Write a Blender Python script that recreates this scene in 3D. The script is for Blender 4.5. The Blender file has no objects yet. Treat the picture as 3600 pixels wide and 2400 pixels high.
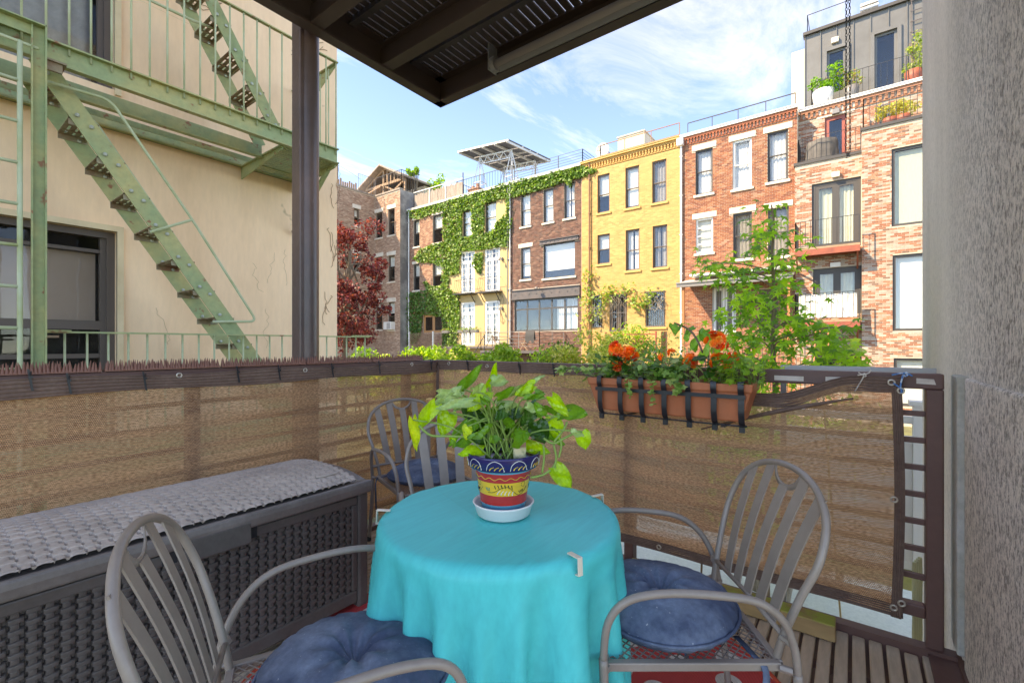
import bpy, math, random
import numpy as np
from mathutils import Vector, Matrix
random.seed(7); RNG = np.random.default_rng(7)
PI = math.pi
SC = bpy.context.scene
COL = SC.collection

# ------------------------------------------------------------------ camera
EYE = 1.25
cam_d = bpy.data.cameras.new('camera'); cam = bpy.data.objects.new('camera', cam_d); COL.objects.link(cam)
cam_d.sensor_width = 36.0; cam_d.lens = 16.0; cam_d.clip_start = 0.05; cam_d.clip_end = 600
cam_d.shift_y = 12.0/3600.0
cam.location = (0, 0, EYE)
cam.rotation_euler = (math.radians(90), 0, math.atan2(0.6, 0.8) - math.radians(90))
SC.camera = cam

# ------------------------------------------------------------------ light
SUN_DIR = Vector((-0.50, 0.46, 0.66)).normalized()          # towards the sun
sun_d = bpy.data.lights.new('sun', 'SUN'); sun_d.energy = 2.0; sun_d.angle = math.radians(0.5); sun_d.color = (1.0, 0.95, 0.87)
sun = bpy.data.objects.new('sun', sun_d); COL.objects.link(sun); sun.location = (-20, 20, 40)
sun.rotation_euler = SUN_DIR.to_track_quat('Z', 'Y').to_euler()
W = bpy.data.worlds.new('World'); SC.world = W; W.use_nodes = True
nt = W.node_tree; nt.nodes.clear()
def wn(t, **kw):
    n = nt.nodes.new(t)
    for k, v in kw.items(): setattr(n, k, v)
    return n
sky = wn('ShaderNodeTexSky', sky_type='NISHITA', sun_disc=False)
sky.sun_elevation = math.asin(SUN_DIR.z); sky.sun_rotation = math.atan2(SUN_DIR.x, SUN_DIR.y)
sky.air_density = 0.55; sky.dust_density = 0.0; sky.ozone_density = 7.0
tc = wn('ShaderNodeTexCoord')
sep = wn('ShaderNodeSeparateXYZ'); nt.links.new(tc.outputs['Generated'], sep.inputs[0])
zz = wn('ShaderNodeMath', operation='MAXIMUM'); zz.inputs[1].default_value = 0.12; nt.links.new(sep.outputs['Z'], zz.inputs[0])
dx = wn('ShaderNodeMath', operation='DIVIDE'); nt.links.new(sep.outputs['X'], dx.inputs[0]); nt.links.new(zz.outputs[0], dx.inputs[1])
dy = wn('ShaderNodeMath', operation='DIVIDE'); nt.links.new(sep.outputs['Y'], dy.inputs[0]); nt.links.new(zz.outputs[0], dy.inputs[1])
cmb = wn('ShaderNodeCombineXYZ'); nt.links.new(dx.outputs[0], cmb.inputs['X']); nt.links.new(dy.outputs[0], cmb.inputs['Y'])
mp = wn('ShaderNodeMapping'); mp.inputs['Scale'].default_value = (0.42, 1.25, 1); mp.inputs['Rotation'].default_value = (0, 0, 0.75)
mp.inputs['Location'].default_value = (2.9, 1.2, 0)
nt.links.new(cmb.outputs[0], mp.inputs['Vector'])
n1 = wn('ShaderNodeTexNoise'); n1.inputs['Scale'].default_value = 1.15; n1.inputs['Detail'].default_value = 10; n1.inputs['Roughness'].default_value = 0.68
n1.inputs['Distortion'].default_value = 0.7
nt.links.new(mp.outputs[0], n1.inputs['Vector'])
rmp = wn('ShaderNodeValToRGB'); rmp.color_ramp.elements[0].position = 0.47; rmp.color_ramp.elements[1].position = 0.95
nt.links.new(n1.outputs['Fac'], rmp.inputs['Fac'])
hz = wn('ShaderNodeMapRange'); hz.inputs['From Min'].default_value = 0.0; hz.inputs['From Max'].default_value = 0.55
hz.inputs['To Min'].default_value = 0.07; hz.inputs['To Max'].default_value = 0.0
nt.links.new(sep.outputs['Z'], hz.inputs['Value'])
mxf = wn('ShaderNodeMath', operation='ADD'); mxf.use_clamp = True
nt.links.new(rmp.outputs['Color'], mxf.inputs[0]); nt.links.new(hz.outputs[0], mxf.inputs[1])
mf2 = wn('ShaderNodeMath', operation='MULTIPLY'); mf2.inputs[1].default_value = 0.40; nt.links.new(mxf.outputs[0], mf2.inputs[0])
mixc = wn('ShaderNodeMixRGB'); mixc.inputs['Color2'].default_value = (5.6, 5.35, 5.1, 1)
nt.links.new(mf2.outputs[0], mixc.inputs['Fac']); nt.links.new(sky.outputs[0], mixc.inputs['Color1'])
bg = wn('ShaderNodeBackground'); bg.inputs['Strength'].default_value = 0.145
nt.links.new(mixc.outputs[0], bg.inputs['Color'])
wo = wn('ShaderNodeOutputWorld'); nt.links.new(bg.outputs[0], wo.inputs['Surface'])
SC.view_settings.view_transform = 'Standard'; SC.view_settings.look = 'None'
SC.view_settings.gamma = 1.0; SC.view_settings.exposure = 2.5; SC.view_settings.use_curve_mapping = False
SC.view_settings.use_white_balance = True; SC.view_settings.white_balance_temperature = 10000; SC.view_settings.white_balance_tint = 12
SC.render.engine = 'CYCLES'
cy = SC.cycles; cy.use_denoising = True; cy.max_bounces = 10; cy.diffuse_bounces = 6; cy.transparent_max_bounces = 24; cy.glossy_bounces = 4
cy.use_adaptive_sampling = True; cy.sample_clamp_indirect = 6

# ------------------------------------------------------------------ picture rays onto real planes (used to measure places)
def ray(px, py):
    r = (px-1800)/1600.0
    return Vector((0.6*r+0.8, -0.8*r+0.6, (1212-py)/1600.0))
def onX(px, py, X): d = ray(px, py); return Vector((0, 0, EYE)) + d*(X/d.x)
def onY(px, py, Y): d = ray(px, py); return Vector((0, 0, EYE)) + d*(Y/d.y)
def onZ(px, py, Z): d = ray(px, py); return Vector((0, 0, EYE)) + d*((Z-EYE)/d.z)
def atD(px, py, D): return Vector((0, 0, EYE)) + ray(px, py)*D

# ------------------------------------------------------------------ materials
def nodes_of(name):
    m = bpy.data.materials.new(name); m.use_nodes = True
    t = m.node_tree; t.nodes.clear()
    out = t.nodes.new('ShaderNodeOutputMaterial'); b = t.nodes.new('ShaderNodeBsdfPrincipled')
    t.links.new(b.outputs[0], out.inputs['Surface'])
    return m, t, b, out
def tex(t, kind, scale, detail=4, rough=0.6, coord='Object', stretch=(1, 1, 1)):
    c = t.nodes.new('ShaderNodeTexCoord'); mpn = t.nodes.new('ShaderNodeMapping'); mpn.inputs['Scale'].default_value = stretch
    t.links.new(c.outputs[coord], mpn.inputs['Vector'])
    if kind == 'noise':
        n = t.nodes.new('ShaderNodeTexNoise'); n.inputs['Scale'].default_value = scale; n.inputs['Detail'].default_value = detail; n.inputs['Roughness'].default_value = rough
    elif kind == 'voronoi':
        n = t.nodes.new('ShaderNodeTexVoronoi'); n.inputs['Scale'].default_value = scale
    elif kind == 'wave':
        n = t.nodes.new('ShaderNodeTexWave'); n.inputs['Scale'].default_value = scale; n.inputs['Detail'].default_value = detail
    t.links.new(mpn.outputs[0], n.inputs['Vector'])
    return n
def ramp(t, src, p0, p1, c0=(0, 0, 0, 1), c1=(1, 1, 1, 1)):
    r = t.nodes.new('ShaderNodeValToRGB'); r.color_ramp.elements[0].position = p0; r.color_ramp.elements[1].position = p1
    r.color_ramp.elements[0].color = c0; r.color_ramp.elements[1].color = c1
    t.links.new(src, r.inputs['Fac']); return r
def mixrgb(t, fac, a, b, mode='MIX'):
    n = t.nodes.new('ShaderNodeMixRGB'); n.blend_type = mode
    for sock, v in ((n.inputs['Fac'], fac), (n.inputs['Color1'], a), (n.inputs['Color2'], b)):
        if hasattr(v, 'is_output'): t.links.new(v, sock)
        elif isinstance(v, (int, float)): sock.default_value = v
        else: sock.default_value = (*v[:3], 1)
    return n.outputs[0]
def mat(name, c, rough=0.6, c2=None, sc=3.0, p=(0.35, 0.7), fine=0.0, fsc=60, bump=0.0, bsc=80, metal=0.0, stretch=(1, 1, 1), spec=0.5, spots=None, dist=0.01, attr=False):
    """base colour with wear c2 in patches, fine grain, a bump; spots=(colour, scale, threshold)"""
    m, t, b, out = nodes_of(name)
    b.inputs['Roughness'].default_value = rough; b.inputs['Metallic'].default_value = metal; b.inputs['Specular IOR Level'].default_value = spec
    if attr:
        a = t.nodes.new('ShaderNodeAttribute'); a.attribute_name = 'Col'; colr = a.outputs['Color']
        if c is not None: colr = mixrgb(t, 1.0, colr, c, 'MULTIPLY')
    else: colr = None
    base = colr if colr is not None else c
    if c2 is not None:
        n = tex(t, 'noise', sc, 6, 0.65, stretch=stretch); r = ramp(t, n.outputs['Fac'], *p)
        base = mixrgb(t, r.outputs['Color'], base, c2)
    if spots:
        v = tex(t, 'noise', spots[1], 3, 0.7); r = ramp(t, v.outputs['Fac'], spots[2], spots[2]+0.06)
        base = mixrgb(t, r.outputs['Color'], base, spots[0])
    if fine:
        n = tex(t, 'noise', fsc, 3, 0.7, stretch=stretch); r = ramp(t, n.outputs['Fac'], 0.25, 0.75, (1-fine,)*3+(1,), (1+fine,)*3+(1,))
        base = mixrgb(t, 1.0, base, r.outputs['Color'], 'MULTIPLY')
    if hasattr(base, 'is_output'): t.links.new(base, b.inputs['Base Color'])
    else: b.inputs['Base Color'].default_value = (*base[:3], 1)
    if bump:
        n = tex(t, 'noise', bsc, 4, 0.65, stretch=stretch); bp = t.nodes.new('ShaderNodeBump'); bp.inputs['Strength'].default_value = bump; bp.inputs['Distance'].default_value = dist
        t.links.new(n.outputs['Fac'], bp.inputs['Height']); t.links.new(bp.outputs[0], b.inputs['Normal'])
    return m
def leafmat(name, gain=(1, 1, 1), trans=0.45, rough=0.45, veins=False):
    m, t, b, out = nodes_of(name)
    a = t.nodes.new('ShaderNodeAttribute'); a.attribute_name = 'Col'
    colr = mixrgb(t, 1.0, a.outputs['Color'], gain, 'MULTIPLY')
    if veins:
        n = tex(t, 'noise', 26, 5, 0.7, stretch=(1, 1, 1)); r = ramp(t, n.outputs['Fac'], 0.3, 0.75, (0.7, 0.75, 0.6, 1), (1.35, 1.25, 1.3, 1))
        colr = mixrgb(t, 1.0, colr, r.outputs['Color'], 'MULTIPLY')
    t.links.new(colr, b.inputs['Base Color']); b.inputs['Roughness'].default_value = rough
    tr = t.nodes.new('ShaderNodeBsdfTranslucent'); t.links.new(mixrgb(t, 1.0, colr, (1.5, 1.6, 0.7), 'MULTIPLY'), tr.inputs['Color'])
    ms = t.nodes.new('ShaderNodeMixShader'); ms.inputs[0].default_value = trans
    t.links.new(b.outputs[0], ms.inputs[1]); t.links.new(tr.outputs[0], ms.inputs[2]); t.links.new(ms.outputs[0], out.inputs['Surface'])
    return m
def glassmat(name, tint=(0.96, 0.97, 0.97), solid=0.03, base=(0.03, 0.035, 0.04), refl=1.0):
    """window glass: clear, with a mirror that grows at grazing angles, and a little dirt"""
    m, t, b, out = nodes_of(name)
    tr = t.nodes.new('ShaderNodeBsdfTransparent'); tr.inputs['Color'].default_value = (*tint, 1)
    gl = t.nodes.new('ShaderNodeBsdfGlossy'); gl.inputs['Roughness'].default_value = 0.02
    n = tex(t, 'noise', 1.2, 2, 0.5); bp = t.nodes.new('ShaderNodeBump'); bp.inputs['Strength'].default_value = 0.12; bp.inputs['Distance'].default_value = 0.05
    t.links.new(n.outputs['Fac'], bp.inputs['Height']); t.links.new(bp.outputs[0], gl.inputs['Normal'])
    lw = t.nodes.new('ShaderNodeLayerWeight'); lw.inputs['Blend'].default_value = 0.5
    pw = t.nodes.new('ShaderNodeMath'); pw.operation = 'POWER'; pw.inputs[1].default_value = 3.0; t.links.new(lw.outputs['Facing'], pw.inputs[0])
    fr = t.nodes.new('ShaderNodeMath'); fr.operation = 'MULTIPLY_ADD'; fr.inputs[1].default_value = 0.8*refl; fr.inputs[2].default_value = 0.07*refl; t.links.new(pw.outputs[0], fr.inputs[0])
    m1 = t.nodes.new('ShaderNodeMixShader'); t.links.new(fr.outputs[0], m1.inputs[0]); t.links.new(tr.outputs[0], m1.inputs[1]); t.links.new(gl.outputs[0], m1.inputs[2])
    df = t.nodes.new('ShaderNodeBsdfDiffuse'); df.inputs['Color'].default_value = (*base, 1)
    m2 = t.nodes.new('ShaderNodeMixShader'); m2.inputs[0].default_value = solid
    t.links.new(m1.outputs[0], m2.inputs[1]); t.links.new(df.outputs[0], m2.inputs[2]); t.links.new(m2.outputs[0], out.inputs['Surface'])
    return m

# ------------------------------------------------------------------ mesh builder
class MB:
    def __init__(s): s.v = []; s.f = []; s.mi = []; s.c = []; s.m = 0; s.col = (1, 1, 1)
    def add(s, vs, fs):
        k = len(s.v); s.v.extend([tuple(p) for p in vs])
        for f in fs: s.f.append(tuple(i+k for i in f)); s.mi.append(s.m); s.c.append(s.col)
    def quad(s, a, b, c, d): s.add((a, b, c, d), ((0, 1, 2, 3),))
    def box(s, x0, x1, y0, y1, z0, z1):
        s.add([(x0, y0, z0), (x1, y0, z0), (x1, y1, z0), (x0, y1, z0), (x0, y0, z1), (x1, y0, z1), (x1, y1, z1), (x0, y1, z1)],
              [(0, 3, 2, 1), (4, 5, 6, 7), (0, 1, 5, 4), (1, 2, 6, 5), (2, 3, 7, 6), (3, 0, 4, 7)])
    def obox(s, c, a, b, d):
        c, a, b, d = Vector(c), Vector(a), Vector(b), Vector(d)
        P = [c-a-b-d, c+a-b-d, c+a+b-d, c-a+b-d, c-a-b+d, c+a-b+d, c+a+b+d, c-a+b+d]
        s.add(P, [(0, 3, 2, 1), (4, 5, 6, 7), (0, 1, 5, 4), (1, 2, 6, 5), (2, 3, 7, 6), (3, 0, 4, 7)])
    def bar(s, p, q, w, h, up=(0, 0, 1)):
        p, q = Vector(p), Vector(q); a = (q-p); L = a.length
        if L < 1e-6: return
        a /= L; side = a.cross(Vector(up))
        if side.length < 1e-4: side = a.cross(Vector((1, 0, 0)))
        side.normalize(); u = side.cross(a)
        s.obox((p+q)/2, a*L/2, side*w/2, u*h/2)
    def tube(s, pts, r, seg=8, closed=False, cap=True):
        pts = [Vector(p) for p in pts]; n = len(pts)
        rs = r if isinstance(r, (list, tuple)) else [r]*n
        tan = []
        for i in range(n):
            if closed: t_ = pts[(i+1) % n]-pts[i-1]
            else: t_ = pts[min(i+1, n-1)]-pts[max(i-1, 0)]
            if t_.length < 1e-9: t_ = Vector((0, 0, 1))
            tan.append(t_.normalized())
        ref = Vector((0, 0, 1)) if abs(tan[0].z) < 0.9 else Vector((1, 0, 0))
        u = tan[0].cross(ref).normalized(); vs = []
        for i in range(n):
            u = (u - tan[i]*u.dot(tan[i]))
            if u.length < 1e-6: u = tan[i].orthogonal()
            u.normalize(); w = tan[i].cross(u)
            for k in range(seg):
                a = 2*PI*k/seg; vs.append(pts[i] + (u*math.cos(a)+w*math.sin(a))*rs[i])
        fs = []
        for i in range(n if closed else n-1):
            j = (i+1) % n
            for k in range(seg): fs.append((i*seg+k, i*seg+(k+1) % seg, j*seg+(k+1) % seg, j*seg+k))
        if cap and not closed: fs.append(tuple(range(seg-1, -1, -1))); fs.append(tuple((n-1)*seg+k for k in range(seg)))
        s.add(vs, fs)
    def lathe(s, prof, c=(0, 0, 0), seg=32, cols=None):
        cx, cy_, cz = c; vs = []
        for r, z in prof:
            for k in range(seg): a = 2*PI*k/seg; vs.append((cx+r*math.cos(a), cy_+r*math.sin(a), cz+z))
        k0 = len(s.v); s.v.extend(vs)
        for i in range(len(prof)-1):
            if cols: s.col = cols[i]
            for k in range(seg):
                s.f.append((k0+i*seg+k, k0+i*seg+(k+1) % seg, k0+(i+1)*seg+(k+1) % seg, k0+(i+1)*seg+k)); s.mi.append(s.m); s.c.append(s.col)
    def prism(s, poly, vec):
        n = len(poly); vec = Vector(vec); a = [Vector(p) for p in poly]; b = [p+vec for p in a]
        s.add(a+b, [tuple(range(n-1, -1, -1)), tuple(range(n, 2*n))] + [(i, (i+1) % n, n+(i+1) % n, n+i) for i in range(n)])
    def grid(s, P):                                         # P[i][j] -> points
        ni, nj = len(P), len(P[0]); k0 = len(s.v)
        for row in P: s.v.extend([tuple(p) for p in row])
        for i in range(ni-1):
            for j in range(nj-1):
                s.f.append((k0+i*nj+j, k0+i*nj+j+1, k0+(i+1)*nj+j+1, k0+(i+1)*nj+j)); s.mi.append(s.m); s.c.append(s.col)
    def blob(s, c, r, seg=10, rings=6, sq=(1, 1, 1)):
        prof = [(max(1e-4, math.sin(PI*i/rings)), -math.cos(PI*i/rings)) for i in range(rings+1)]
        vs = []; c = Vector(c)
        for rr, z in prof:
            for k in range(seg): a = 2*PI*k/seg; vs.append((c.x+r*sq[0]*rr*math.cos(a), c.y+r*sq[1]*rr*math.sin(a), c.z+r*sq[2]*z))
        s.add(vs, [(i*seg+k, i*seg+(k+1) % seg, (i+1)*seg+(k+1) % seg, (i+1)*seg+k) for i in range(rings) for k in range(seg)])
    def mesh(s, name, mats, smooth=False, colour=False):
        me = bpy.data.meshes.new(name); me.from_pydata(s.v, [], s.f)
        for m_ in (mats if isinstance(mats, (list, tuple)) else [mats]): me.materials.append(m_)
        if len(me.materials) > 1: me.polygons.foreach_set('material_index', s.mi)
        if smooth: me.polygons.foreach_set('use_smooth', [True]*len(s.f))
        if colour:
            at = me.attributes.new('Col', 'FLOAT_COLOR', 'FACE'); a = np.ones((len(s.f), 4), dtype=np.float32); a[:, :3] = np.array(s.c)
            at.data.foreach_set('color', a.ravel())
        me.update(); return me
    def build(s, name, mats, parent=None, smooth=False, colour=False, bevel=0):
        o = bpy.data.objects.new(name, s.mesh(name, mats, smooth, colour)); COL.objects.link(o); adopt(o, parent)
        if bevel:
            b = o.modifiers.new('bevel', 'BEVEL'); b.width = bevel; b.segments = 2; b.limit_method = 'ANGLE'
        return o
def adopt(o, parent):
    if parent is not None:
        o.parent = parent
        if parent.type == 'EMPTY': o.matrix_parent_inverse = Matrix.Translation(-Vector(parent.location))
def tag(o, label=None, cat=None, group=None, kind=None):
    if label: o['label'] = label
    if cat: o['category'] = cat
    if group: o['group'] = group
    if kind: o['kind'] = kind
    return o
def thing(name, label, cat, loc=(0, 0, 0), group=None):
    o = bpy.data.objects.new(name, None); COL.objects.link(o); o.location = loc; o.empty_display_size = 0.2
    return tag(o, label, cat, group)
def inst(name, me, parent=None, mw=None):
    o = bpy.data.objects.new(name, me); COL.objects.link(o); adopt(o, parent)
    if mw is not None: o.matrix_basis = mw
    return o
def smoothpath(pts, n=6, closed=False):
    P = [Vector(p) for p in pts]; out = []; N = len(P)
    for i in range(N if closed else N-1):
        if closed: p0, p1, p2, p3 = P[i-1], P[i], P[(i+1) % N], P[(i+2) % N]
        else: p0, p1, p2, p3 = P[max(i-1, 0)], P[i], P[i+1], P[min(i+2, N-1)]
        for k in range(n):
            t_ = k/n
            out.append(0.5*((2*p1)+(p2-p0)*t_+(2*p0-5*p1+4*p2-p3)*t_*t_+(-p0+3*p1-3*p2+p3)*t_**3))
    if not closed: out.append(P[-1])
    return out
class Frame:
    """a wall plane: u runs along the wall, z up, n out of the wall"""
    def __init__(s, kind, c): s.kind = kind; s.c = c
    def P(s, u, z, n=0.0):
        if s.kind == 'X': return Vector((s.c-n, u, z))       # faces -X
        return Vector((u, s.c-n, z))                          # faces -Y
    def at(s, px, py):
        p = onX(px, py, s.c) if s.kind == 'X' else onY(px, py, s.c)
        return (p.y if s.kind == 'X' else p.x), p.z
    def box(s, mb, u0, u1, z0, z1, n0, n1):
        a = s.P(u0, z0, n0); b = s.P(u1, z1, n1)
        mb.box(min(a.x, b.x), max(a.x, b.x), min(a.y, b.y), max(a.y, b.y), min(a.z, b.z), max(a.z, b.z))
    def rect(s, x0, x1, yt, yb):                              # picture rectangle (tops measured at its middle) -> u0,u1,z0,z1
        xm = (x0+x1)/2; u0 = s.at(x0, yt)[0]; u1 = s.at(x1, yt)[0]
        return (min(u0, u1), max(u0, u1), s.at(xm, yb)[1], s.at(xm, yt)[1])

# ------------------------------------------------------------------ leaves
def leaf_cloud(P, size, cols, name, m, parent=None, up=0.5, aspect=0.7, facing=None, face_w=0.0):
    """P (n,3): one folded leaf per point as real faces; cols (n,3)"""
    n = len(P); P = np.asarray(P, float)
    nrm = RNG.normal(size=(n, 3)); nrm[:, 2] += up*1.5
    if facing is not None: nrm += np.asarray(facing)*face_w
    nrm /= np.linalg.norm(nrm, axis=1)[:, None]
    a = RNG.normal(size=(n, 3)); a[:, 2] -= 0.5; a -= nrm*(a*nrm).sum(1)[:, None]; a /= np.linalg.norm(a, axis=1)[:, None]
    b = np.cross(nrm, a); L = (np.asarray(size)*RNG.uniform(0.65, 1.3, n))[:, None]
    v = np.empty((n, 4, 3)); v[:, 0] = P-a*L*0.5; v[:, 1] = P+b*L*aspect*0.5+nrm*L*0.12; v[:, 2] = P+a*L*0.5; v[:, 3] = P-b*L*aspect*0.5+nrm*L*0.12
    me = bpy.data.meshes.new(name); me.vertices.add(4*n); me.vertices.foreach_set('co', v.reshape(-1))
    tri = np.array([[0, 1, 2], [0, 2, 3]]); idx = (np.arange(n)[:, None, None]*4+tri).reshape(-1)
    me.loops.add(6*n); me.loops.foreach_set('vertex_index', idx.astype(np.int32)); me.polygons.add(2*n)
    me.polygons.foreach_set('loop_start', np.arange(0, 6*n, 3, dtype=np.int32))
    me.polygons.foreach_set('loop_total', np.full(2*n, 3, dtype=np.int32))
    me.materials.append(m)
    at = me.attributes.new('Col', 'FLOAT_COLOR', 'FACE'); c = np.ones((n, 2, 4), dtype=np.float32); c[:, :, :3] = np.asarray(cols)[:, None, :]
    at.data.foreach_set('color', c.ravel()); me.update(calc_edges=True)
    o = bpy.data.objects.new(name, me); COL.objects.link(o); adopt(o, parent); return o
def jitter_cols(n, palette, w=None, amt=0.2):
    pal = np.asarray(palette, float); k = RNG.choice(len(pal), n, p=w)
    return np.clip(pal[k]*RNG.uniform(1-amt, 1+amt, (n, 1)), 0, 1)
def clumps(centers, radii, per, squash=(1, 1, 1)):
    out = []
    for c, r in zip(centers, radii):
        d = RNG.normal(size=(per, 3)); d /= np.linalg.norm(d, axis=1)[:, None]
        out.append(np.asarray(c)+d*(r*RNG.uniform(0.35, 1.0, (per, 1))**0.6)*np.asarray(squash))
    return np.concatenate(out)
# ================================================================== MATERIALS OF THE SETTING
M = {}
M['soil'] = mat('soil', (0.10, 0.09, 0.05), 0.9, (0.16, 0.17, 0.07), 0.7, fine=0.3, fsc=8, bump=0.4, bsc=6, dist=0.05)
M['patio'] = mat('patio_concrete', (0.62, 0.62, 0.52), 0.85, (0.50, 0.52, 0.40), 0.9, fine=0.12, fsc=30)
M['dark_room'] = mat('dark_room', (0.035, 0.033, 0.03), 0.9)  # shade of the unlit rooms behind the windows, put into a near-black colour
M['mortar_light'] = mat('mortar_light', (0.50, 0.42, 0.33), 0.9, fine=0.15, fsc=9)
M['mortar_tan'] = mat('mortar_tan', (0.50, 0.40, 0.31), 0.9, fine=0.15, fsc=9)
M['mortar_dark'] = mat('mortar_dark', (0.44, 0.37, 0.30), 0.9, fine=0.15, fsc=9)
M['brick'] = mat('brick', (0.82, 0.81, 0.80), 0.85, (0.15, 0.10, 0.075), 0.32, (0.55, 1.0), stretch=(1, 1, 0.3), fine=0.2, fsc=14, attr=True, bump=0.2, bsc=60, dist=0.004)
M['brick_worn'] = mat('brick_worn', None, 0.85, (0.60, 0.50, 0.42), 0.55, (0.55, 0.85), fine=0.2, fsc=14, attr=True)
M['yellow_paint'] = mat('yellow_masonry_paint', (0.62, 0.385, 0.13), 0.7, (0.46, 0.28, 0.09), 0.5, (0.4, 0.8), fine=0.1, fsc=12, stretch=(1, 1, 0.4))
M['brick_yellow'] = mat('yellow_brick', (0.82, 0.69, 0.62), 0.7, (0.46, 0.29, 0.10), 0.35, (0.45, 0.8), fine=0.1, fsc=9, attr=True)
M['stucco'] = mat('ochre_stucco', (0.50, 0.36, 0.18), 0.85, (0.50, 0.36, 0.18), 0.6, fine=0.12, fsc=14, bump=0.2, bsc=20)
M['stone'] = mat('pale_stone', (0.70, 0.64, 0.54), 0.8, (0.52, 0.45, 0.36), 1.6, (0.45, 0.8), fine=0.12, fsc=14, bump=0.15, bsc=20)
M['gutter'] = mat('white_gutter', (0.72, 0.71, 0.69), 0.5, (0.55, 0.52, 0.48), 1.5, (0.5, 0.8))
M['flat_roof'] = mat('flat_roof', (0.30, 0.29, 0.28), 0.9)
M['grey_side'] = mat('grey_render', (0.40, 0.38, 0.35), 0.9, (0.17, 0.16, 0.155), 0.8, (0.35, 0.6), bump=0.4, bsc=5, dist=0.05)
M['frame_dark'] = mat('dark_window_frame', (0.06, 0.055, 0.05), 0.5)
M['frame_brown'] = mat('brown_window_frame', (0.12, 0.085, 0.06), 0.55)
M['frame_white'] = mat('white_window_frame', (0.78, 0.77, 0.74), 0.5)
M['frame_red'] = mat('red_wood_frame', (0.30, 0.075, 0.05), 0.5)
M['frame_wood'] = mat('orange_wood_frame', (0.42, 0.20, 0.08), 0.5)
M['glass'] = glassmat('window_glass', refl=0.7)
M['glass_dull'] = glassmat('dull_window_glass', refl=0.3)
M['glass_sky'] = glassmat('window_glass_bright', solid=0.02, refl=0.8)
M['curtain'] = mat('white_curtain', (0.74, 0.72, 0.68), 0.9, fine=0.08, fsc=5, stretch=(1, 6, 0.6))
M['curtain_cream'] = mat('cream_curtain', (0.66, 0.64, 0.45), 0.9, fine=0.1, fsc=5, stretch=(1, 6, 0.6))
M['curtain_grey'] = mat('grey_curtain', (0.34, 0.31, 0.27), 0.9, fine=0.2, fsc=9)
M['blind'] = mat('pale_blind', (0.80, 0.80, 0.74), 0.9)
M['iron'] = mat('black_iron', (0.03, 0.03, 0.032), 0.5)
M['steel_beam'] = mat('dark_steel_beam', (0.07, 0.065, 0.065), 0.5, (0.13, 0.10, 0.09), 3)
M['redsteel'] = mat('red_primer_steel', (0.34, 0.09, 0.05), 0.6, (0.22, 0.06, 0.04), 3)
M['zinc'] = mat('grey_zinc_panel', (0.125, 0.123, 0.115), 0.45, (0.16, 0.158, 0.15), 1.2, metal=0.2)
M['rail_grey'] = mat('grey_railing', (0.22, 0.21, 0.20), 0.5, metal=0.3)
M['wood_grey'] = mat('weathered_wood', (0.36, 0.30, 0.25), 0.85, (0.24, 0.19, 0.15), 3, fine=0.2, fsc=10, stretch=(1, 1, 0.2))
M['wood_tan'] = mat('tan_timber', (0.38, 0.25, 0.16), 0.8, (0.28, 0.18, 0.11), 2, fine=0.15, fsc=10)
M['wood_orange'] = mat('stained_timber', (0.42, 0.16, 0.06), 0.6)
M['galv'] = mat('galvanised_steel', (0.62, 0.62, 0.60), 0.45, (0.50, 0.50, 0.48), 5, metal=0.3)
M['solar_back'] = mat('solar_panel_back', (0.10, 0.11, 0.13), 0.4)
M['solar_face'] = mat('solar_panel_face', (0.02, 0.025, 0.05), 0.15)
M['white_plastic'] = mat('white_plastic', (0.74, 0.73, 0.70), 0.45)
M['cream_block'] = mat('cream_bulkhead', (0.62, 0.55, 0.44), 0.8, (0.52, 0.45, 0.35), 1.0)
M['copper_pipe'] = mat('brown_downpipe', (0.22, 0.11, 0.06), 0.5)
M['bark'] = mat('bark', (0.16, 0.12, 0.08), 0.9, (0.26, 0.21, 0.15), 9, fine=0.25, fsc=30, bump=0.4, bsc=30)
M['leaf'] = leafmat('green_foliage', gain=(1.25, 1.2, 1.0))
M['leaf_far'] = leafmat('ivy_foliage', trans=0.35, rough=0.5)
M['leaf_red'] = leafmat('purple_foliage', trans=0.3, rough=0.5)

# ================================================================== GROUND
mb = MB(); mb.quad((-300, -300, -1.9), (300, -300, -1.9), (300, 300, -1.9), (-300, 300, -1.9))
g = mb.build('ground', M['soil']); tag(g, 'brown garden soil below the row of houses', kind='structure')
mb = MB(); mb.box(-0.6, 7.6, -6, 2.9, -1.95, -1.62)
o = mb.build('patio', M['patio'], bevel=0.02); tag(o, 'pale concrete patio under the wooden deck', kind='structure')

# ================================================================== HOUSE BUILDERS
def Z1(x, y): return 1150+x*0.5102, 500+y*0.5102
def Z2(x, y): return 1950+x*0.574, 450+y*0.574
def Z3(x, y): return 2700+x*0.574, 450+y*0.574
def Z4(x, y): return 2300+x*0.5527, y*0.5527
def rc(fr, Z, x0, x1, yt, yb):
    a = Z(x0, yt); b = Z(x1, yb); return fr.rect(a[0], b[0], a[1], b[1])
def cells(u0, u1, z0, z1, ops):
    us = sorted({u0, u1, *[min(max(o_[i], u0), u1) for o_ in ops for i in (0, 1)]}); zs = sorted({z0, z1, *[min(max(o_[i], z0), z1) for o_ in ops for i in (2, 3)]})
    for a, b in zip(us, us[1:]):
        for c, d in zip(zs, zs[1:]):
            um, zm = (a+b)/2, (c+d)/2
            if b-a > 1e-5 and d-c > 1e-5 and not any(o_[0] < um < o_[1] and o_[2] < zm < o_[3] for o_ in ops): yield a, b, c, d
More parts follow.
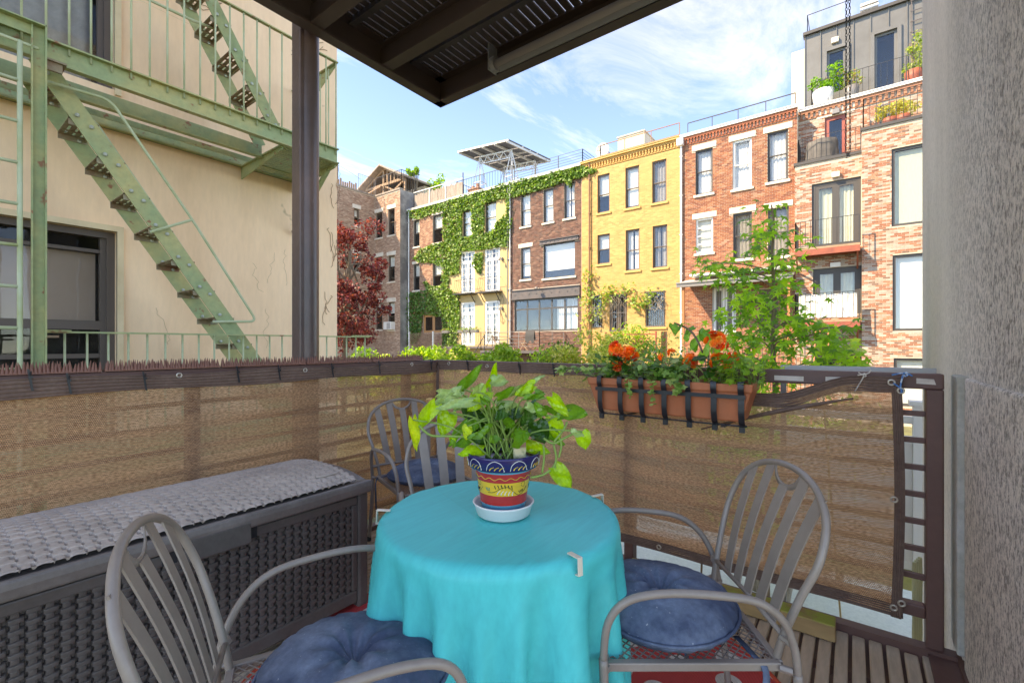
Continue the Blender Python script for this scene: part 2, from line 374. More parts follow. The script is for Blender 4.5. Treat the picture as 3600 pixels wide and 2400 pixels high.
def wall_mesh(mb, fr, u0, u1, z0, z1, ops, n=0.0, depth=0.22, back=0.9, flip=False):
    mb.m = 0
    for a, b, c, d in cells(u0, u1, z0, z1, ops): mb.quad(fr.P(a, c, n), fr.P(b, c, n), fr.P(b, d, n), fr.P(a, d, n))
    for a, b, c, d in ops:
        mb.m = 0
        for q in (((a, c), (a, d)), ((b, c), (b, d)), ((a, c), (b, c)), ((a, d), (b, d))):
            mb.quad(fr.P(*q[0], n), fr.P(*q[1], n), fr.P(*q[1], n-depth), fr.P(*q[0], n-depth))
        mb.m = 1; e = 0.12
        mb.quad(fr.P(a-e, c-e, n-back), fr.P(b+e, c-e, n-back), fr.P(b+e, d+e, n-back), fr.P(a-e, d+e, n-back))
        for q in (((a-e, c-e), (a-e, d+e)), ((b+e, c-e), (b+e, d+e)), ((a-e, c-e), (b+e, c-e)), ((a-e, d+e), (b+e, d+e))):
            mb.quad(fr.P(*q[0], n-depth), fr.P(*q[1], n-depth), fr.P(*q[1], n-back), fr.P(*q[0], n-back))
    mb.m = 0
def body(mb, fr, u0, u1, z0, z1, deep=9.0, n=0.0, roofm=2):
    mb.m = 0
    mb.quad(fr.P(u0, z0, n), fr.P(u0, z1, n), fr.P(u0, z1, n-deep), fr.P(u0, z0, n-deep))
    mb.quad(fr.P(u1, z0, n), fr.P(u1, z1, n), fr.P(u1, z1, n-deep), fr.P(u1, z0, n-deep))
    mb.quad(fr.P(u0, z0, n-deep), fr.P(u1, z0, n-deep), fr.P(u1, z1, n-deep), fr.P(u0, z1, n-deep))
    mb.m = roofm; mb.quad(fr.P(u0, z1, n), fr.P(u1, z1, n), fr.P(u1, z1, n-deep), fr.P(u0, z1, n-deep)); mb.m = 0
BRICK_MESH = {}
def bricks(house, fr, u0, u1, z0, z1, ops, pal, m, w=None, bl=0.205, bh=0.064, jt=0.0115, n0=0.0, single=0, sfilter=None, proud=0.007):
    """running bond: real bricks standing proud of the mortar; the `single` largest in view become objects of their own"""
    pal = np.asarray(pal, float); mb = MB(); cand = []; row = 0; z = z0
    while z+bh <= z1+1e-6:
        spans = [(u0, u1)]
        for a, b, c, d in ops:
            if c < z+bh and d > z:
                ns = []
                for s, e in spans:
                    if b <= s or a >= e: ns.append((s, e)); continue
                    if a > s: ns.append((s, a))
                    if b < e: ns.append((b, e))
                spans = ns
        off = (row % 2)*(bl+jt)*0.5 + (random.random()-0.5)*0.02
        for s, e in spans:
            k = math.floor((s-u0-off)/(bl+jt)); u = u0+off+k*(bl+jt)
            while u < e:
                a, b = max(u, s), min(u+bl, e)
                if b-a > 0.03:
                    ci = RNG.choice(len(pal), p=w); c = np.clip(pal[ci]*random.uniform(0.82, 1.18), 0, 1); h = n0+proud*random.uniform(0.5, 1.3)
                    cand.append((a, b, z, ci, c, h))
                u += bl+jt
        z += bh+jt; row += 1
    chosen = set()
    if single:
        full = [i for i, b in enumerate(cand) if b[1]-b[0] > bl-0.002 and (sfilter is None or sfilter(b))]
        full.sort(key=lambda i: (fr.P(cand[i][0], cand[i][2])-Vector((0, 0, EYE))).length)
        chosen = set(full[:single])
    for i, (a, b, zz_, ci, c, h) in enumerate(cand):
        if i in chosen:
            key = (m.name, int(ci), bl, bh, i % 3)
            if key not in BRICK_MESH:
                q = MB(); q.col = tuple(np.clip(pal[ci]*(0.9, 1.0, 1.12)[i % 3], 0, 1)); q.box(-0.012, 0.012, -bl/2, bl/2, -bh/2, bh/2)
                BRICK_MESH[key] = q.mesh('brick', m, colour=True)
            p = fr.P((a+b)/2, zz_+bh/2, h-0.012); ob = inst('brick', BRICK_MESH[key], house); ob.location = p
        else:
            mb.col = tuple(c); fr.box(mb, a, b, zz_, zz_+bh, n0-0.01, h)
    o = mb.build('brickwork', m, house, colour=True); o['kind'] = 'stuff'; return o
def curtain(fr, w, u0, u1, z0, z1, n, m, amp=0.03, per=0.16, name='curtain'):
    mb = MB(); k = max(4, int((u1-u0)/0.03)); P = []
    ph = random.random()*6
    for i in range(k+1):
        u = u0+(u1-u0)*i/k; d = n+amp*math.sin(2*PI*u/per+ph)*(0.7+0.3*math.sin(u*7))
        P.append([fr.P(u, z0, d), fr.P(u, (z0+z1)/2, d*1.0+0.004*math.sin(u*31)), fr.P(u, z1, d)])
    mb.grid(P); return mb.build(name, m, w, smooth=True)
def window(house, fr, r, kind='double', fm='frame_dark', cur=None, cr=1.0, fw=0.055, dp=0.13, lintel=None, sill=None, glass='glass', label=None, name='window', grid=(2, 3), split=0.5, lint=(0.17, 0.26), bars=0, curm=None, mullions=None, transom=None):
    u0, u1, z0, z1 = r; F = M[fm]
    mb = MB(); n0, n1 = -dp, -dp+0.06
    for q in ((u0, u0+fw, z0, z1), (u1-fw, u1, z0, z1), (u0+fw, u1-fw, z0, z0+fw), (u0+fw, u1-fw, z1-fw, z1)): fr.box(mb, *q, n0, n1)
    w = mb.build(name, F, house)
    if label: w['label'] = label
    def pane(a, b, c, d, n): q = MB(); fr.box(q, a, b, c, d, n-0.003, n+0.003); return q.build('pane', M[glass], w)
    def sash(a, b, c, d, n, s=0.04, rows=1, colms=1):
        q = MB()
        for x in ((a, a+s, c, d), (b-s, b, c, d), (a+s, b-s, c, c+s), (a+s, b-s, d-s, d)): fr.box(q, *x, n-0.018, n+0.018)
        for i in range(1, colms): x = a+(b-a)*i/colms; fr.box(q, x-0.011, x+0.011, c+s, d-s, n-0.012, n+0.0121)
        for i in range(1, rows): x = c+(d-c)*i/rows; fr.box(q, a+s, b-s, x-0.011, x+0.011, n-0.011, n+0.0135)
        q.build('sash', F, w); pane(a+s, b-s, c+s, d-s, n)
    a, b, c, d = u0+fw, u1-fw, z0+fw, z1-fw
    if kind == 'double':
        zm = c+(d-c)*split; sash(a, b, zm-0.02, d, -dp+0.03); sash(a, b, c, zm+0.02, -dp-0.012)
    elif kind == 'fixed': pane(a, b, c, d, -dp+0.02)
    elif kind == 'jalousie':
        for k in range(4): sash(a, b, c+(d-c)*k/4, c+(d-c)*(k+1)/4, -dp+0.03, 0.03)
    elif kind == 'french':
        zt = c+(d-c)*(0.76 if transom is None else transom)
        sash(a, b, zt+0.03, d, -dp+0.03, 0.05, 2, 4)
        q = MB(); fr.box(q, a, b, zt-0.03, zt+0.03, -dp, -dp+0.07); q.build('transom', F, w)
        um = (a+b)/2; sash(a, um, c, zt-0.03, -dp+0.03, 0.09, grid[1], grid[0]); sash(um, b, c, zt-0.03, -dp+0.031, 0.09, grid[1], grid[0])
    elif kind == 'doors':
        um = (a+b)/2; sash(a, um, c, d, -dp+0.03, 0.13); sash(um, b, c, d, -dp+0.031, 0.13)
    elif kind == 'glazing':
        k = mullions or 5; zt = c+(d-c)*0.70
        for i in range(k):
            x0, x1 = a+(b-a)*i/k, a+(b-a)*(i+1)/k
            sash(x0, x1, c, zt, -dp+0.03, 0.05); sash(x0, x1, zt, d, -dp+0.031, 0.05)
    if cur:
        cz0 = d-(d-c)*cr
        if cur == 'pair':
            curtain(fr, w, a, a+(b-a)*0.42, c, d, -dp-0.12, M[curm or 'curtain']); curtain(fr, w, b-(b-a)*0.42, b, c, d, -dp-0.12, M[curm or 'curtain'])
        elif cur == 'blind':
            q = MB(); fr.box(q, a, b, cz0, d, -dp-0.10, -dp-0.09); q.build('blind', M[curm or 'blind'], w)
        else: curtain(fr, w, a, b, cz0, d, -dp-0.12, M[curm or cur])
    if bars:
        q = MB()
        for i in range(bars): x = u0+(u1-u0)*(i+0.5)/bars; q.tube([fr.P(x, z0, 0.05), fr.P(x, z1, 0.05)], 0.012, 5)
        for zz_ in (z0+0.05, z0+(z1-z0)*0.5, z1-0.05): fr.box(q, u0, u1, zz_-0.012, zz_+0.012, 0.035, 0.045)
        for zz_ in (z0+0.05, z1-0.05):
            for x in (u0, u1): fr.box(q, x-0.012, x+0.012, zz_-0.01, zz_+0.01, -0.05, 0.045)
        q.build('security_bars', M['rail_grey'], w)
    if lintel:
        q = MB(); fr.box(q, u0-lint[0], u1+lint[0], z1+0.005, z1+lint[1], -0.1, 0.035); q.build('lintel', M[lintel], w, bevel=0.012)
    if sill:
        q = MB(); fr.box(q, u0-0.09, u1+0.09, z0-0.12, z0-0.002, -0.14, 0.075); q.build('sill', M[sill], w, bevel=0.012)
    return w
def railing(parent, name, pts, h, m, spacing=0.13, r=0.009, rails=(1.0,), post=0.02, posts=None, bal=True, lo=0.06):
    """metal railing along a polyline of base points"""
    mb = MB(); pts = [Vector(p) for p in pts]; up = Vector((0, 0, h))
    for a, b in zip(pts, pts[1:]):
        L = (b-a).length
        for t_ in rails: mb.bar(a+up*t_, b+up*t_, r*2.2, r*2.2)
        if bal:
            if lo: mb.bar(a+Vector((0, 0, lo)), b+Vector((0, 0, lo)), r*2.2, r*2.2)
            k = max(1, int(L/spacing))
            for i in range(k+1): p = a+(b-a)*(i/k); mb.tube([p+Vector((0, 0, lo)), p+up], r, 4, cap=False)
        k = max(1, round(L/(posts or 1.6)))
        for i in range(k+1): p = a+(b-a)*(i/k); mb.bar(p, p+up, post*1.6, post*1.6, (1, 0, 0))
    return mb.build(name, m, parent)
def dentil_cornice(house, fr, u0, u1, z, m, colr, rows=(0.0,), step=0.17, colour=True):
    mb = MB(); mb.col = colr
    fr.box(mb, u0, u1, z-0.12, z, 0.0, 0.10); fr.box(mb, u0, u1, z-0.40, z-0.34, 0.0, 0.045)
    k = int((u1-u0)/step)
    for i in range(k):
        a = u0+(i+0.25)*step; mb.col = tuple(np.clip(np.array(colr)*random.uniform(0.8, 1.15), 0, 1)); fr.box(mb, a, a+step*0.5, z-0.34, z-0.20, 0.0, 0.075); fr.box(mb, a, a+step*0.5, z-0.20, z-0.12, 0.0, 0.095)
    return mb.build('cornice', m, house, colour=colour)
def downpipe(house, fr, u, z0, z1, m, r=0.05, n=0.1):
    mb = MB(); mb.tube([fr.P(u, z0, n), fr.P(u, z1, n)], r, 8); z = z0+0.8
    while z < z1: fr.box(mb, u-r*1.35, u+r*1.35, z-0.02, z+0.02, 0.0, n+r*1.2); z += 2.0
    return mb.build('downpipe', m, house, smooth=False)

FR = Frame('X', 24.0)
def yy(px): return FR.at(px, 1000)[0]
Y_IVL, Y_IVS, Y_DK, Y_YL, Y_RD, Y_WH = yy(1437), yy(1578), yy(1795), yy(2045), yy(2391), yy(2803)
ROOF = 11.85; GZ = -1.9
HM = ('mortar', 'dark_room', 'flat_roof')
def house_root(name, label, u, cat='house', X=24.0): return thing(name, label, cat, (X, u, GZ))
def walls(house, fr, u0, u1, z0, z1, ops, m, **k):
    mb = MB(); wall_mesh(mb, fr, u0, u1, z0, z1, ops); body(mb, fr, u0, u1, z0, z1, k.get('deep', 9.0))
    return mb.build('wall', [M[m], M['dark_room'], M['flat_roof']], house)
def gutter(house, fr, u0, u1, z, m='gutter', n1=0.16):
    mb = MB(); fr.box(mb, u0, u1, z, z+0.09, 0.0, n1); fr.box(mb, u0, u1, z+0.09, z+0.13, -0.3, n1+0.03)
    return mb.build('gutter', M[m], house)

# ------------------------------------------------------------------ yellow painted house
H = house_root('painted_house', 'yellow painted brick house between the dark brick house and the orange brick house', (Y_YL+Y_RD)/2)
top = [rc(FR, Z2, 262, 337, 283, 518), rc(FR, Z2, 433, 518, 236, 488), rc(FR, Z2, 597, 685, 197, 456)]
mid = [rc(FR, Z2, 262, 338, 650, 832), rc(FR, Z2, 435, 520, 620, 872), rc(FR, Z2, 600, 690, 595, 855)]
gnd = [rc(FR, Z2, 230, 290, 1022, 1222), rc(FR, Z2, 335, 443, 1018, 1245), rc(FR, Z2, 556, 678, 998, 1218)]
ops = top+mid+gnd
walls(H, FR, Y_RD, Y_YL, GZ, ROOF-0.05, ops, 'yellow_paint')
bricks(H, FR, Y_RD, Y_YL, GZ+0.5, ROOF-0.5, ops, [(0.62, 0.41, 0.16), (0.58, 0.38, 0.14), (0.65, 0.44, 0.18)], M['brick_yellow'], proud=0.004)
for i, r in enumerate(top): window(H, FR, r, 'double', 'frame_brown', 'blind' if i != 2 else 'curtain_grey', (0.55, 0.95, 1)[i], sill='yellow_paint', glass='glass_sky', split=0.48)
for i, r in enumerate(mid): window(H, FR, r, 'double', 'frame_brown', 'pair' if i else 'blind', 0.5, sill='yellow_paint', curm=('blind', 'curtain', 'curtain_grey')[i])
window(H, FR, gnd[0], 'fixed', 'frame_brown', bars=5); window(H, FR, gnd[2], 'double', 'frame_brown', bars=9, sill='yellow_paint')
window(H, FR, gnd[1], 'doors', 'frame_brown', bars=8, name='door', label='barred garden door')
dentil_cornice(H, FR, Y_RD, Y_YL, ROOF, M['brick_yellow'], (0.66, 0.42, 0.13))
gutter(H, FR, Y_RD, Y_YL, ROOF, 'yellow_paint', 0.2)
downpipe(H, FR, Y_YL-0.55, GZ, ROOF, M['copper_pipe'], 0.045)
b0 = FR.P(Y_YL-1.0, ROOF+0.1, -0.4); b1 = FR.P(Y_RD+0.15, ROOF+0.1, -0.4)
railing(H, 'roof_railing', [b0+Vector((3, 0, 0)), b0, b1], 0.95, M['copper_pipe'], rails=(1.0, 0.35), bal=False, posts=1.7, r=0.018, post=0.024)
mb = MB(); mb.box(25.2, 27.4, 9.5, 11.1, ROOF, ROOF+1.55); mb.box(25.15, 27.45, 9.45, 11.15, ROOF+1.55, ROOF+1.62)
t = mb.build('stair_bulkhead', M['cream_block'], H); 
dish = thing('satellite_dish', 'grey satellite dish at the left end of the yellow roof', 'satellite dish', (24.6, 11.7, ROOF+0.13))
mb = MB(); R_ = 0.42; rows = []
for i in range(6):
    a = i/5*0.9; rows.append([Vector((-0.18*math.cos(a*1.2)+0.0, 0, 0))+Vector((-0.35*(math.sin(a)**2)*0.5, math.cos(k/16*2*PI)*R_*math.sin(a)/0.78, math.sin(k/16*2*PI)*R_*math.sin(a)/0.78)) for k in range(17)])
mb.grid(rows); d = mb.build('reflector', M['galv'], None, smooth=True); d.parent = dish; d.location = (0, 0, 0.62); s = d.modifiers.new('thickness', 'SOLIDIFY'); s.thickness = 0.012
mb = MB(); mb.tube([(0, 0, 0), (0.02, 0, 0.4), (-0.1, 0, 0.62)], 0.025, 6); mb.tube([(-0.15, 0, 0.25), (-0.7, 0, 0.6)], 0.012, 6); mb.blob((-0.7, 0, 0.62), 0.05)
d = mb.build('arm', M['rail_grey'], None); d.parent = dish

# ------------------------------------------------------------------ orange brick house
H = house_root('orange_brick_house', 'orange brick house with white stone lintels and a grey canopy over its back door', (Y_RD+Y_WH)/2)
top = [rc(FR, Z2, 863, 968, 130, 405), rc(FR, Z2, 1090, 1207, 70, 370), rc(FR, Z2, 1303, 1430, 18, 325)]
mid = [rc(FR, Z2, 865, 970, 552, 765), rc(FR, Z2, 1093, 1208, 518, 800), rc(FR, Z2, 1306, 1434, 487, 785)]
gnd = [rc(FR, Z2, 965, 1110, 970, 1260), rc(FR, Z2, 1250, 1370, 985, 1330)]
ops = top+mid+gnd
walls(H, FR, Y_WH, Y_RD, GZ, ROOF-0.05, ops, 'mortar_light')
lops = [(a-0.17, b+0.17, d_, d_+0.26) for a, b, c, d_ in top+mid]
PAL_O = [(0.37, 0.135, 0.065), (0.31, 0.10, 0.05), (0.42, 0.18, 0.09), (0.24, 0.08, 0.045), (0.40, 0.22, 0.14)]
bricks(H, FR, Y_WH+0.01, Y_RD-0.02, GZ+0.5, ROOF-0.42, ops+lops, PAL_O, M['brick'], [0.34, 0.26, 0.2, 0.12, 0.08], single=300, sfilter=lambda b: b[2] > 3.2)
for i, r in enumerate(top): window(H, FR, r, 'double', ('frame_dark', 'frame_white', 'frame_dark')[i], 'curtain', 1.0, lintel='stone', sill='stone', split=(0.52, 0.5, 0.53)[i])
window(H, FR, mid[0], 'jalousie', 'frame_white', 'blind', 1.0, lintel='stone', sill='stone', label='white louvred window')
window(H, FR, mid[1], 'double', 'frame_dark', 'curtain_grey', 1.0, lintel='stone', sill='stone', label='window with patterned grey curtain')
window(H, FR, mid[2], 'double', 'frame_dark', 'curtain_grey', 1.0, lintel='stone', sill='stone')
window(H, FR, gnd[0], 'doors', 'frame_white', 'pair', bars=8, curm='curtain_grey'); window(H, FR, gnd[1], 'doors', 'frame_brown', name='door')
dentil_cornice(H, FR, Y_WH, Y_RD, ROOF, M['brick'], (0.40, 0.13, 0.07), step=0.15)
gutter(H, FR, Y_WH, Y_RD, ROOF); downpipe(H, FR, Y_RD-0.08, GZ, ROOF-0.35, M['gutter'], 0.055)
mb = MB(); fr = FR; fr.box(mb, Y_RD-0.22, Y_RD+0.12, ROOF-0.42, ROOF-0.02, 0.02, 0.28); mb.build('gutter_hopper', M['gutter'], H, bevel=0.06)
b0 = FR.P(Y_RD-0.3, ROOF+0.1, -0.3); b1 = FR.P(Y_WH+0.1, ROOF+0.1, -0.3)
railing(H, 'roof_railing', [b0, b1], 0.75, M['iron'], bal=False, posts=1.35, r=0.017, post=0.020)
# canopy: sloping metal roof, fascia, posts
ca = onX(2383, 1000, 22.6); y0, y1, zc = Y_WH+0.05, ca.y, ca.z
mb = MB(); mb.prism([(22.6, y0, zc-0.02), (24.0, y0, zc+0.30), (24.0, y0, zc+0.36), (22.6, y0, zc+0.05)], (0, y1-y0, 0)); cnp = mb.build('canopy_roof', M['galv'], H)
mb = MB(); mb.box(22.5, 22.6, y0-0.02, y1+0.05, zc-0.16, zc+0.06); mb.box(22.46, 22.5, y0-0.02, y1+0.05, zc+0.0, zc+0.075); mb.build('canopy_fascia', M['rail_grey'], H, bevel=0.01)
mb = MB(); mb.box(23.1, 23.96, y0+0.1, Y_RD-0.7, zc+0.42, zc+0.52); mb.build('canopy_upstand', M['galv'], H)
for y in (y0+0.15, y1-0.25):
    mb = MB(); mb.box(22.62, 22.72, y-0.05, y+0.05, GZ, zc-0.02); mb.build('canopy_post', M['wood_orange'], H)

# ------------------------------------------------------------------ dark red brick house
H = house_root('dark_brick_house', 'dark red brick house with one big picture window and a glazed back wall', (Y_YL+Y_DK)/2)
top = [rc(FR, Z1, 1335, 1402, 350, 580), rc(FR, Z1, 1490, 1560, 320, 552), rc(FR, Z1, 1633, 1708, 275, 523)]
mid = [rc(FR, Z1, 1335, 1402, 725, 945)]; big = rc(FR, Z1, 1490, 1708, 692, 930); glz = rc(FR, Z1, 1290, 1732, 1072, 1300)
ops = top+mid+[big, glz]
walls(H, FR, Y_YL, Y_DK, GZ, ROOF-0.05, ops, 'mortar_dark')
PAL_D = [(0.135, 0.055, 0.038), (0.18, 0.078, 0.052), (0.095, 0.042, 0.03), (0.24, 0.12, 0.08)]
bm_big = (big[0]-0.25, big[1]+0.25, big[3], big[3]+0.28); bm_gl = (glz[0]-0.1, glz[1]+0.2, glz[3], glz[3]+0.62)
bricks(H, FR, Y_YL+0.02, Y_DK-0.02, GZ+0.5, ROOF-0.1, ops+[bm_big, bm_gl], PAL_D, M['brick'], [0.4, 0.3, 0.2, 0.1])
for i, r in enumerate(top): window(H, FR, r, 'double', 'frame_dark', ('blind', 'blind', 'pair')[i], 0.95, sill='stone', glass='glass_sky')
window(H, FR, mid[0], 'double', 'frame_dark', 'blind', 0.9, sill='stone', lintel='stone')
window(H, FR, big, 'fixed', 'frame_dark', 'blind', 0.78, sill='stone', glass='glass_sky', label='big picture window with a white blind')
gz = window(H, FR, glz, 'glazing', 'frame_dark', None, mullions=5, name='glazed_wall')
curtain(FR, gz, glz[0]+0.1, glz[0]+1.0, glz[2]+0.1, glz[3]-0.1, -0.4, M['curtain']); curtain(FR, gz, glz[0]+1.2, glz[0]+1.7, glz[2]+0.1, glz[3]-0.1, -0.4, M['curtain'])
for q in (bm_big, bm_gl):
    mb = MB(); fr.box(mb, q[0], q[1], q[2], q[3], -0.1, 0.05); fr.box(mb, q[0], q[1], q[3]-0.04, q[3], 0.05, 0.12); fr.box(mb, q[0], q[1], q[2], q[2]+0.04, 0.05, 0.12)
    k = 9
    for i in range(k): u = q[0]+(q[1]-q[0])*(i+0.5)/k; fr.box(mb, u-0.03, u+0.03, (q[2]+q[3])/2-0.03, (q[2]+q[3])/2+0.03, 0.05, 0.075)
    mb.build('steel_beam', M['steel_beam'], H)
gutter(H, FR, Y_YL, Y_DK, ROOF-0.03); downpipe(H, FR, Y_DK-0.02, GZ, ROOF, M['galv'], 0.05)
c0 = FR.P(Y_DK-0.1, ROOF+0.1, -0.3); c1 = FR.P(Y_YL+0.1, ROOF+0.1, -0.3)
railing(H, 'cable_railing', [c0, c1, c1+Vector((4, 0, 0))], 1.0, M['iron'], bal=False, rails=(1.0, 0.8, 0.64, 0.48, 0.32, 0.16), r=0.009, posts=1.7, post=0.026)
mb = MB(); q = FR.at(*Z1(1465, 1005)); p = FR.P(q[0], q[1], 0); mb.tube([p, p+Vector((-0.25, 0, 0.12)), p+Vector((-0.4, 0, 0.02))], 0.015, 6); mb.lathe([(0.03, 0.08), (0.06, 0.03), (0.16, -0.06), (0.15, -0.07), (0.05, 0.01)], p+Vector((-0.4, 0, -0.03)), 16)
mb.build('wall_lamp', M['rail_grey'], H)

# ------------------------------------------------------------------ ochre stucco house with french doors, under the ivy
H = house_root('stucco_house', 'ochre stucco house covered in ivy with white french doors and iron balconies', (Y_DK+Y_IVS)/2)
top = [rc(FR, Z1, 935, 998, 465, 652), rc(FR, Z1, 1090, 1165, 408, 625)]
f1 = [rc(FR, Z1, 922, 1018, 750, 1042), rc(FR, Z1, 1086, 1190, 725, 1030)]; f2 = [rc(FR, Z1, 922, 1018, 1102, 1402), rc(FR, Z1, 1086, 1190, 1092, 1392)]
ops = top+f1+f2
walls(H, FR, Y_DK, Y_IVS, GZ, ROOF-0.05, ops, 'stucco')
for r in top: window(H, FR, r, 'double', 'frame_dark', 'blind', 0.95, glass='glass_sky')
for r in f1+f2: window(H, FR, r, 'french', 'frame_white', 'pair', grid=(2, 5), fw=0.08, name='french_door', dp=0.1)
gutter(H, FR, Y_DK, Y_IVS, ROOF-0.03); downpipe(H, FR, Y_DK+0.18, GZ, ROOF, M['rail_grey'], 0.04)
for r in f1:                                                  # belly balconies
    zf = r[2]-0.02; a, b = r[0]-0.12, r[1]+0.12
    mb = MB(); fr.box(mb, a-0.1, b+0.1, zf-0.08, zf, 0.0, 0.62)
    for u in (a+0.1, b-0.1): mb.bar(FR.P(u, zf-0.08, 0.5), FR.P(u, zf-0.65, 0.02), 0.04, 0.04)
    mb.build('balcony_floor', M['iron'], H)
    mb = MB()
    for z in (0.95, 0.08): mb.tube([FR.P(a, zf+z, 0.02), FR.P(a, zf+z, 0.5), FR.P(b, zf+z, 0.5), FR.P(b, zf+z, 0.02)], 0.014, 5)
    for i in range(9):
        u = a+(b-a)*i/8; mb.tube(smoothpath([FR.P(u, zf+0.03, 0.48), FR.P(u, zf+0.25, 0.63), FR.P(u, zf+0.5, 0.55), FR.P(u, zf+0.95, 0.5)], 3), 0.010, 4)
    mb.build('balcony_railing', M['iron'], H)
zf = f2[0][2]-0.05; ya, yb = f2[0][1]+0.7, f2[1][0]-0.35
mb = MB(); FR.box(mb, yb, ya, zf-0.12, zf, 0.0, 1.1); mb.build('terrace_floor', M['steel_beam'], H)
mb = MB()
for i in range(26):
    u = yb+(ya-yb)*i/25; mb.tube(smoothpath([FR.P(u, zf+0.03, 1.02), FR.P(u, zf+0.25, 1.15), FR.P(u, zf+0.5, 1.08), FR.P(u, zf+0.95, 1.04)], 3), 0.010, 4)
for z in (0.95, 0.08): mb.tube([FR.P(ya, zf+z, 0.02), FR.P(ya, zf+z, 1.04), FR.P(yb, zf+z, 1.04)], 0.016, 5)
mb.build('terrace_railing', M['iron'], H)
for k, x in enumerate((895, 1005, 1040, 1095)):
    q = FR.at(*Z1(x, 1330)); p = FR.P(q[0], zf+0.95, 1.15)
    w = thing('window_box', ['small dark window box on the terrace railing, far left', 'small dark window box on the terrace railing, second from left', 'small dark window box on the terrace railing, third from left', 'small dark window box on the terrace railing, far right'][k], 'window box', p, 'window boxes on the iron terrace')
    mb = MB(); mb.prism([p+Vector((-0.09, -0.3, 0)), p+Vector((0.09, -0.3, 0)), p+Vector((0.12, -0.3, 0.18)), p+Vector((-0.12, -0.3, 0.18))], (0, 0.6, 0)); mb.build('trough', M['rail_grey'], w)
    P = np.array(p)+np.array([0, 0, 0.22])+RNG.normal(size=(90, 3))*np.array([0.07, 0.2, 0.07]); leaf_cloud(P, 0.09, jitter_cols(90, [(0.12, 0.22, 0.05), (0.5, 0.25, 0.2), (0.2, 0.32, 0.08)], [0.6, 0.1, 0.3]), 'foliage', M['leaf'], w)
for (x, y) in ((1208, 805), (1208, 1145)):
    q = FR.at(*Z1(x, y)); p = FR.P(q[0], q[1], 0); mb = MB(); mb.box(p.x-0.12, p.x-0.002, p.y-0.06, p.y+0.06, p.z-0.1, p.z+0.1); mb.tube([p+Vector((-0.1, 0, 0)), p+Vector((-0.3, 0, 0.05)), p+Vector((-0.34, 0, -0.12))], [0.02, 0.03, 0.08], 8)
    mb.build('wall_lamp', M['rail_grey'], H)
c0 = FR.P(Y_IVS-0.5, ROOF+0.1, -0.3); c1 = FR.P(Y_DK+0.1, ROOF+0.1, -0.3)
railing(H, 'roof_railing', [c0+Vector((2.5, 0, 0)), c0, c1], 1.25, M['iron'], spacing=0.24, r=0.014, posts=2.2, post=0.026)
mb = MB(); mb.box(25.2, 25.9, 22.0, 23.0, ROOF, ROOF+0.9); mb.box(25.15, 25.95, 21.95, 23.05, ROOF+0.9, ROOF+0.98); mb.tube([(25.5, 22.3, ROOF+0.98), (25.5, 22.3, ROOF+1.35)], 0.13, 10); mb.tube([(25.5, 22.75, ROOF+0.98), (25.5, 22.75, ROOF+1.25)], 0.13, 10)
mb.build('chimney', mat('chimney_brick', (0.34, 0.15, 0.09), 0.9, (0.45, 0.32, 0.24), 2.5), H)

# ------------------------------------------------------------------ ivy-clad brick house at the left
H = house_root('ivy_brick_house', 'brown brick house half covered in ivy beside the grey side wall of the tenement', (Y_IVS+Y_IVL)/2)
top = [rc(FR, Z1, 595, 637, 535, 720), rc(FR, Z1, 728, 795, 498, 692)]; mid = [rc(FR, Z1, 595, 637, 838, 1020), rc(FR, Z1, 728, 795, 828, 1008)]; gnd = [rc(FR, Z1, 662, 798, 1185, 1312)]
ops = top+mid+gnd
walls(H, FR, Y_IVS, Y_IVL, GZ, ROOF-0.05, ops, 'mortar_tan')
PAL_T = [(0.40, 0.22, 0.14), (0.34, 0.17, 0.11), (0.47, 0.28, 0.19), (0.28, 0.13, 0.09)]
bricks(H, FR, Y_IVS+0.02, Y_IVL-0.02, GZ+0.5, ROOF-0.1, ops, PAL_T, M['brick'])
for r in top+mid: window(H, FR, r, 'double', 'frame_dark', 'blind', 0.45, sill='stone', lintel='stone', lint=(0.12, 0.2), glass='glass_sky')
window(H, FR, gnd[0], 'doors', 'frame_wood', name='door', label='wood framed garden doors')
gutter(H, FR, Y_IVS, Y_IVL+0.1, ROOF-0.03); downpipe(H, FR, Y_IVL-0.12, GZ, ROOF, M['galv'], 0.06)
# wooden roof fence with a white top rail
fe = thing('roof_fence', 'grey picket fence with a pale top rail on the ivy house roof', 'fence', FR.P(Y_IVL-0.6, ROOF+0.1, -0.15))
a = FR.P(Y_IVL-0.5, ROOF+0.1, -0.15); b = FR.P(Y_IVS-1.3, ROOF+0.1, -0.15); k = 42
for i in range(k):
    p = a+(b-a)*(i+0.5)/k; wd = (b-a).length/k*0.42; mb = MB(); hgt = random.uniform(1.0, 1.2)
    mb.box(p.x-0.012+random.uniform(-0.01, 0.01), p.x+0.012, p.y-wd, p.y+wd, p.z, p.z+hgt); mb.build('picket', M['wood_grey'], fe)
mb = MB(); mb.bar(a+Vector((-0.06, 0, 1.28)), b+Vector((-0.06, 0, 1.28)), 0.05, 0.06); mb.bar(a+Vector((0.05, 0, 0.2)), b+Vector((0.05, 0, 0.2)), 0.05, 0.06); mb.build('rail', M['gutter'], fe)
for i in range(4):
    p = a+(b-a)*i/3+Vector((-0.03, 0, 0)); mb = MB(); mb.box(p.x-0.03, p.x+0.03, p.y-0.03, p.y+0.03, p.z, p.z+(1.7 if i == 3 else 1.3)); mb.build('post', M['iron'] if i in (0, 3) else M['gutter'], fe)

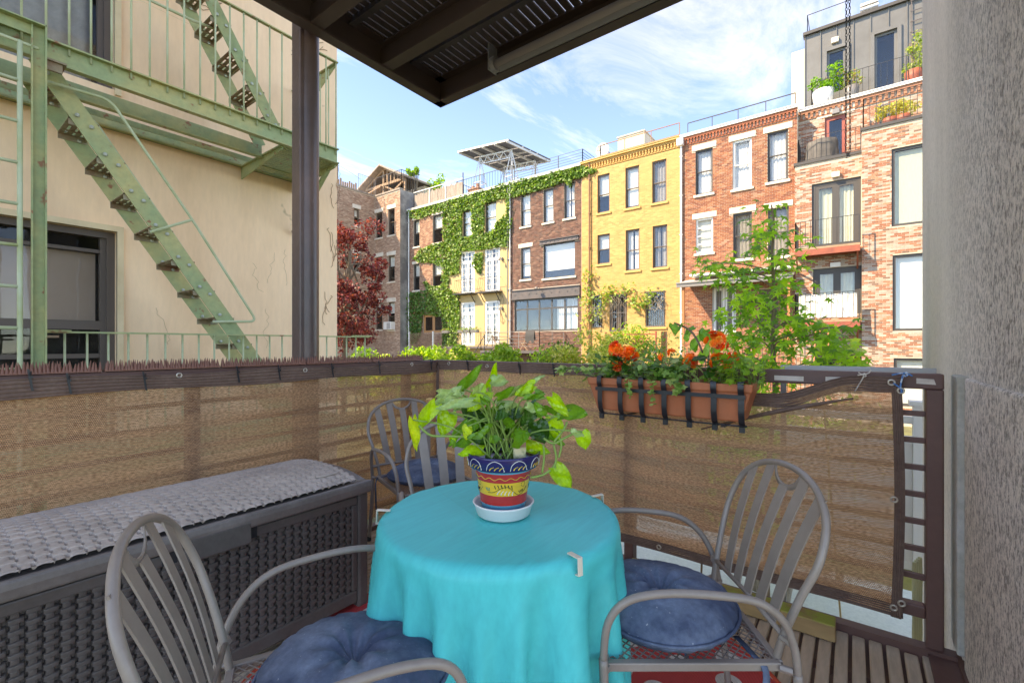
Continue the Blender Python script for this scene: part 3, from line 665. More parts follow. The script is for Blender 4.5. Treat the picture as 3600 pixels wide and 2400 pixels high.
# ------------------------------------------------------------------ tenement at the far left (two faces and a grey side)
XT = 23.2; FT = Frame('X', XT); YT0 = FT.at(1407, 700)[0]; YT1 = FT.at(1318, 700)[0]; FL = Frame('Y', YT1)
ZT = FT.at(1407, 664)[1]; xl = 15.5
H = house_root('brick_tenement', 'tan brick tenement corner with white lintels behind the purple maple', YT0, 'apartment house', XT)
opsR = [rc(FT, Z1, 335, 380, 485, 660), rc(FT, Z1, 420, 466, 458, 640), rc(FT, Z1, 335, 380, 790, 968), rc(FT, Z1, 420, 466, 780, 960), rc(FT, Z1, 335, 380, 1105, 1290), rc(FT, Z1, 420, 466, 1100, 1292)]
wl = rc(FL, Z1, 185, 222, 458, 580); wl2 = (wl[0], wl[1], wl[2]-3.6, wl[3]-3.6); wl3 = (wl[0], wl[1], wl[2]-7.0, wl[3]-7.0); opsL = [wl, wl2, wl3]
mb = MB(); wall_mesh(mb, FT, YT0, YT1, GZ, ZT, opsR); wall_mesh(mb, FL, xl, XT, GZ, ZT, opsL)
mb.m = 2; mb.quad((XT, YT0, ZT), (XT+9, YT0, ZT), (XT+9, YT1+6, ZT), (XT, YT1+6, ZT)); mb.quad((xl, YT1, ZT), (XT, YT1, ZT), (XT, YT1+6, ZT), (xl, YT1+6, ZT)); mb.m = 0
mb.quad((xl, YT1, GZ), (xl, YT1+6, GZ), (xl, YT1+6, ZT), (xl, YT1, ZT))
mb.build('wall', [M['mortar_tan'], M['dark_room'], M['flat_roof']], H)
mb = MB(); mb.quad((XT, YT0, GZ), (XT+9, YT0, GZ), (XT+9, YT0, ZT), (XT, YT0, ZT)); mb.build('side_wall', M['grey_side'], H)
PAL_N = [(0.50, 0.33, 0.24), (0.44, 0.27, 0.19), (0.56, 0.39, 0.29), (0.38, 0.22, 0.15)]
bricks(H, FT, YT0+0.005, YT1-0.02, GZ+1, ZT-0.1, opsR, PAL_N, M['brick']); bricks(H, FL, xl, XT-0.02, GZ+3, ZT-0.1, opsL, PAL_N, M['brick'])
for i, r in enumerate(opsR): window(H, FT, r, 'double', 'frame_brown', 'blind' if i > 1 else None, 0.4, lintel='stone', sill='stone', lint=(0.14, 0.32))
for r in opsL: window(H, FL, r, 'double', 'frame_brown', 'blind', 0.4, lintel='stone', sill='stone', lint=(0.14, 0.32), fw=0.06)
mb = MB(); FT.box(mb, YT0, YT1, ZT-0.02, ZT+0.1, -0.3, 0.06); FL.box(mb, xl, XT-0.07, ZT-0.02, ZT+0.1, -0.3, 0.06); mb.build('coping', M['wood_grey'], H)
r = opsR[5]; ac = thing('air_conditioner', 'white window air conditioner in the lowest tenement window', 'air conditioner', FT.P((r[0]+r[1])/2, r[2], 0.2))
mb = MB(); FT.box(mb, r[0]-0.05, r[1]+0.05, r[2]+0.02, r[2]+0.62, -0.05, 0.42); mb.build('case', M['white_plastic'], ac, bevel=0.02)
for k in range(9):
    mb = MB(); FT.box(mb, r[0]+0.02, r[0]+(r[1]-r[0])*0.55, r[2]+0.1+k*0.05, r[2]+0.125+k*0.05, 0.42, 0.428); mb.build('louvre', M['rail_grey'], ac)
railing(H, 'roof_railing', [(XT+0.2, YT1-0.0, ZT+0.1), (XT+0.2, YT0+0.1, ZT+0.1), (XT+1.6, YT0+0.1, ZT+0.1)], 1.5, M['iron'], spacing=0.2, r=0.016, posts=1.6)
railing(H, 'roof_railing', [(XT-1.5, YT1+0.1, ZT+0.1), (XT+0.1, YT1+0.1, ZT+0.1)], 1.4, M['rail_grey'], spacing=0.16, r=0.012, posts=1.6)
for i in range(34):                                            # ragged timber stakes along the parapet
    x = XT-1.7-i*0.19; mb = MB(); hh = random.uniform(0.35, 0.62); mb.box(x-0.07, x+0.07, YT1+0.12, YT1+0.16, ZT+0.1, ZT+0.1+hh); mb.build('stake', M['wood_tan'], H)
for x in (XT-5.9, XT-4.6, XT-3.2):
    mb = MB(); mb.tube([(x, YT1+0.3, ZT), (x, YT1+0.3, ZT+1.75)], 0.05, 6); mb.build('post', M['frame_brown'], H)
mb = MB(); mb.tube(smoothpath([(XT-8, YT1+0.3, ZT+1.9), (XT-5.9, YT1+0.3, ZT+1.72), (XT-4.6, YT1+0.3, ZT+1.7), (XT-3.2, YT1+0.3, ZT+1.7), (XT-1.2, YT1+0.3, ZT+1.2)], 5), 0.012, 4); mb.build('string_wire', M['iron'], H)
# half built roof cabin
cb = thing('roof_cabin', 'unfinished timber roof cabin with an open gable above the tenement', 'cabin', (XT+0.5, YT1, ZT))
zt = ZT+0.1; YA, YB = YT1+2.6, YT0+0.6; xg = XT+0.9; ym = (YA+YB)/2-0.0; ze = zt+1.15; zr = zt+2.6; deep = 6.5
for s_, (ya_, yb_) in enumerate(((YA+0.5, ym), (YB-0.3, ym))):
    mb = MB(); P = [Vector((xg-0.5, ya_, ze)), Vector((xg-0.5, yb_, zr)), Vector((xg+deep, yb_, zr)), Vector((xg+deep, ya_, ze))]; mb.prism(P, (0, 0, 0.14)); mb.build('roof_slope', M['wood_grey'], cb)
mb = MB(); mb.box(xg+2.2, xg+deep, YB, YA, zt, ze); mb.build('rear_wall', M['cream_block'], cb)
mb = MB()
for y in (YA, ym+0.1, YB): mb.box(xg, xg+0.16, y-0.08, y+0.08, zt, ze if y != ym+0.1 else zr-0.1)
mb.bar((xg+0.05, YA, ze), (xg+0.05, YB, ze), 0.14, 0.2); mb.bar((xg+0.05, YA, ze+0.05), (xg+0.05, ym, zr-0.1), 0.12, 0.16); mb.bar((xg+0.05, YB, ze+0.05), (xg+0.05, ym, zr-0.1), 0.12, 0.16)
mb.bar((xg+0.1, YB+0.1, ze-0.1), (xg+0.1, YB+1.5, zt+0.4), 0.1, 0.14); mb.bar((xg+0.1, ym, ze-0.1), (xg+0.1, ym-1.1, zt+0.5), 0.1, 0.14); mb.build('timber_frame', M['wood_tan'], cb)
for i in range(5):
    y = YB+0.35+i*(ym-YB-0.3)/5; mb = MB(); mb.box(xg+0.0, xg+0.1, y-0.05, y+0.05, ze+0.1, ze+0.1+(zr-ze-0.3)*(y-YB)/(ym-YB)); mb.build('stud', M['wood_tan'], cb)
mb = MB(); mb.prism([(xg-0.2, YA+0.3, ze-0.6), (xg-0.2, ym+0.2, ze-0.2), (xg+2.2, ym+0.2, ze+0.1), (xg+2.2, YA+0.3, ze-0.3)], (0, 0, 0.1)); mb.build('lean_to', M['wood_tan'], cb)
for k, (cx, cy_, cz, rr) in enumerate(((XT+1.8, YT0+0.4, ZT+1.9, 0.55), (XT+3.6, YT0-0.6, ZT+1.2, 0.9))):
    sh = thing('potted_shrub', ['light green shrub beside the timber roof cabin', 'spreading green shrub behind the roof fence'][k], 'shrub', (cx, cy_, ZT-0.4))
    mb = MB()
    for i in range(5): mb.tube([(cx, cy_, ROOF), (cx+random.uniform(-0.4, 0.4), cy_+random.uniform(-0.4, 0.4), cz+0.2)], 0.03, 5)
    mb.build('stem', M['bark'], sh)
    P = clumps([(cx+random.uniform(-1, 1)*rr*0.7, cy_+random.uniform(-1, 1)*rr, cz+random.uniform(-0.4, 0.5)*rr) for _ in range(9)], [rr*0.4]*9, 60); leaf_cloud(P, 0.17, jitter_cols(len(P), [(0.22, 0.36, 0.05), (0.12, 0.26, 0.04)]), 'foliage', M['leaf'], sh)

# ------------------------------------------------------------------ whitewashed brick building with terraces and zinc penthouse
XW = 23.6; FW = Frame('X', XW); XV = 23.2; FV = Frame('X', XV); XU = 24.6; FU = Frame('X', XU)
H = house_root('whitewashed_brick_building', 'modern whitewashed orange brick building with black framed doors and a zinc penthouse', -1.0, 'apartment house', XW)
yL = FW.at(2795, 700)[0]; yM = FV.at(3030, 700)[0]; yR = -5.0
zL = FW.at(*Z4(893, 1060))[1]; zV = FV.at(*Z4(1320, 835))[1]
dL = [rc(FW, Z3, 268, 570, 320, 735), rc(FW, Z3, 275, 577, 852, 1140), rc(FW, Z3, 280, 580, 1385, 1620)]
a_ = FV.at(*Z3(757, 125)); wR = []
for xx, yt, yb in ((757, 130, 605), (763, 780, 1243), (770, 1408, 1700)):
    u, zt_ = FV.at(*Z3(xx, yt)); zb_ = FV.at(*Z3(xx, yb))[1]; wR.append((u-2.0, u, zb_, zt_))
mb = MB(); wall_mesh(mb, FW, yM, yL, GZ, zL, dL); wall_mesh(mb, FV, yR, yM, GZ, zV, wR)
mb.quad((XV, yM, GZ), (XW, yM, GZ), (XW, yM, zV), (XV, yM, zV)); mb.quad((XW, yM, zL), (XU, yM, zL), (XU, yM, zV), (XW, yM, zV)); mb.quad((XW, yL, GZ), (24.02, yL, GZ), (24.02, yL, zL), (XW, yL, zL))
mb.m = 2; mb.quad((XW, yM, zL), (XU, yM, zL), (XU, yL, zL), (XW, yL, zL)); mb.quad((XV, yR, zV), (XU, yR, zV), (XU, yM, zV), (XV, yM, zV)); mb.m = 0
up = [rc(FU, Z4, 1085, 1222, 735, 985), rc(FU, Z4, 1407, 1560, 660, 790)]; up[0] = (up[0][0], up[0][1], zL+0.02, up[0][3])
wall_mesh(mb, FU, yR, Y_WH, zL-0.5, ROOF, up); body(mb, FU, yR, Y_WH, zL-0.5, ROOF, 8)
mb.build('wall', [M['mortar_light'], M['dark_room'], M['flat_roof']], H)
PAL_W = [(0.40, 0.17, 0.10), (0.52, 0.42, 0.35), (0.46, 0.22, 0.13), (0.37, 0.14, 0.08), (0.25, 0.15, 0.11), (0.49, 0.35, 0.27)]; WW = [0.20, 0.29, 0.15, 0.10, 0.08, 0.18]
kw = dict(bl=0.215, bh=0.060, jt=0.013)
bricks(H, FW, yM, yL, GZ+0.5, zL-0.12, dL, PAL_W, M['brick'], WW, **kw)
bricks(H, FV, -3.2, yM, GZ+0.5, zV-0.12, wR, PAL_W, M['brick'], WW, single=300, sfilter=lambda b: b[0] > -2.1 and 1.6 < b[2] < 9.9, **kw)
bricks(H, FU, -3.2, Y_WH, zL, ROOF-0.42, up, PAL_W, M['brick'], WW, **kw)
window(H, FW, dL[0], 'doors', 'frame_dark', 'pair', curm='curtain_cream', fw=0.12, name='balcony_door', label='black framed balcony doors with cream curtains')
window(H, FW, dL[1], 'doors', 'frame_dark', 'pair', curm='curtain_cream', fw=0.12, name='balcony_door', label='black framed doors above the white screened balcony')
window(H, FW, dL[2], 'doors', 'frame_dark', None, fw=0.12, name='balcony_door')
for i, r in enumerate(wR): window(H, FV, r, 'fixed', 'frame_dark', 'blind', 1.0, fw=0.1, dp=0.12, curm='blind' if i else 'curtain_cream')
window(H, FU, up[0], 'fixed', 'frame_red', None, fw=0.16, glass='glass_sky', name='terrace_door', label='red framed terrace door'); window(H, FU, up[1], 'fixed', 'frame_red', None, fw=0.12, glass='glass_sky', bars=9)
q = up[0]; mb = MB(); FU.box(mb, q[0]-0.3, q[1]+0.3, q[3]+0.01, q[3]+0.45, -0.1, 0.03); mb.build('lintel', M['stone'], H, bevel=0.015)
mb = MB(); FW.box(mb, yM+0.002, yL+0.05, zL, zL+0.12, -0.25, 0.06); mb.build('coping', M['frame_dark'], H); mb = MB(); FV.box(mb, yR, yM+0.03, zV, zV+0.12, -0.25, 0.06); mb.build('coping', M['frame_dark'], H)
railing(H, 'terrace_railing', [FW.P(yL-0.12, zL+0.12, -1.0), FW.P(yL-0.12, zL+0.12, 0.0), FW.P(yM+0.03, zL+0.12, 0.0)], 1.0, M['iron'], spacing=0.16, r=0.008)
railing(H, 'terrace_railing', [FV.P(yM-0.05, zV+0.12, -1.1), FV.P(yM-0.05, zV+0.12, 0.0), FV.P(yR+1, zV+0.12, 0.0)], 1.15, M['iron'], spacing=0.2, r=0.008)
dentil_cornice(H, FU, yR, Y_WH, ROOF, M['brick'], (0.44, 0.20, 0.12), step=0.2); gutter(H, FU, yR, Y_WH, ROOF)
for zz_, nm in ((dL[0][2]-0.02, 0), (dL[1][2]-0.25, 1)):        # projecting red steel balconies
    a, b = yM+0.06, dL[0][1]+0.55
    mb = MB(); FW.box(mb, a, b, zz_-0.1, zz_-0.02, 0.0, 1.0); mb.build('balcony_floor', M['wood_tan'], H)
    mb = MB(); FW.box(mb, a, b, zz_-0.34, zz_-0.1, 0.9, 1.0); FW.box(mb, a, b, zz_-0.14, zz_-0.1, 0.78, 0.9)
    for k in range(4): FW.box(mb, a, b, zz_-0.28, zz_-0.1, 0.1+k*0.2, 0.14+k*0.2)
    for u in (a+0.05, b-0.08): FW.box(mb, u, u+0.06, zz_-0.335, zz_-0.1, 0.0, 0.9); mb.bar(FW.P(u+0.03, zz_-0.3, 0.9), FW.P(u+0.03, zz_-0.9, 0.02), 0.06, 0.06)
    mb.build('balcony_beams', M['redsteel'], H)
    railing(H, 'balcony_railing', [FW.P(b-0.03, zz_, 0.02), FW.P(b-0.03, zz_, 0.96), FW.P(a+0.03, zz_, 0.96)], 1.1, M['iron'], spacing=0.17, r=0.010, posts=3)
    if nm:
        mb = MB(); P = []
        for i in range(40):
            u = a+0.1+(b-a-0.25)*i/39; P.append([FW.P(u, zz_+0.08+j*0.16, 0.90+0.02*math.sin(i*1.3+j)+0.02*math.sin(j*2.1+i*0.4)) for j in range(7)])
        mb.grid(P); cl = mb.build('privacy_sheet', mat('white_privacy_cloth', (0.72, 0.70, 0.67), 0.9), None, smooth=True); tag(cl, 'white privacy sheet tied inside the balcony railing of the whitewashed building', 'privacy sheet')
for (Zx, Zy, fr_) in ((1155, 715, FU), (1155, 1115, FW), ):
    q = fr_.at(*Z4(Zx, Zy)); mb = MB(); fr_.box(mb, q[0]-0.14, q[0]+0.14, q[1]-0.11, q[1]+0.11, 0.01, 0.16); mb.build('wall_light', M['stone'] if fr_ is FW else M['rail_grey'], H, bevel=0.02)
q = FW.at(*Z3(413, 838)); mb = MB(); FW.box(mb, q[0]-0.18, q[0]+0.18, q[1]-0.1, q[1]+0.1, 0.01, 0.1); mb.build('wall_light', M['white_plastic'], H, bevel=0.02)
# penthouse
XP = 26.0; FP = Frame('X', XP); yP = FP.at(2829, 200)[0]; zP0 = ROOF; zP1 = FP.at(*Z4(958, 235))[1]
pw = [rc(FP, Z4, 1098, 1218, 315, 545), rc(FP, Z4, 1400, 1545, 205, 560)]; pw[0] = (pw[0][0], pw[0][1], ROOF+1.1, pw[0][3]); pw[1] = (pw[1][0], pw[1][1], ROOF+0.15, pw[1][3])
mb = MB(); wall_mesh(mb, FP, yR, yP, zP0, zP1, pw); body(mb, FP, yR, yP, zP0, zP1, 6); mb.build('penthouse_wall', [M['zinc'], M['dark_room'], M['flat_roof']], H)
u = yP; i = 0
while u > -3.0:
    mb = MB(); FP.box(mb, u-0.03, u, zP0, zP1, 0.0, 0.05)
    if not any(o_[0]-0.05 < u-0.015 < o_[1]+0.05 for o_ in pw): mb.build('standing_seam', M['zinc'], H)
    else:
        mb = MB(); zz_ = [o_[3] for o_ in pw if o_[0]-0.05 < u-0.015 < o_[1]+0.05][0]; FP.box(mb, u-0.03, u, zz_+0.16, zP1, 0.0, 0.05); mb.build('standing_seam', M['zinc'], H)
    u -= 0.62
mb = MB(); FP.box(mb, yR, yP+0.06, zP1, zP1+0.14, -0.3, 0.14); mb.build('penthouse_fascia', M['frame_dark'], H)
for r in pw:
    window(H, FP, r, 'fixed', 'zinc', None, fw=0.1, glass='glass_sky', dp=0.1)
    mb = MB(); FP.box(mb, r[0]-0.14, r[0], r[2], r[3]+0.14, 0.0, 0.09); FP.box(mb, r[1], r[1]+0.14, r[2], r[3]+0.14, 0.0, 0.09); FP.box(mb, r[0], r[1], r[3], r[3]+0.14, 0.0, 0.09); mb.build('window_surround', M['zinc'], H)
mb = MB(); mb.box(XP+0.05, XP+5, yP+0.0, yP+0.55, ROOF-0.3, zP1-0.55); mb.build('party_wall', M['cream_block'], H)
railing(H, 'terrace_railing', [FU.P(Y_WH-0.5, ROOF+0.13, -1.2), FU.P(Y_WH-0.5, ROOF+0.13, -0.1), FU.P(yR, ROOF+0.13, -0.1)], 1.15, M['iron'], spacing=0.2, r=0.008)
railing(H, 'roof_railing', [FP.P(yP-0.1, zP1+0.1, -2.5), FP.P(yP-0.1, zP1+0.1, -0.2), FP.P(yR, zP1+0.1, -0.2)], 1.0, M['iron'], bal=False, posts=5.0, r=0.012)
mb = MB(); q = FP.at(*Z4(1370, 55)); mb.box(26.6, 27.2, q[0]-0.25, q[0]+0.25, zP1, zP1+0.35)
for k in range(3): mb.box(26.55, 27.25, q[0]-0.33, q[0]+0.33, zP1+0.42+k*0.2, zP1+0.54+k*0.2)
mb.box(26.7, 27.1, q[0]-0.1, q[0]+0.1, zP1+0.35, zP1+0.94); mb.build('roof_vent', M['galv'], H)
mb = MB()
for k in range(8): mb.bar(FP.P(-1.95, ROOF+1.9+k*0.45, 0.1), FP.P(-3.4, ROOF+1.9+k*0.45, 0.1), 0.02, 0.03)
for u in (-2.0, -2.7): mb.bar(FP.P(u, ROOF+0.5, 0.08), FP.P(u, zP1, 0.08), 0.03, 0.03, (1, 0, 0))
mb.build('trellis', M['steel_beam'], H)
q = FP.at(*Z4(1150, 262)); mb = MB(); FP.box(mb, q[0]-0.14, q[0]+0.14, q[1]-0.12, q[1]+0.12, 0.0, 0.14); mb.build('wall_light', M['stone'], H, bevel=0.02)
# planters on the terraces
def round_pot(t, c, r0, r1, h, m):
    mb = MB(); mb.lathe([(r0*0.9, 0), (r0, 0.03), ((r0+r1)/2*1.08, h*0.5), (r1, h), (r1*0.88, h), (r1*0.85, h*0.8), (0.001, h*0.8)], c, 20); return mb.build('pot', m, t, smooth=True)
def terr_plant(X, px, py, label, potm, rp, hp, ncl, spread, ztop, pal, size=0.12):
    c = onX(px, py, X); c.z = ROOF+0.14
    t = thing('potted_plant', label, 'potted plant', c, 'pots on the penthouse terrace')
    round_pot(t, c, rp*0.7, rp, hp, potm)
    mb = MB()
    for i in range(6): mb.tube([c+Vector((0, 0, hp*0.7)), c+Vector((random.uniform(-1, 1)*spread*0.5, random.uniform(-1, 1)*spread*0.5, ztop*0.8))], 0.015, 4)
    mb.build('stem', M['bark'], t)
    P = clumps([(c.x+random.uniform(-0.4, 0.4)*spread, c.y+random.uniform(-1, 1)*spread, c.z+random.uniform(hp, ztop)) for _ in range(ncl)], [0.22]*ncl, 45); leaf_cloud(P, size, jitter_cols(len(P), pal), 'foliage', M['leaf'], t)
px, py = Z4(1075, 640); terr_plant(25.0, px, py, 'leafy green plant in a ribbed white pot on the penthouse terrace', M['white_plastic'], 0.42, 0.75, 16, 0.62, 1.6, [(0.10, 0.25, 0.03), (0.16, 0.33, 0.05)])
px, py = Z4(1255, 570); terr_plant(25.0, px, py, 'flowering shrub in a dark pot right of the white pot on the terrace', M['rail_grey'], 0.28, 0.6, 9, 0.4, 1.35, [(0.25, 0.33, 0.10), (0.35, 0.22, 0.14), (0.2, 0.3, 0.08)], 0.1)
px, py = Z4(1650, 500); terr_plant(25.0, px, py, 'small conifer in a terracotta pot at the right end of the terrace', M['redsteel'], 0.3, 0.55, 14, 0.32, 2.2, [(0.18, 0.27, 0.08), (0.28, 0.33, 0.12)], 0.1)
for k, x in enumerate((1505, 1590)):
    c = FV.P(FV.at(*Z4(x, 735))[0], zV+0.14, -0.5); t = thing('potted_shrub', ['dry looking shrub behind the upper terrace railing, left of two', 'dry looking shrub behind the upper terrace railing, right of two'][k], 'shrub', c)
    round_pot(t, c, 0.2, 0.24, 0.3, M['redsteel']); P = clumps([(c.x+random.uniform(-0.2, 0.2), c.y+random.uniform(-0.35, 0.35), c.z+random.uniform(0.45, 0.75)) for _ in range(8)], [0.2]*8, 50); leaf_cloud(P, 0.1, jitter_cols(len(P), [(0.42, 0.44, 0.16), (0.30, 0.33, 0.12), (0.45, 0.36, 0.18)]), 'foliage', M['leaf'], t)
# covered grill
c = FW.P(FW.at(*Z4(1062, 1010))[0], zL+0.05, -0.5); gm = mat('grey_grill_cover', (0.07, 0.065, 0.06), 0.7, (0.12, 0.11, 0.10), 4)
mb = MB(); rows = []
for i in range(9):
    zf_ = i/8; w_ = 0.62*(1-0.12*zf_) if zf_ < 0.8 else 0.62*0.9*math.sqrt(max(0, 1-((zf_-0.8)/0.2)**2))*1.0+0.0
    rows.append([c+Vector((math.cos(a)*w_*0.55*(1+0.06*math.sin(a*9)), math.sin(a)*w_*(1+0.05*math.sin(a*7+1)), 1.15*zf_)) for a in [2*PI*k/28 for k in range(29)]])
mb.grid(rows); o = mb.build('covered_grill', gm, None, smooth=True); tag(o, 'barbecue grill under a grey fabric cover on the brick terrace', 'grill')

# ------------------------------------------------------------------ rooftop solar canopy
so = thing('solar_canopy', 'raised solar panel canopy on white steel trusses above the ivy roof', 'solar panels', FR.P(19.5, ROOF, -3.5))
def sp(px, py, X): return onX(px, py, X)
A = sp(1610, 532, 25.0); B = sp(1785, 490, 29.5); Cc = sp(1935, 563, 27.5)
A = onZ(1610, 533, 16.35); B = onZ(1787, 491, 16.35); Cc = onZ(1938, 563, 15.9); D_ = A+(Cc-B)
e1 = (B-A); e2 = (D_-A); nrm = e1.cross(e2).normalized()
if nrm.z < 0: nrm = -nrm
ni, nj = 5, 3
for i in range(ni):
    for j in range(nj):
        p0 = A+e1*(i+0.02)/ni+e2*(j+0.03)/nj; du = e1*0.96/ni; dv = e2*0.94/nj
        mb = MB(); mb.m = 0; mb.prism([p0, p0+du, p0+du+dv, p0+dv], nrm*0.05); mb.m = 1; mb.prism([p0+nrm*0.052, p0+du+nrm*0.052, p0+du+dv+nrm*0.052, p0+dv+nrm*0.052], nrm*0.01); mb.build('solar_panel', [M['solar_back'], M['solar_face']], so)
for k in range(5):
    p = A+e1*(k+0.08)/4.2-nrm*0.1; mb = MB(); mb.bar(p, p+e2, 0.10, 0.16, nrm); mb.build('purlin', M['galv'], so)
for k in (0.0, 0.5, 1.0):
    p = A+e2*k-nrm*0.05; mb = MB(); mb.bar(p, p+e1, 0.08, 0.1, nrm); mb.build('rafter', M['galv'], so)
for (fu, fv) in ((0.22, 0.25), (0.85, 0.25), (0.22, 0.8), (0.85, 0.8)):
    p = A+e1*fu+e2*fv-nrm*0.25; mb = MB(); b_ = Vector((p.x, p.y, ROOF))
    for (ox, oy) in ((0.7, 0.7), (0.7, -0.7), (-0.7, 0.7), (-0.7, -0.7)): mb.bar(p, b_+Vector((ox, oy, 0)), 0.07, 0.07)
    zm = (p.z+ROOF)/2
    for (q1, q2) in (((1, 1), (1, -1)), ((1, -1), (-1, -1)), ((-1, -1), (-1, 1)), ((-1, 1), (1, 1))): mb.bar(Vector((p.x+0.35*q1[0], p.y+0.35*q1[1], zm)), Vector((p.x+0.35*q2[0], p.y+0.35*q2[1], zm)), 0.04, 0.04)
    mb.build('truss_leg', M['galv'], so)
for fv in (0.25, 0.8):
    p = A+e1*0.22+e2*fv-nrm*0.25; q = A+e1*0.85+e2*fv-nrm*0.25; dn = Vector((0, 0, -0.55)); mb = MB(); mb.bar(p, q, 0.08, 0.1); mb.bar(p+dn, q+dn, 0.06, 0.06)
    for k in range(8): mb.bar(p+(q-p)*k/8+(dn if k % 2 else Vector()), p+(q-p)*(k+1)/8+(dn if k % 2 == 0 else Vector()), 0.04, 0.04)
    mb.build('truss_beam', M['galv'], so)
# ================================================================== IVY ON THE FACADES
def poly_pts(poly, n):
    P = np.array(poly, float); lo, hi = P.min(0), P.max(0); out = []
    while sum(map(len, out)) < n:
        q = RNG.uniform(lo, hi, (n*2, 2)); ins = np.zeros(len(q), bool); j = len(P)-1
        for i in range(len(P)):
            c = ((P[i, 1] > q[:, 1]) != (P[j, 1] > q[:, 1])) & (q[:, 0] < (P[j, 0]-P[i, 0])*(q[:, 1]-P[i, 1])/(P[j, 1]-P[i, 1]+1e-9)+P[i, 0]); ins ^= c; j = i
        out.append(q[ins])
    return np.concatenate(out)[:n]
IVY = [
 ([(560,480),(800,415),(1230,285),(1500,225),(1750,168),(1850,185),(1860,205),(1780,240),(1690,262),(1672,315),(1640,270),(1560,305),(1440,338),(1330,372),(1260,388),(1200,392),(1090,425),(1000,462),(930,482),(800,472),(720,500),(640,532),(565,522)], 4900, 'top'),
 ([(800,470),(935,480),(930,655),(1000,650),(998,460),(1090,420),(1085,640),(1160,600),(1170,555),(1235,500),(1280,530),(1270,600),(1250,722),(1190,722),(1080,742),(940,752),(918,800),(918,900),(850,920),(838,1000),(915,1060),(918,1250),(890,1405),(800,1410),(800,1205),(700,1190),(690,1020),(668,965),(690,960),(722,992),(790,992),(802,860),(722,832),(640,832),(598,800),(640,742),(722,702),(802,692)], 9200, 'mid'),
 ([(560,1040),(690,1020),(705,1190),(662,1190),(655,1310),(620,1385),(510,1395),(505,1280),(520,1150)], 2000, 'low'),
 ([(1020,772),(1080,762),(1075,862),(1060,905),(1030,892),(1010,852)], 320, 'mid'),
 ([(1240,380),(1270,370),(1262,560),(1244,540)], 260, 'mid'),
]
PAL_IVY = [(0.13, 0.25, 0.04), (0.19, 0.32, 0.06), (0.28, 0.40, 0.12), (0.07, 0.16, 0.025)]
iv = thing('climbing_ivy', 'green ivy climbing over the stucco house and brick houses below their roofline', 'ivy', (23.9, 24, GZ))
pts = []; cl = []
for poly, n, kind in IVY:
    q = poly_pts(poly, n)
    for x, y in q:
        t_ = Z1(x, y); p = onX(t_[0], t_[1], 24.0); p.x -= abs(RNG.normal(0.08, 0.07)); pts.append(p)
    cl.append(jitter_cols(n, PAL_IVY if kind != 'low' else [(0.07, 0.17, 0.04), (0.10, 0.22, 0.05), (0.13, 0.27, 0.06)], amt=0.25))
o = leaf_cloud(pts, 0.165, np.concatenate(cl), 'leaf_mass', M['leaf_far'], iv, up=0.35, aspect=0.9, facing=(-1.0, 0, 0), face_w=1.0); o['kind'] = 'stuff'
mb = MB()
for k in range(26):
    x0, y0 = random.choice([(820, 1380), (860, 1300), (560, 1350), (840, 900), (820, 600), (1255, 700), (1210, 1250)]); P = []
    for i in range(9):
        t_ = Z1(x0, y0); p = onX(t_[0], t_[1], 23.97); P.append(p); x0 += random.uniform(-18, 18); y0 -= random.uniform(15, 45)
    mb.tube(P, 0.012, 4)
mb.build('vine_stem', M['bark'], iv)
# grape vine at the yellow house
vn = thing('grape_vine', 'pale green vine straggling over the ground floor of the yellow house', 'vine', (23.8, 10, GZ))
mb = MB(); pts = []
for path in ([(175, 1240), (190, 1100), (200, 980), (215, 880)], [(200, 1050), (300, 1010), (370, 1000), (470, 985)], [(470, 1050), (520, 1080), (560, 1060), (610, 1010)], [(330, 1020), (300, 1090), (240, 1160)]):
    P = [onX(*Z2(*q), 23.85) for q in path]; P = smoothpath(P, 5); mb.tube(P, 0.02, 5)
    for p in P:
        for _ in range(11): pts.append(np.array(p)+RNG.normal(size=3)*np.array([0.12, 0.22, 0.2])-np.array([0.12, 0, 0]))
for k in range(40):
    x, y = random.choice([(370, 1030), (610, 1030), (260, 1090)]); x += random.uniform(-50, 50); p = onX(*Z2(x, y), 23.8); P = [p]
    for i in range(4): p = p+Vector((random.uniform(-0.05, 0.02), random.uniform(-0.22, 0.22), -random.uniform(0.08, 0.28))); P.append(p)
    mb.tube(P, 0.009, 4)
mb.build('vine_stem', mat('pale_vine_wood', (0.42, 0.34, 0.24), 0.9), vn)
leaf_cloud(pts, 0.17, jitter_cols(len(pts), [(0.24, 0.36, 0.06), (0.34, 0.42, 0.10), (0.16, 0.28, 0.05)]), 'leaf_mass', M['leaf_far'], vn, facing=(-1, 0, 0.3), face_w=0.7)['kind'] = 'stuff'

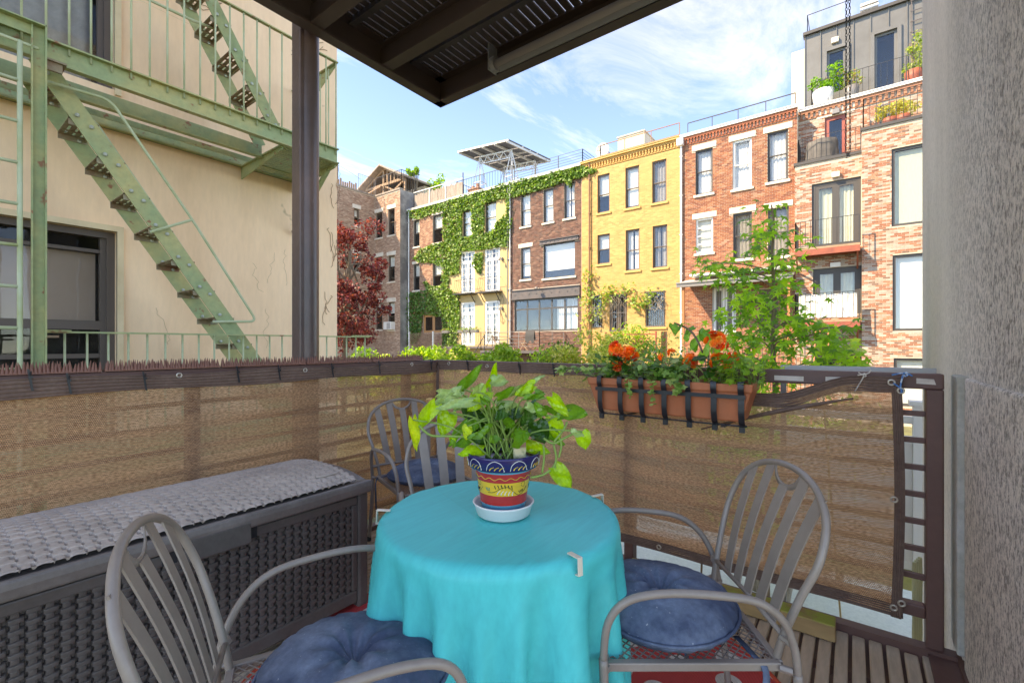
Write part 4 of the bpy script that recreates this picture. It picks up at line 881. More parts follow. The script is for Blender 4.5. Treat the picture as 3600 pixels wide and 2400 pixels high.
# ================================================================== TREES AND GARDEN
def tree(name, label, cat, base, top, crown, palette, n_clump, per, lsize, m, trunk_r=0.16, group=None, r_cl=0.45, trunks=1, zmin=None):
    """crown: centre, radii; clumps sit through the crown volume, more of them near its skin"""
    t = thing(name, label, cat, base, group); base = Vector(base); c = Vector(crown[0]); rad = crown[1]
    mb = MB(); tops = []
    for k in range(trunks):
        off = Vector((random.uniform(-0.15, 0.15), random.uniform(-0.15, 0.15), 0))*(trunks > 1)
        tp = Vector(top)+off*4; P = smoothpath([base+off, base*0.6+tp*0.4+Vector((random.uniform(-0.2, 0.2),)*2+(0,)), tp], 6)
        mb.tube(P, [trunk_r*(1-0.6*i/len(P)) for i in range(len(P))], 8); tops.append(tp)
    mb.build('trunk', M['bark'], t, smooth=True)
    cs = []
    for _ in range(n_clump):
        d = RNG.normal(size=3); d /= np.linalg.norm(d); rr = RNG.uniform(0.35, 1.0)**0.5; cs.append(np.array(c)+d*rr*np.array(rad)*RNG.uniform(0.85, 1.1))
    if zmin is not None: cs = [q for q in cs if q[2] > zmin]
    mb = MB()
    for q in cs[::3]:
        s0 = base+(random.choice(tops)-base)*random.uniform(0.5, 0.95); q = Vector(q); md = (s0+q)/2+Vector((random.uniform(-0.2, 0.2), random.uniform(-0.2, 0.2), 0.15)); mb.tube(smoothpath([s0, md, q], 4), [trunk_r*0.32*(1-0.09*i) for i in range(9)], 5)
    mb.build('limb', M['bark'], t)
    P = clumps(cs, [r_cl*random.uniform(0.6, 1.3) for _ in cs], per, (1, 1, 0.75)); o = leaf_cloud(P, lsize, jitter_cols(len(P), palette, amt=0.25), 'crown', m, t, up=0.5); o['kind'] = 'stuff'
    return t
ta = atD(1230, 1000, 18.0)
tree('purple_maple', 'purple leaved maple tree in front of the tan brick tenement', 'tree', (ta.x-0.2, ta.y+0.3, GZ), (ta.x, ta.y, 5.0), ((ta.x-0.1, ta.y+0.3, 3.5), (1.75, 1.75, 3.1)), [(0.18, 0.03, 0.035), (0.28, 0.05, 0.055), (0.10, 0.018, 0.025), (0.38, 0.09, 0.08)], 88, 130, 0.13, M['leaf_red'], 0.15)
tb = atD(1215, 830, 17.5)
def bush(label, px, pytop, D, w, h, pal, n=26, per=110, ls=0.10, name='garden_bush', r_cl=0.32, grp='bushes along the back gardens'):
    p = atD(px, pytop, D); zt_ = p.z; c = (p.x, p.y, zt_-h/2)
    return tree(name, label, 'bush', (p.x, p.y, GZ), (p.x, p.y, zt_-h*0.4), (c, (w*0.5, w*0.5, h*0.5)), pal, n, per, ls, M['leaf'], 0.05, grp, r_cl, 3)
GY = [(0.36, 0.40, 0.09), (0.46, 0.46, 0.15), (0.22, 0.30, 0.05), (0.54, 0.50, 0.24)]
GG = [(0.10, 0.22, 0.03), (0.16, 0.31, 0.05), (0.22, 0.38, 0.07)]
GD = [(0.04, 0.12, 0.02), (0.07, 0.17, 0.03), (0.11, 0.23, 0.04)]
GL = [(0.24, 0.38, 0.06), (0.33, 0.45, 0.10), (0.16, 0.28, 0.04)]
bush('variegated yellow green bush beyond the railing, below the yellow house door', 2110, 1165, 10.0, 1.6, 2.4, GY, 46, 150, 0.075)
bush('variegated pale bush behind the left end of the flower box', 1985, 1185, 10.6, 1.0, 2.2, GY, 26, 150, 0.075)
bush('dark green bush left of the variegated bush', 1960, 1158, 12.0, 0.9, 2.4, GD, 26, 120, 0.08)
bush('dense dark green conical shrub right of the variegated bush', 2275, 1180, 11.0, 0.75, 2.6, [(0.10, 0.24, 0.03), (0.17, 0.33, 0.05)], 30, 120, 0.07)
bush('airy grey green shrub behind the middle of the flower box', 2390, 1190, 8.0, 0.9, 2.0, [(0.14, 0.26, 0.10), (0.22, 0.33, 0.16), (0.30, 0.38, 0.22)], 24, 80, 0.055)
bush('light green bush below the dining deck of the dark brick house', 1895, 1205, 11.0, 0.7, 1.9, GL, 18, 80, 0.10)
bush('bright green leafy bush in front of the iron stair', 1760, 1222, 12.5, 1.7, 1.5, GL, 30, 90, 0.11)
bush('fresh green bush below the iron terrace', 1620, 1222, 13.0, 1.8, 1.6, GL, 30, 90, 0.11)
bush('mixed green bush beside the lattice screen', 1500, 1215, 13.5, 1.9, 1.7, GL+GG, 32, 90, 0.11)
bush('pale green bush at the foot of the purple maple', 1400, 1222, 14.0, 1.8, 1.6, GL+GY, 32, 90, 0.11)
bush('low dark bush half hidden under the purple maple', 1290, 1225, 15.5, 2.0, 1.6, GG, 26, 90, 0.11)
bush('grey green hedge under the vine arch at the yellow house', 2200, 1150, 13.5, 1.2, 1.0, GY+GG, 26, 70, 0.09)
bush('leafy green bush at the foot of the orange brick house', 2560, 1215, 9.0, 1.6, 2.4, GL, 36, 90, 0.10)
bush('bright green bush right of the sapling, low behind the railing', 2900, 1330, 5.6, 0.9, 1.8, [(0.30, 0.42, 0.05), (0.40, 0.48, 0.08)], 20, 50, 0.08)
bush('low green bush behind the mesh screen', 2700, 1420, 5.2, 1.4, 1.6, GG, 26, 60, 0.09)
# dining deck, lattice, stair, garden gate
zf = FR.at(*Z1(1400, 1432))[1]; ya, yb = FR.at(*Z1(1245, 1430))[0], FR.at(*Z1(1640, 1430))[0]
dk = thing('dining_deck', 'raised dining deck with an iron railing behind the dark brick house', 'deck', (22.6, (ya+yb)/2, GZ))
mb = MB(); mb.box(21.2, 23.95, yb, ya, zf-0.14, zf)
for x, y in ((21.3, ya-0.1), (21.3, yb+0.1), (21.3, (ya+yb)/2)): mb.box(x-0.06, x+0.06, y-0.06, y+0.06, GZ, zf-0.14)
mb.build('floor', M['steel_beam'], dk)
railing(dk, 'railing', [(23.9, ya-0.03, zf), (21.24, ya-0.03, zf), (21.24, yb+0.03, zf), (23.9, yb+0.03, zf)], 1.1, M['rail_grey'], bal=False, rails=(1.0, 0.78, 0.6, 0.42, 0.24), r=0.010, posts=1.3)
tc_ = Vector((22.3, (ya+yb)/2+0.6, zf)); tt = thing('dining_table', 'small round wooden table on the dining deck', 'table', tc_)
mb = MB(); mb.lathe([(0.001, 0.72), (0.55, 0.72), (0.55, 0.75), (0.001, 0.75)], tc_, 20); mb.build('tabletop', M['wood_tan'], tt)
for a in range(3): mb = MB(); mb.bar(tc_+Vector((0.4*math.cos(a*2.1), 0.4*math.sin(a*2.1), 0)), tc_+Vector((-0.2*math.cos(a*2.1), -0.2*math.sin(a*2.1), 0.72)), 0.04, 0.04); mb.build('leg', M['wood_tan'], tt)
for k, oy in enumerate((1.05, -1.05)):
    c = tc_+Vector((0, oy, 0)); s_ = math.copysign(1, oy); ch = thing('folding_chair', ['wooden folding chair left of the deck table', 'wooden folding chair right of the deck table'][k], 'chair', c, 'folding chairs on the dining deck')
    mb = MB()
    for x in (-0.2, 0.2): mb.bar(c+Vector((x, -0.25*s_, 0)), c+Vector((x, 0.28*s_, 0.9)), 0.035, 0.035); mb.bar(c+Vector((x*0.9, 0.3*s_, 0)), c+Vector((x*0.9, -0.2*s_, 0.46)), 0.035, 0.035)
    mb.build('frame', M['wood_tan'], ch); mb = MB(); mb.box(c.x-0.21, c.x+0.21, c.y-0.2, c.y+0.2, c.z+0.44, c.z+0.465); mb.build('seat', M['wood_tan'], ch)
    for z in (0.62, 0.72, 0.82): mb = MB(); mb.box(c.x-0.2, c.x+0.2, c.y+s_*(0.12+z*0.17)-0.01, c.y+s_*(0.12+z*0.17)+0.01, c.z+z-0.035, c.z+z+0.035); mb.build('back_slat', M['wood_tan'], ch)
mb = MB(); P = [[Vector((21.24+dx_, yb+0.35+i*0.055+0.012*math.sin(j*1.7), zf+1.12-dz_)) for j, (dx_, dz_) in enumerate(((0.08, 0.5), (0.05, 0.2), (0.0, 0.0), (-0.06, 0.02), (-0.07, 0.3), (-0.08, 0.62+0.08*math.sin(i))))] for i in range(12)]
mb.grid(P); o = mb.build('blanket', mat('charcoal_blanket', (0.06, 0.06, 0.06), 0.95), None, smooth=True); tag(o, 'dark blanket hung over the railing of the dining deck', 'blanket')
st = thing('iron_stair', 'dark iron garden stair with handrails beside the dining deck', 'stair', (22.8, ya+0.6, GZ))
mb = MB(); s0 = Vector((23.0, ya+0.5, zf)); s1 = Vector((23.0, ya+2.6, GZ))
for dx_ in (0, -0.8): mb.bar(s0+Vector((dx_, 0, 0)), s1+Vector((dx_, 0, 0)), 0.04, 0.2); mb.bar(s0+Vector((dx_, 0, 0.95)), s1+Vector((dx_, 0, 0.95)), 0.035, 0.035); mb.bar(s0+Vector((dx_, 0, 0)), s0+Vector((dx_, 0, 1.0)), 0.04, 0.04, (1, 0, 0))
mb.build('frame', M['iron'], st)
for k in range(9): p = s0+(s1-s0)*(k+0.5)/9; mb = MB(); mb.box(p.x-0.8, p.x, p.y-0.13, p.y+0.13, p.z-0.02, p.z+0.02); mb.build('tread', M['iron'], st)
la = FR.at(*Z1(622, 1350)); lb = FR.at(*Z1(785, 1350)); l0 = FR.at(*Z1(700, 1400))[1]; l1 = FR.at(*Z1(700, 1315))[1]
lt = thing('lattice_fence', 'diagonal wooden lattice screen below the ivy brick house', 'fence', FR.P(la[0], l0-0.5, 0.8)); mb = MB(); w_ = la[0]-lb[0]; hh = l1-l0
for k in range(26):
    for sg in (1, -1):
        u0_ = -hh+k*(w_+2*hh)/25; a_, b_ = (u0_, 0.0), (u0_+hh*sg, hh)
        if sg < 0: a_ = (u0_+hh, 0.0); b_ = (u0_, hh)
        lo_, hi_ = max(0, min(a_[0], b_[0])), min(w_, max(a_[0], b_[0]))
        if hi_ <= lo_: continue
        f = lambda u: a_[1]+(b_[1]-a_[1])*(u-a_[0])/(b_[0]-a_[0])
        mb.bar(FR.P(lb[0]+lo_, l0+f(lo_), 0.8+0.012*sg), FR.P(lb[0]+hi_, l0+f(hi_), 0.8+0.012*sg), 0.015, 0.03, (1, 0, 0))
o = mb.build('lattice', M['wood_tan'], lt); o['kind'] = 'stuff'
for u in (la[0], lb[0]): mb = MB(); FR.box(mb, u-0.05, u+0.05, GZ, l1+0.1, 0.75, 0.85); mb.build('post', M['gutter'], lt)
ga = thing('scroll_gate', 'rusty red scrolled iron gate under the vine below the yellow house', 'gate', atD(2215, 1250, 13.0)); gp = atD(2215, 1190, 13.0)
mb = MB()
for k in range(6):
    for s_ in (1, -1):
        c = gp+Vector((0, (k-2.5)*0.22, -0.1-0.3*(s_ < 0))); mb.tube([c+Vector((0, 0.09*math.cos(a)*(1-a/9), 0.12*math.sin(a)*(1-a/9))) for a in [i*0.45 for i in range(15)]], 0.012, 4)
for z in (0.12, -0.62): mb.bar(gp+Vector((0, -0.75, z)), gp+Vector((0, 0.75, z)), 0.03, 0.03)
for y in (-0.75, 0.75): mb.bar(gp+Vector((0, y, -2.5)), gp+Vector((0, y, 0.2)), 0.04, 0.04, (1, 0, 0))
mb.build('scrollwork', M['redsteel'], ga)
for (px, nm, lab) in ((2335, 'garden_post', 'brown timber post beside the conical shrub'),):
    p = atD(px, 1165, 11.5); mb = MB(); mb.box(p.x-0.06, p.x+0.06, p.y-0.06, p.y+0.06, GZ, p.z); o = mb.build(nm, M['wood_orange']); tag(o, lab, 'post')
# things on the ground in front of the orange house
for k, (px, lab) in enumerate(((2905, 'orange timber ladder leaning by the whitewashed building'),)):
    p = onX(px, 1200, 22.6); t = thing('timber_ladder', lab, 'ladder', (22.6, p.y, GZ)); mb = MB()
    for dy_ in (0, 0.45): mb.bar((21.6, p.y+dy_, GZ), (22.9, p.y+dy_-0.1, 2.9), 0.05, 0.09)
    mb.build('rail', M['wood_orange'], t)
    for i in range(10): z = GZ+0.35+i*0.42; x = 21.6+1.3*(z-GZ)/4.8; mb = MB(); mb.bar((x, p.y, z), (x, p.y+0.4, z), 0.04, 0.04); mb.build('rung', M['wood_orange'], t)
p0 = onX(2450, 1290, 20.5); railing(thing('patio_fence', 'low dark iron fence in front of the orange brick house', 'fence', (20.5, p0.y, -0.9)), 'panel', [(20.5, onX(2480, 1250, 20.5).y, -0.6), (20.5, onX(2830, 1250, 20.5).y, -0.6)], 1.75, M['iron'], spacing=0.14, r=0.010)

# ================================================================== CREAM BUILDING AND FIRE ESCAPE (left)
M['cream'] = mat('cream_stucco', (0.95, 0.665, 0.43), 0.85, (0.76, 0.49, 0.29), 0.75, (0.42, 0.75), fine=0.05, fsc=20, bump=0.12, bsc=18, spots=((0.45, 0.32, 0.19), 2.6, 0.70), stretch=(1.2, 1, 0.28))
M['cream_trim'] = mat('cream_trim', (0.78, 0.62, 0.40), 0.8, (0.6, 0.45, 0.25), 2)
M['green'] = mat('green_rust_paint', (0.27, 0.345, 0.165), 0.55, (0.46, 0.41, 0.17), 2.2, (0.42, 0.66), fine=0.15, fsc=18, spots=((0.30, 0.13, 0.06), 6.5, 0.62), bump=0.15, bsc=40, dist=0.004)
M['green_dark'] = mat('green_tread_paint', (0.30, 0.27, 0.17), 0.6, (0.26, 0.13, 0.07), 5, (0.4, 0.65), fine=0.15, fsc=25)
M['rod'] = mat('pale_green_rod', (0.48, 0.53, 0.34), 0.5, (0.36, 0.40, 0.18), 4, (0.4, 0.7))
M['bolt'] = mat('bolt_steel', (0.42, 0.45, 0.38), 0.4, metal=0.5)
M['wframe'] = mat('brown_grey_sash', (0.105, 0.078, 0.062), 0.5)
M['shade'] = mat('taupe_roller_shade', (0.38, 0.27, 0.20), 0.8, (0.45, 0.33, 0.26), 0.9)
YC = 5.5; FC = Frame('Y', YC); xC = 3.45
cw = [(-1.2, 1.185, 0.35, 2.30), (-1.2, onY(402, 200, YC).x, 3.62, 5.7)]
H = thing('cream_stucco_building', 'cream stucco apartment building behind the green fire escape', 'apartment house', (0, YC, GZ))
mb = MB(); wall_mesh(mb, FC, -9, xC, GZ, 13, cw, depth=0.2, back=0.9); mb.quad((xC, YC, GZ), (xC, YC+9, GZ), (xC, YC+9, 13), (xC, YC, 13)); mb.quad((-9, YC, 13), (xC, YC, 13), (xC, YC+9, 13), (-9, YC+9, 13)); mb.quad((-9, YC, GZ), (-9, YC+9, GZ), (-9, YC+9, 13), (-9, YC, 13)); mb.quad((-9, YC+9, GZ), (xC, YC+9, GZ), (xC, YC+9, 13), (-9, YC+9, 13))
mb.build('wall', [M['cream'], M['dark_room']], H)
for i, (u0, u1, z0, z1) in enumerate(cw):
    mb = MB(); FC.box(mb, u1, u1+0.045, z0-0.05, z1+0.05, -0.02, 0.03); FC.box(mb, u0, u1, z1, z1+0.05, -0.02, 0.03); mb.build('window_trim', M['cream_trim'], H)
    mb = MB(); FC.box(mb, u1-0.06, u1-0.002, z0, z1-0.002, -0.16, -0.06); FC.box(mb, u0, u1-0.06, z1-0.06, z1-0.002, -0.16, -0.06); w = mb.build('window', M['wframe'], H)
    mb = MB(); zr_ = (1.43, 4.9)[i]
    FC.box(mb, u1-0.10, u1-0.06, z0, z1-0.06, -0.15, -0.09); FC.box(mb, u0, u1-0.10, zr_-0.04, zr_+0.04, -0.15, -0.09); FC.box(mb, u0, u1-0.10, z1-0.20, z1-0.17, -0.15, -0.1); FC.box(mb, u0, u1-0.10, zr_-0.30, zr_-0.26, -0.14, -0.1); mb.build('sash', M['wframe'], w)
    mb = MB(); FC.box(mb, u0, u1-0.10, z0, z1-0.06, -0.126, -0.120); mb.build('pane', M['glass_dull'], w)
    if i == 0: mb = MB(); FC.box(mb, u0, u1-0.115, zr_+0.045, z1-0.20, -0.20, -0.19); mb.build('roller_shade', M['shade'], w)
    else: curtain(FC, w, u0, u1-0.11, z0, z1, -0.26, M['curtain_grey'], amp=0.035, per=0.15)
mb = MB()
for (px, py, n_, sx) in ((780, 20, 7, 90), (1030, 150, 6, -90), (1180, 690, 3, -40), (1170, 880, 4, -25), (1150, 1100, 3, -20)):
    for k in range(n_):
        x, y = px+random.uniform(-30, 30)*0.3, py+random.uniform(-25, 60); P = []
        for i in range(9): P.append(onY(x, y, YC-0.006)); x -= sx*0.18*random.uniform(0.4, 1.2) if abs(sx) > 45 else random.uniform(-8, 8); y -= random.uniform(-4, 11) if abs(sx) > 45 else random.uniform(4, 16)
        mb.tube(P, 0.0028, 4)
mb.build('dead_vine', mat('dead_vine', (0.24, 0.15, 0.08), 0.9), H)

mb = MB()
for k in range(7):                                             # hairline cracks in the stucco
    x, z = random.uniform(1.4, 3.3), random.uniform(1.5, 3.1); P = []
    for i in range(14): P.append(Vector((x, YC-0.0005, z))); x += random.uniform(-0.03, 0.035); z -= random.uniform(0.01, 0.05)
    mb.tube(P, 0.0013, 4)
mb.build('hairline_cracks', mat('crack_shadow_grey', (0.34, 0.24, 0.15), 0.9), H)['kind'] = 'stuff'

FE = thing('fire_escape', 'green painted iron fire escape on the cream building', 'fire escape', (1.5, 4.6, GZ))
YO, YI = 4.56, 5.0; xE = 2.86
zb0, zb1 = 3.235, 3.40
mb = MB(); mb.box(-3.0, xE, YO-0.004, YO+0.006, zb0, zb1); mb.box(-3.0, xE, YO-0.05, YO-0.004, zb0, zb0+0.012); mb.box(-3.0, xE, YO-0.045, YO-0.004, zb1-0.012, zb1); mb.build('outer_beam', M['green'], FE)
mb = MB(); mb.box(0.3, 2.26, YI, YI+0.01, zb0-0.02, zb1-0.05); mb.box(0.3, 2.26, YI-0.045, YI, zb0-0.02, zb0-0.008); mb.build('inner_beam', M['green'], FE)
mb = MB(); mb.box(-3.0, xE, YC-0.07, YC-0.005, zb0, zb0+0.012); mb.box(-3.0, xE, YC-0.02, YC-0.008, zb0, zb1-0.08); mb.box(-3, xE, YI+0.25, YI+0.26, zb0+0.0, zb0+0.05); mb.build('wall_angle', M['green'], FE)
mb = MB(); mb.box(xE-0.008, xE, YO, YC-0.01, zb0, zb1); mb.build('end_beam', M['green'], FE)
for x in (2.26, 2.84, 0.28):                                   # triangular brackets
    mb = MB(); mb.prism([(x, YO+0.01, zb0-0.005), (x, YC-0.01, zb0-0.005), (x, YC-0.01, zb0-0.13), (x, YO+0.01, zb0-0.03)], (0.012, 0, 0)); mb.box(x-0.025, x+0.037, YO+0.01, YC-0.01, zb0-0.005, zb0+0.007)
    if x == 2.84: mb.bar((x, YC-0.04, zb0-0.62), (x, YO+0.15, zb0-0.03), 0.04, 0.04)
    mb.build('bracket', M['green'], FE)
me = None
for k in range(19):                                            # floor slats at the end landing and along the wall
    y = YO+0.05+k*0.048; mb = MB(); mb.box(2.28 if y < 5.38 else 0.3, xE-0.01, y, y+0.03, zb0+0.01, zb0+0.022); mb.build('floor_slat', M['green'], FE)
def baluster_row(x0, x1, z0, z1, y):
    k = int(round((x1-x0)/0.118)); q = MB(); q.tube([(0, 0, 0), (0, 0, z1-z0)], 0.0075, 6); me_ = q.mesh('baluster', M['rod'], smooth=True)
    for i in range(k+1): o_ = inst('baluster', me_, FE); o_.location = (x0+(x1-x0)*i/k, y, z0)
baluster_row(-0.35, xE-0.02, zb1-0.06, 4.345, YO-0.012)
mb = MB(); mb.box(-3.0, xE, YO-0.03, YO+0.008, 4.345, 4.357); mb.box(xE-0.03, xE+0.004, YO, YC-0.01, 4.345, 4.357); mb.bar((0.9, YO, 4.0), (1.6, YO, 4.0), 0.001, 0.001); mb.build('top_rail', M['green'], FE)
mb = MB()
for i in range(5): y = YO+0.15+i*0.17; mb.tube([(xE-0.01, y, zb1-0.06), (xE-0.01, y, 4.345)], 0.0075, 6)
mb.build('end_balusters', M['rod'], FE)
mb = MB(); mb.prism([(xE-0.01, YO+0.0, 4.33), (xE-0.01, YO+0.5, 4.33), (xE-0.01, YO+0.45, 4.12)], (0.008, 0, 0)); mb.build('gusset', M['green'], FE)
# lower landing railing
baluster_row(0.57, xE+0.35, 0.45, 1.335, YO-0.012)
mb = MB(); mb.box(0.55, xE+0.4, YO-0.032, YO+0.008, 1.335, 1.348); mb.box(0.55, 0.72, YO-0.05, YO+0.03, 1.348, 1.356); mb.box(xE+0.2, xE+0.42, YO-0.05, YO+0.03, 1.348, 1.36); mb.box(0.55, xE+0.4, YO-0.03, YO, 0.44, 0.452); mb.build('lower_rail', M['green'], FE)
mb = MB(); mb.box(-3, xE+0.4, YO-0.004, YO+0.006, 0.28, 0.44); mb.build('lower_beam', M['green'], FE)
for k in range(19): y = YO+0.03+k*0.048; mb = MB(); mb.box(-2, xE+0.4, y, y+0.03, 0.38, 0.392); mb.build('floor_slat', M['green'], FE)
# stairs
q = MB(); q.blob((0, 0, 0), 0.016, 7, 4, (1, 0.7, 1)); bolt_me = q.mesh('bolt', M['bolt'])
def stair(xt, zt_, xb, zb_, yn, yf, n, label=None, w=0.125):
    d = Vector((xb-xt, 0, zb_-zt_)).normalized()
    for y in (yn, yf):
        mb = MB(); mb.bar((xt, y, zt_), (xb, y, zb_), 0.010, w, (0, 0, 1)); o_ = mb.build('stair_stringer', M['green'], FE)
        k = n*2
        for i in range(k):
            p = Vector((xt, y, zt_))+(Vector((xb-xt, 0, zb_-zt_)))*((i+0.5)/k); inst('bolt', bolt_me, o_).location = p+Vector((0.0, -0.012, 0.03*(1 if i % 2 else -1)))
    for i in range(n):
        p = Vector((xt, 0, zt_))+Vector((xb-xt, 0, zb_-zt_))*((i+0.5)/n); mb = MB(); dp_ = 0.17
        for j in range(4):                                       # tread: four cross strips with slots between, front lip
            x = p.x-dp_/2+j*dp_/3.6; mb.box(x, x+0.030, yn+0.006, yf-0.006, p.z, p.z+0.006)
        for y in (yn+0.006, (2*yn+yf)/3, (yn+2*yf)/3, yf-0.036): mb.box(p.x-dp_/2, p.x+dp_/2-0.01, y, y+0.03, p.z-0.0045, p.z-0.0005)
        mb.box(p.x-dp_/2, p.x+dp_/2, yn+0.006, yn+0.012, p.z-0.045, p.z+0.008); mb.box(p.x-dp_/2, p.x+dp_/2, yf-0.012, yf-0.006, p.z-0.045, p.z+0.008)
        mb.box(p.x+dp_/2-0.012, p.x+dp_/2-0.004, yn+0.006, yf-0.006, p.z-0.03, p.z+0.007); mb.build('tread', M['green_dark'], FE)
a = onY(178, 268, 4.62); b = onY(895, 1270, 4.62); k_ = (a.z-0.42)/(a.z-b.z)
stair(a.x-0.06, a.z+0.10, a.x+(b.x-a.x)*k_, 0.42, 4.62, 5.02, 12)
a2 = onY(963, 440, 4.65); b2 = onY(742, 0, 4.65); k_ = 2.6; stair(a2.x+(b2.x-a2.x)*k_, a2.z+(b2.z-a2.z)*k_, a2.x+0.05, a2.z-0.09, 4.65, 5.05, 10, w=0.115)
def hand(px_list, y, r=0.0115):
    P = [onY(px, py, y) for px, py in px_list]; out = [P[0]]
    for i in range(1, len(P)-1):
        a_, b_, c_ = P[i-1], P[i], P[i+1]; s0_ = b_+(a_-b_).normalized()*0.07; s1_ = b_+(c_-b_).normalized()*0.07
        for k in range(6): t_ = k/5; out.append(s0_*(1-t_)**2+b_*2*t_*(1-t_)+s1_*t_*t_)
    out.append(P[-1]); mb = MB(); mb.tube(out, r, 8); mb.build('handrail', M['rod'], FE, smooth=True)
hand([(165, 287), (388, 352), (677, 774), (903, 1130), (748, 1131)], 4.56)
hand([(262, 398), (327, 416), (590, 796), (817, 1130), (705, 1133)], 5.05)
mb = MB(); mb.tube([onY(527, 816, 4.6), onY(675, 773, 4.56)], 0.011, 7); mb.tube([onY(545, 818, 4.98), onY(592, 803, 5.05)], 0.010, 7); mb.build('rail_bracket', M['rod'], FE)
mb = MB(); mb.tube([onY(440, -40, 4.63), onY(670, 70, 4.6), onY(800, 120, 5.0)], 0.012, 7); mb.build('handrail', M['rod'], FE)
# gooseneck post and ladder
YP = 4.40; px_ = onY(135, 200, YP).x
mb = MB(); mb.box(px_-0.035, px_+0.035, YP, YP+0.008, -1.5, 3.40); mb.box(px_+0.027, px_+0.035, YP-0.05, YP, -1.5, 3.40); mb.box(px_-0.035, px_-0.027, YP-0.02, YP, -1.5, 3.40)
mb.box(-2.5, px_-0.035, YP, YP+0.008, 3.325, 3.40); mb.box(-2.5, px_+0.035, YP-0.05, YP, 3.392, 3.40); mb.build('gooseneck_post', M['green'], FE)
mb = MB(); mb.box(px_+0.035, px_+0.14, YP, YO-0.01, 3.20, 3.212); mb.box(px_+0.04, px_+0.12, YP+0.02, YP+0.04, 3.14, 3.2); mb.box(px_+0.035, px_+0.10, YP, YO, 1.30, 1.315); mb.build('post_clip', M['green_dark'], FE)
LD = thing('drop_ladder', 'pale green drop ladder at the left end of the fire escape', 'ladder', (0.1, 4.4, 0))
xl_ = onY(70, 500, YP).x; zt_ = onY(66, 142, YP).z
for x in (xl_, xl_-0.42): mb = MB(); mb.tube([(x, YP, -1.4), (x, YP, zt_)], 0.014, 8); mb.build('stile', M['rod'], LD, smooth=True)
zz_ = onY(70, 283, YP).z
for i in range(16): mb = MB(); z = zz_-0.272*i; mb.tube([(xl_-0.42, YP, z), (xl_, YP, z)], 0.0115, 8); mb.build('rung', M['rod'], LD, smooth=True)
mb = MB(); mb.tube([(xl_-0.42, YP, zt_), (px_+0.0, YP-0.0, zt_-0.01)], 0.011, 8); mb.build('top_tie', M['rod'], LD)

# ================================================================== OUR BUILDING: rear wall, side wall, decks
m, t, b, out = nodes_of('rough_concrete_render')
b.inputs['Roughness'].default_value = 0.95
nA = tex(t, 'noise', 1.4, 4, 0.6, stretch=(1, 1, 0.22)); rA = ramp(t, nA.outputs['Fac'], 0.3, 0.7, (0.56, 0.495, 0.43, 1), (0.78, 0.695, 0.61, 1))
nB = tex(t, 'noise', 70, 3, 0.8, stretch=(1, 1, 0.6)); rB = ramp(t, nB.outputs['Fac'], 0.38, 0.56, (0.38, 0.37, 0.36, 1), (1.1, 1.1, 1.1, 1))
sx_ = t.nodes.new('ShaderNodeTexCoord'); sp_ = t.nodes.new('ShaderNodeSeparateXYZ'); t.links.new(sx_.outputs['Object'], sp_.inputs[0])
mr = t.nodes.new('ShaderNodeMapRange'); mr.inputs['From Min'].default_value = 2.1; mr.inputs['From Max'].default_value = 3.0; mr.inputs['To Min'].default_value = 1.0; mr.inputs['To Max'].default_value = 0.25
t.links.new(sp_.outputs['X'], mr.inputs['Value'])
t.links.new(mixrgb(t, mr.outputs[0], mixrgb(t, 1.0, rA.outputs['Color'], (1.22, 1.2, 1.17), 'MULTIPLY'), mixrgb(t, 1.0, rA.outputs['Color'], rB.outputs['Color'], 'MULTIPLY')), b.inputs['Base Color'])  # far end gets a lighter colour to make up for its weaker light
bp = t.nodes.new('ShaderNodeBump'); bp.inputs['Distance'].default_value = 0.012; t.links.new(mr.outputs[0], bp.inputs['Strength']); t.links.new(nB.outputs['Fac'], bp.inputs['Height']); t.links.new(bp.outputs[0], b.inputs['Normal'])
M['render'] = m
mb = MB(); mb.box(1.3, 3.91, -0.75, -0.352, GZ, 7.0); o = mb.build('side_wall', M['render'], bevel=0.02); tag(o, 'tall rough grey concrete wall along the right side of the deck', 'wall')
mb = MB(); mb.box(2.42, 2.56, -0.352, -0.318, 0.06, 1.13); o = mb.build('wall_strip', mat('pale_concrete_strip', (0.50, 0.48, 0.43), 0.9, (0.36, 0.33, 0.25), 3, fine=0.15, fsc=40, bump=0.3, bsc=60), bevel=0.006); tag(o, 'pale concrete strip between the railing post and the grey wall', 'concrete strip')
# near rough coat of the wall, its edge shows as the dark vertical line
mb = MB(); mb.box(1.3, 2.40, -0.352, -0.335, GZ, 1.125); o = mb.build('render_coat', M['render'], bevel=0.008); tag(o, 'rough lower coat of render on the grey wall beside the post', 'wall render')

# ------------------------------------------------------------------ deck
M['slat'] = mat('grey_deck_wood', (0.60, 0.46, 0.32), 0.8, (0.42, 0.31, 0.21), 2.5, (0.35, 0.7), fine=0.22, fsc=30, stretch=(0.15, 1, 1), bump=0.25, bsc=60, dist=0.003)
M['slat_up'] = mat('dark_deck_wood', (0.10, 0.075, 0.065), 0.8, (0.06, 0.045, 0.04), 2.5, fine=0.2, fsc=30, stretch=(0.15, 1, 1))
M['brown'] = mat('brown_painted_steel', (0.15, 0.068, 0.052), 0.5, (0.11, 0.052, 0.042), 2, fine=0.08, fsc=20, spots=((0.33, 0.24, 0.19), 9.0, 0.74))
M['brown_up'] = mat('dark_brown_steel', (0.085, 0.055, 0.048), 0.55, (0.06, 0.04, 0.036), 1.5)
XR, YR = 2.50, 2.585
DK = thing('wooden_deck', 'balcony deck of narrow weathered wooden slats', None, (1, 1, 0)); tag(DK, kind='structure')
slm = []
for k in range(4):
    mb = MB(); mb.box(-1.6, 1.6, -0.0215, 0.0215, -0.03, 0.0); slm.append(mb.mesh('slat', M['slat']))
y = -0.30; i = 0
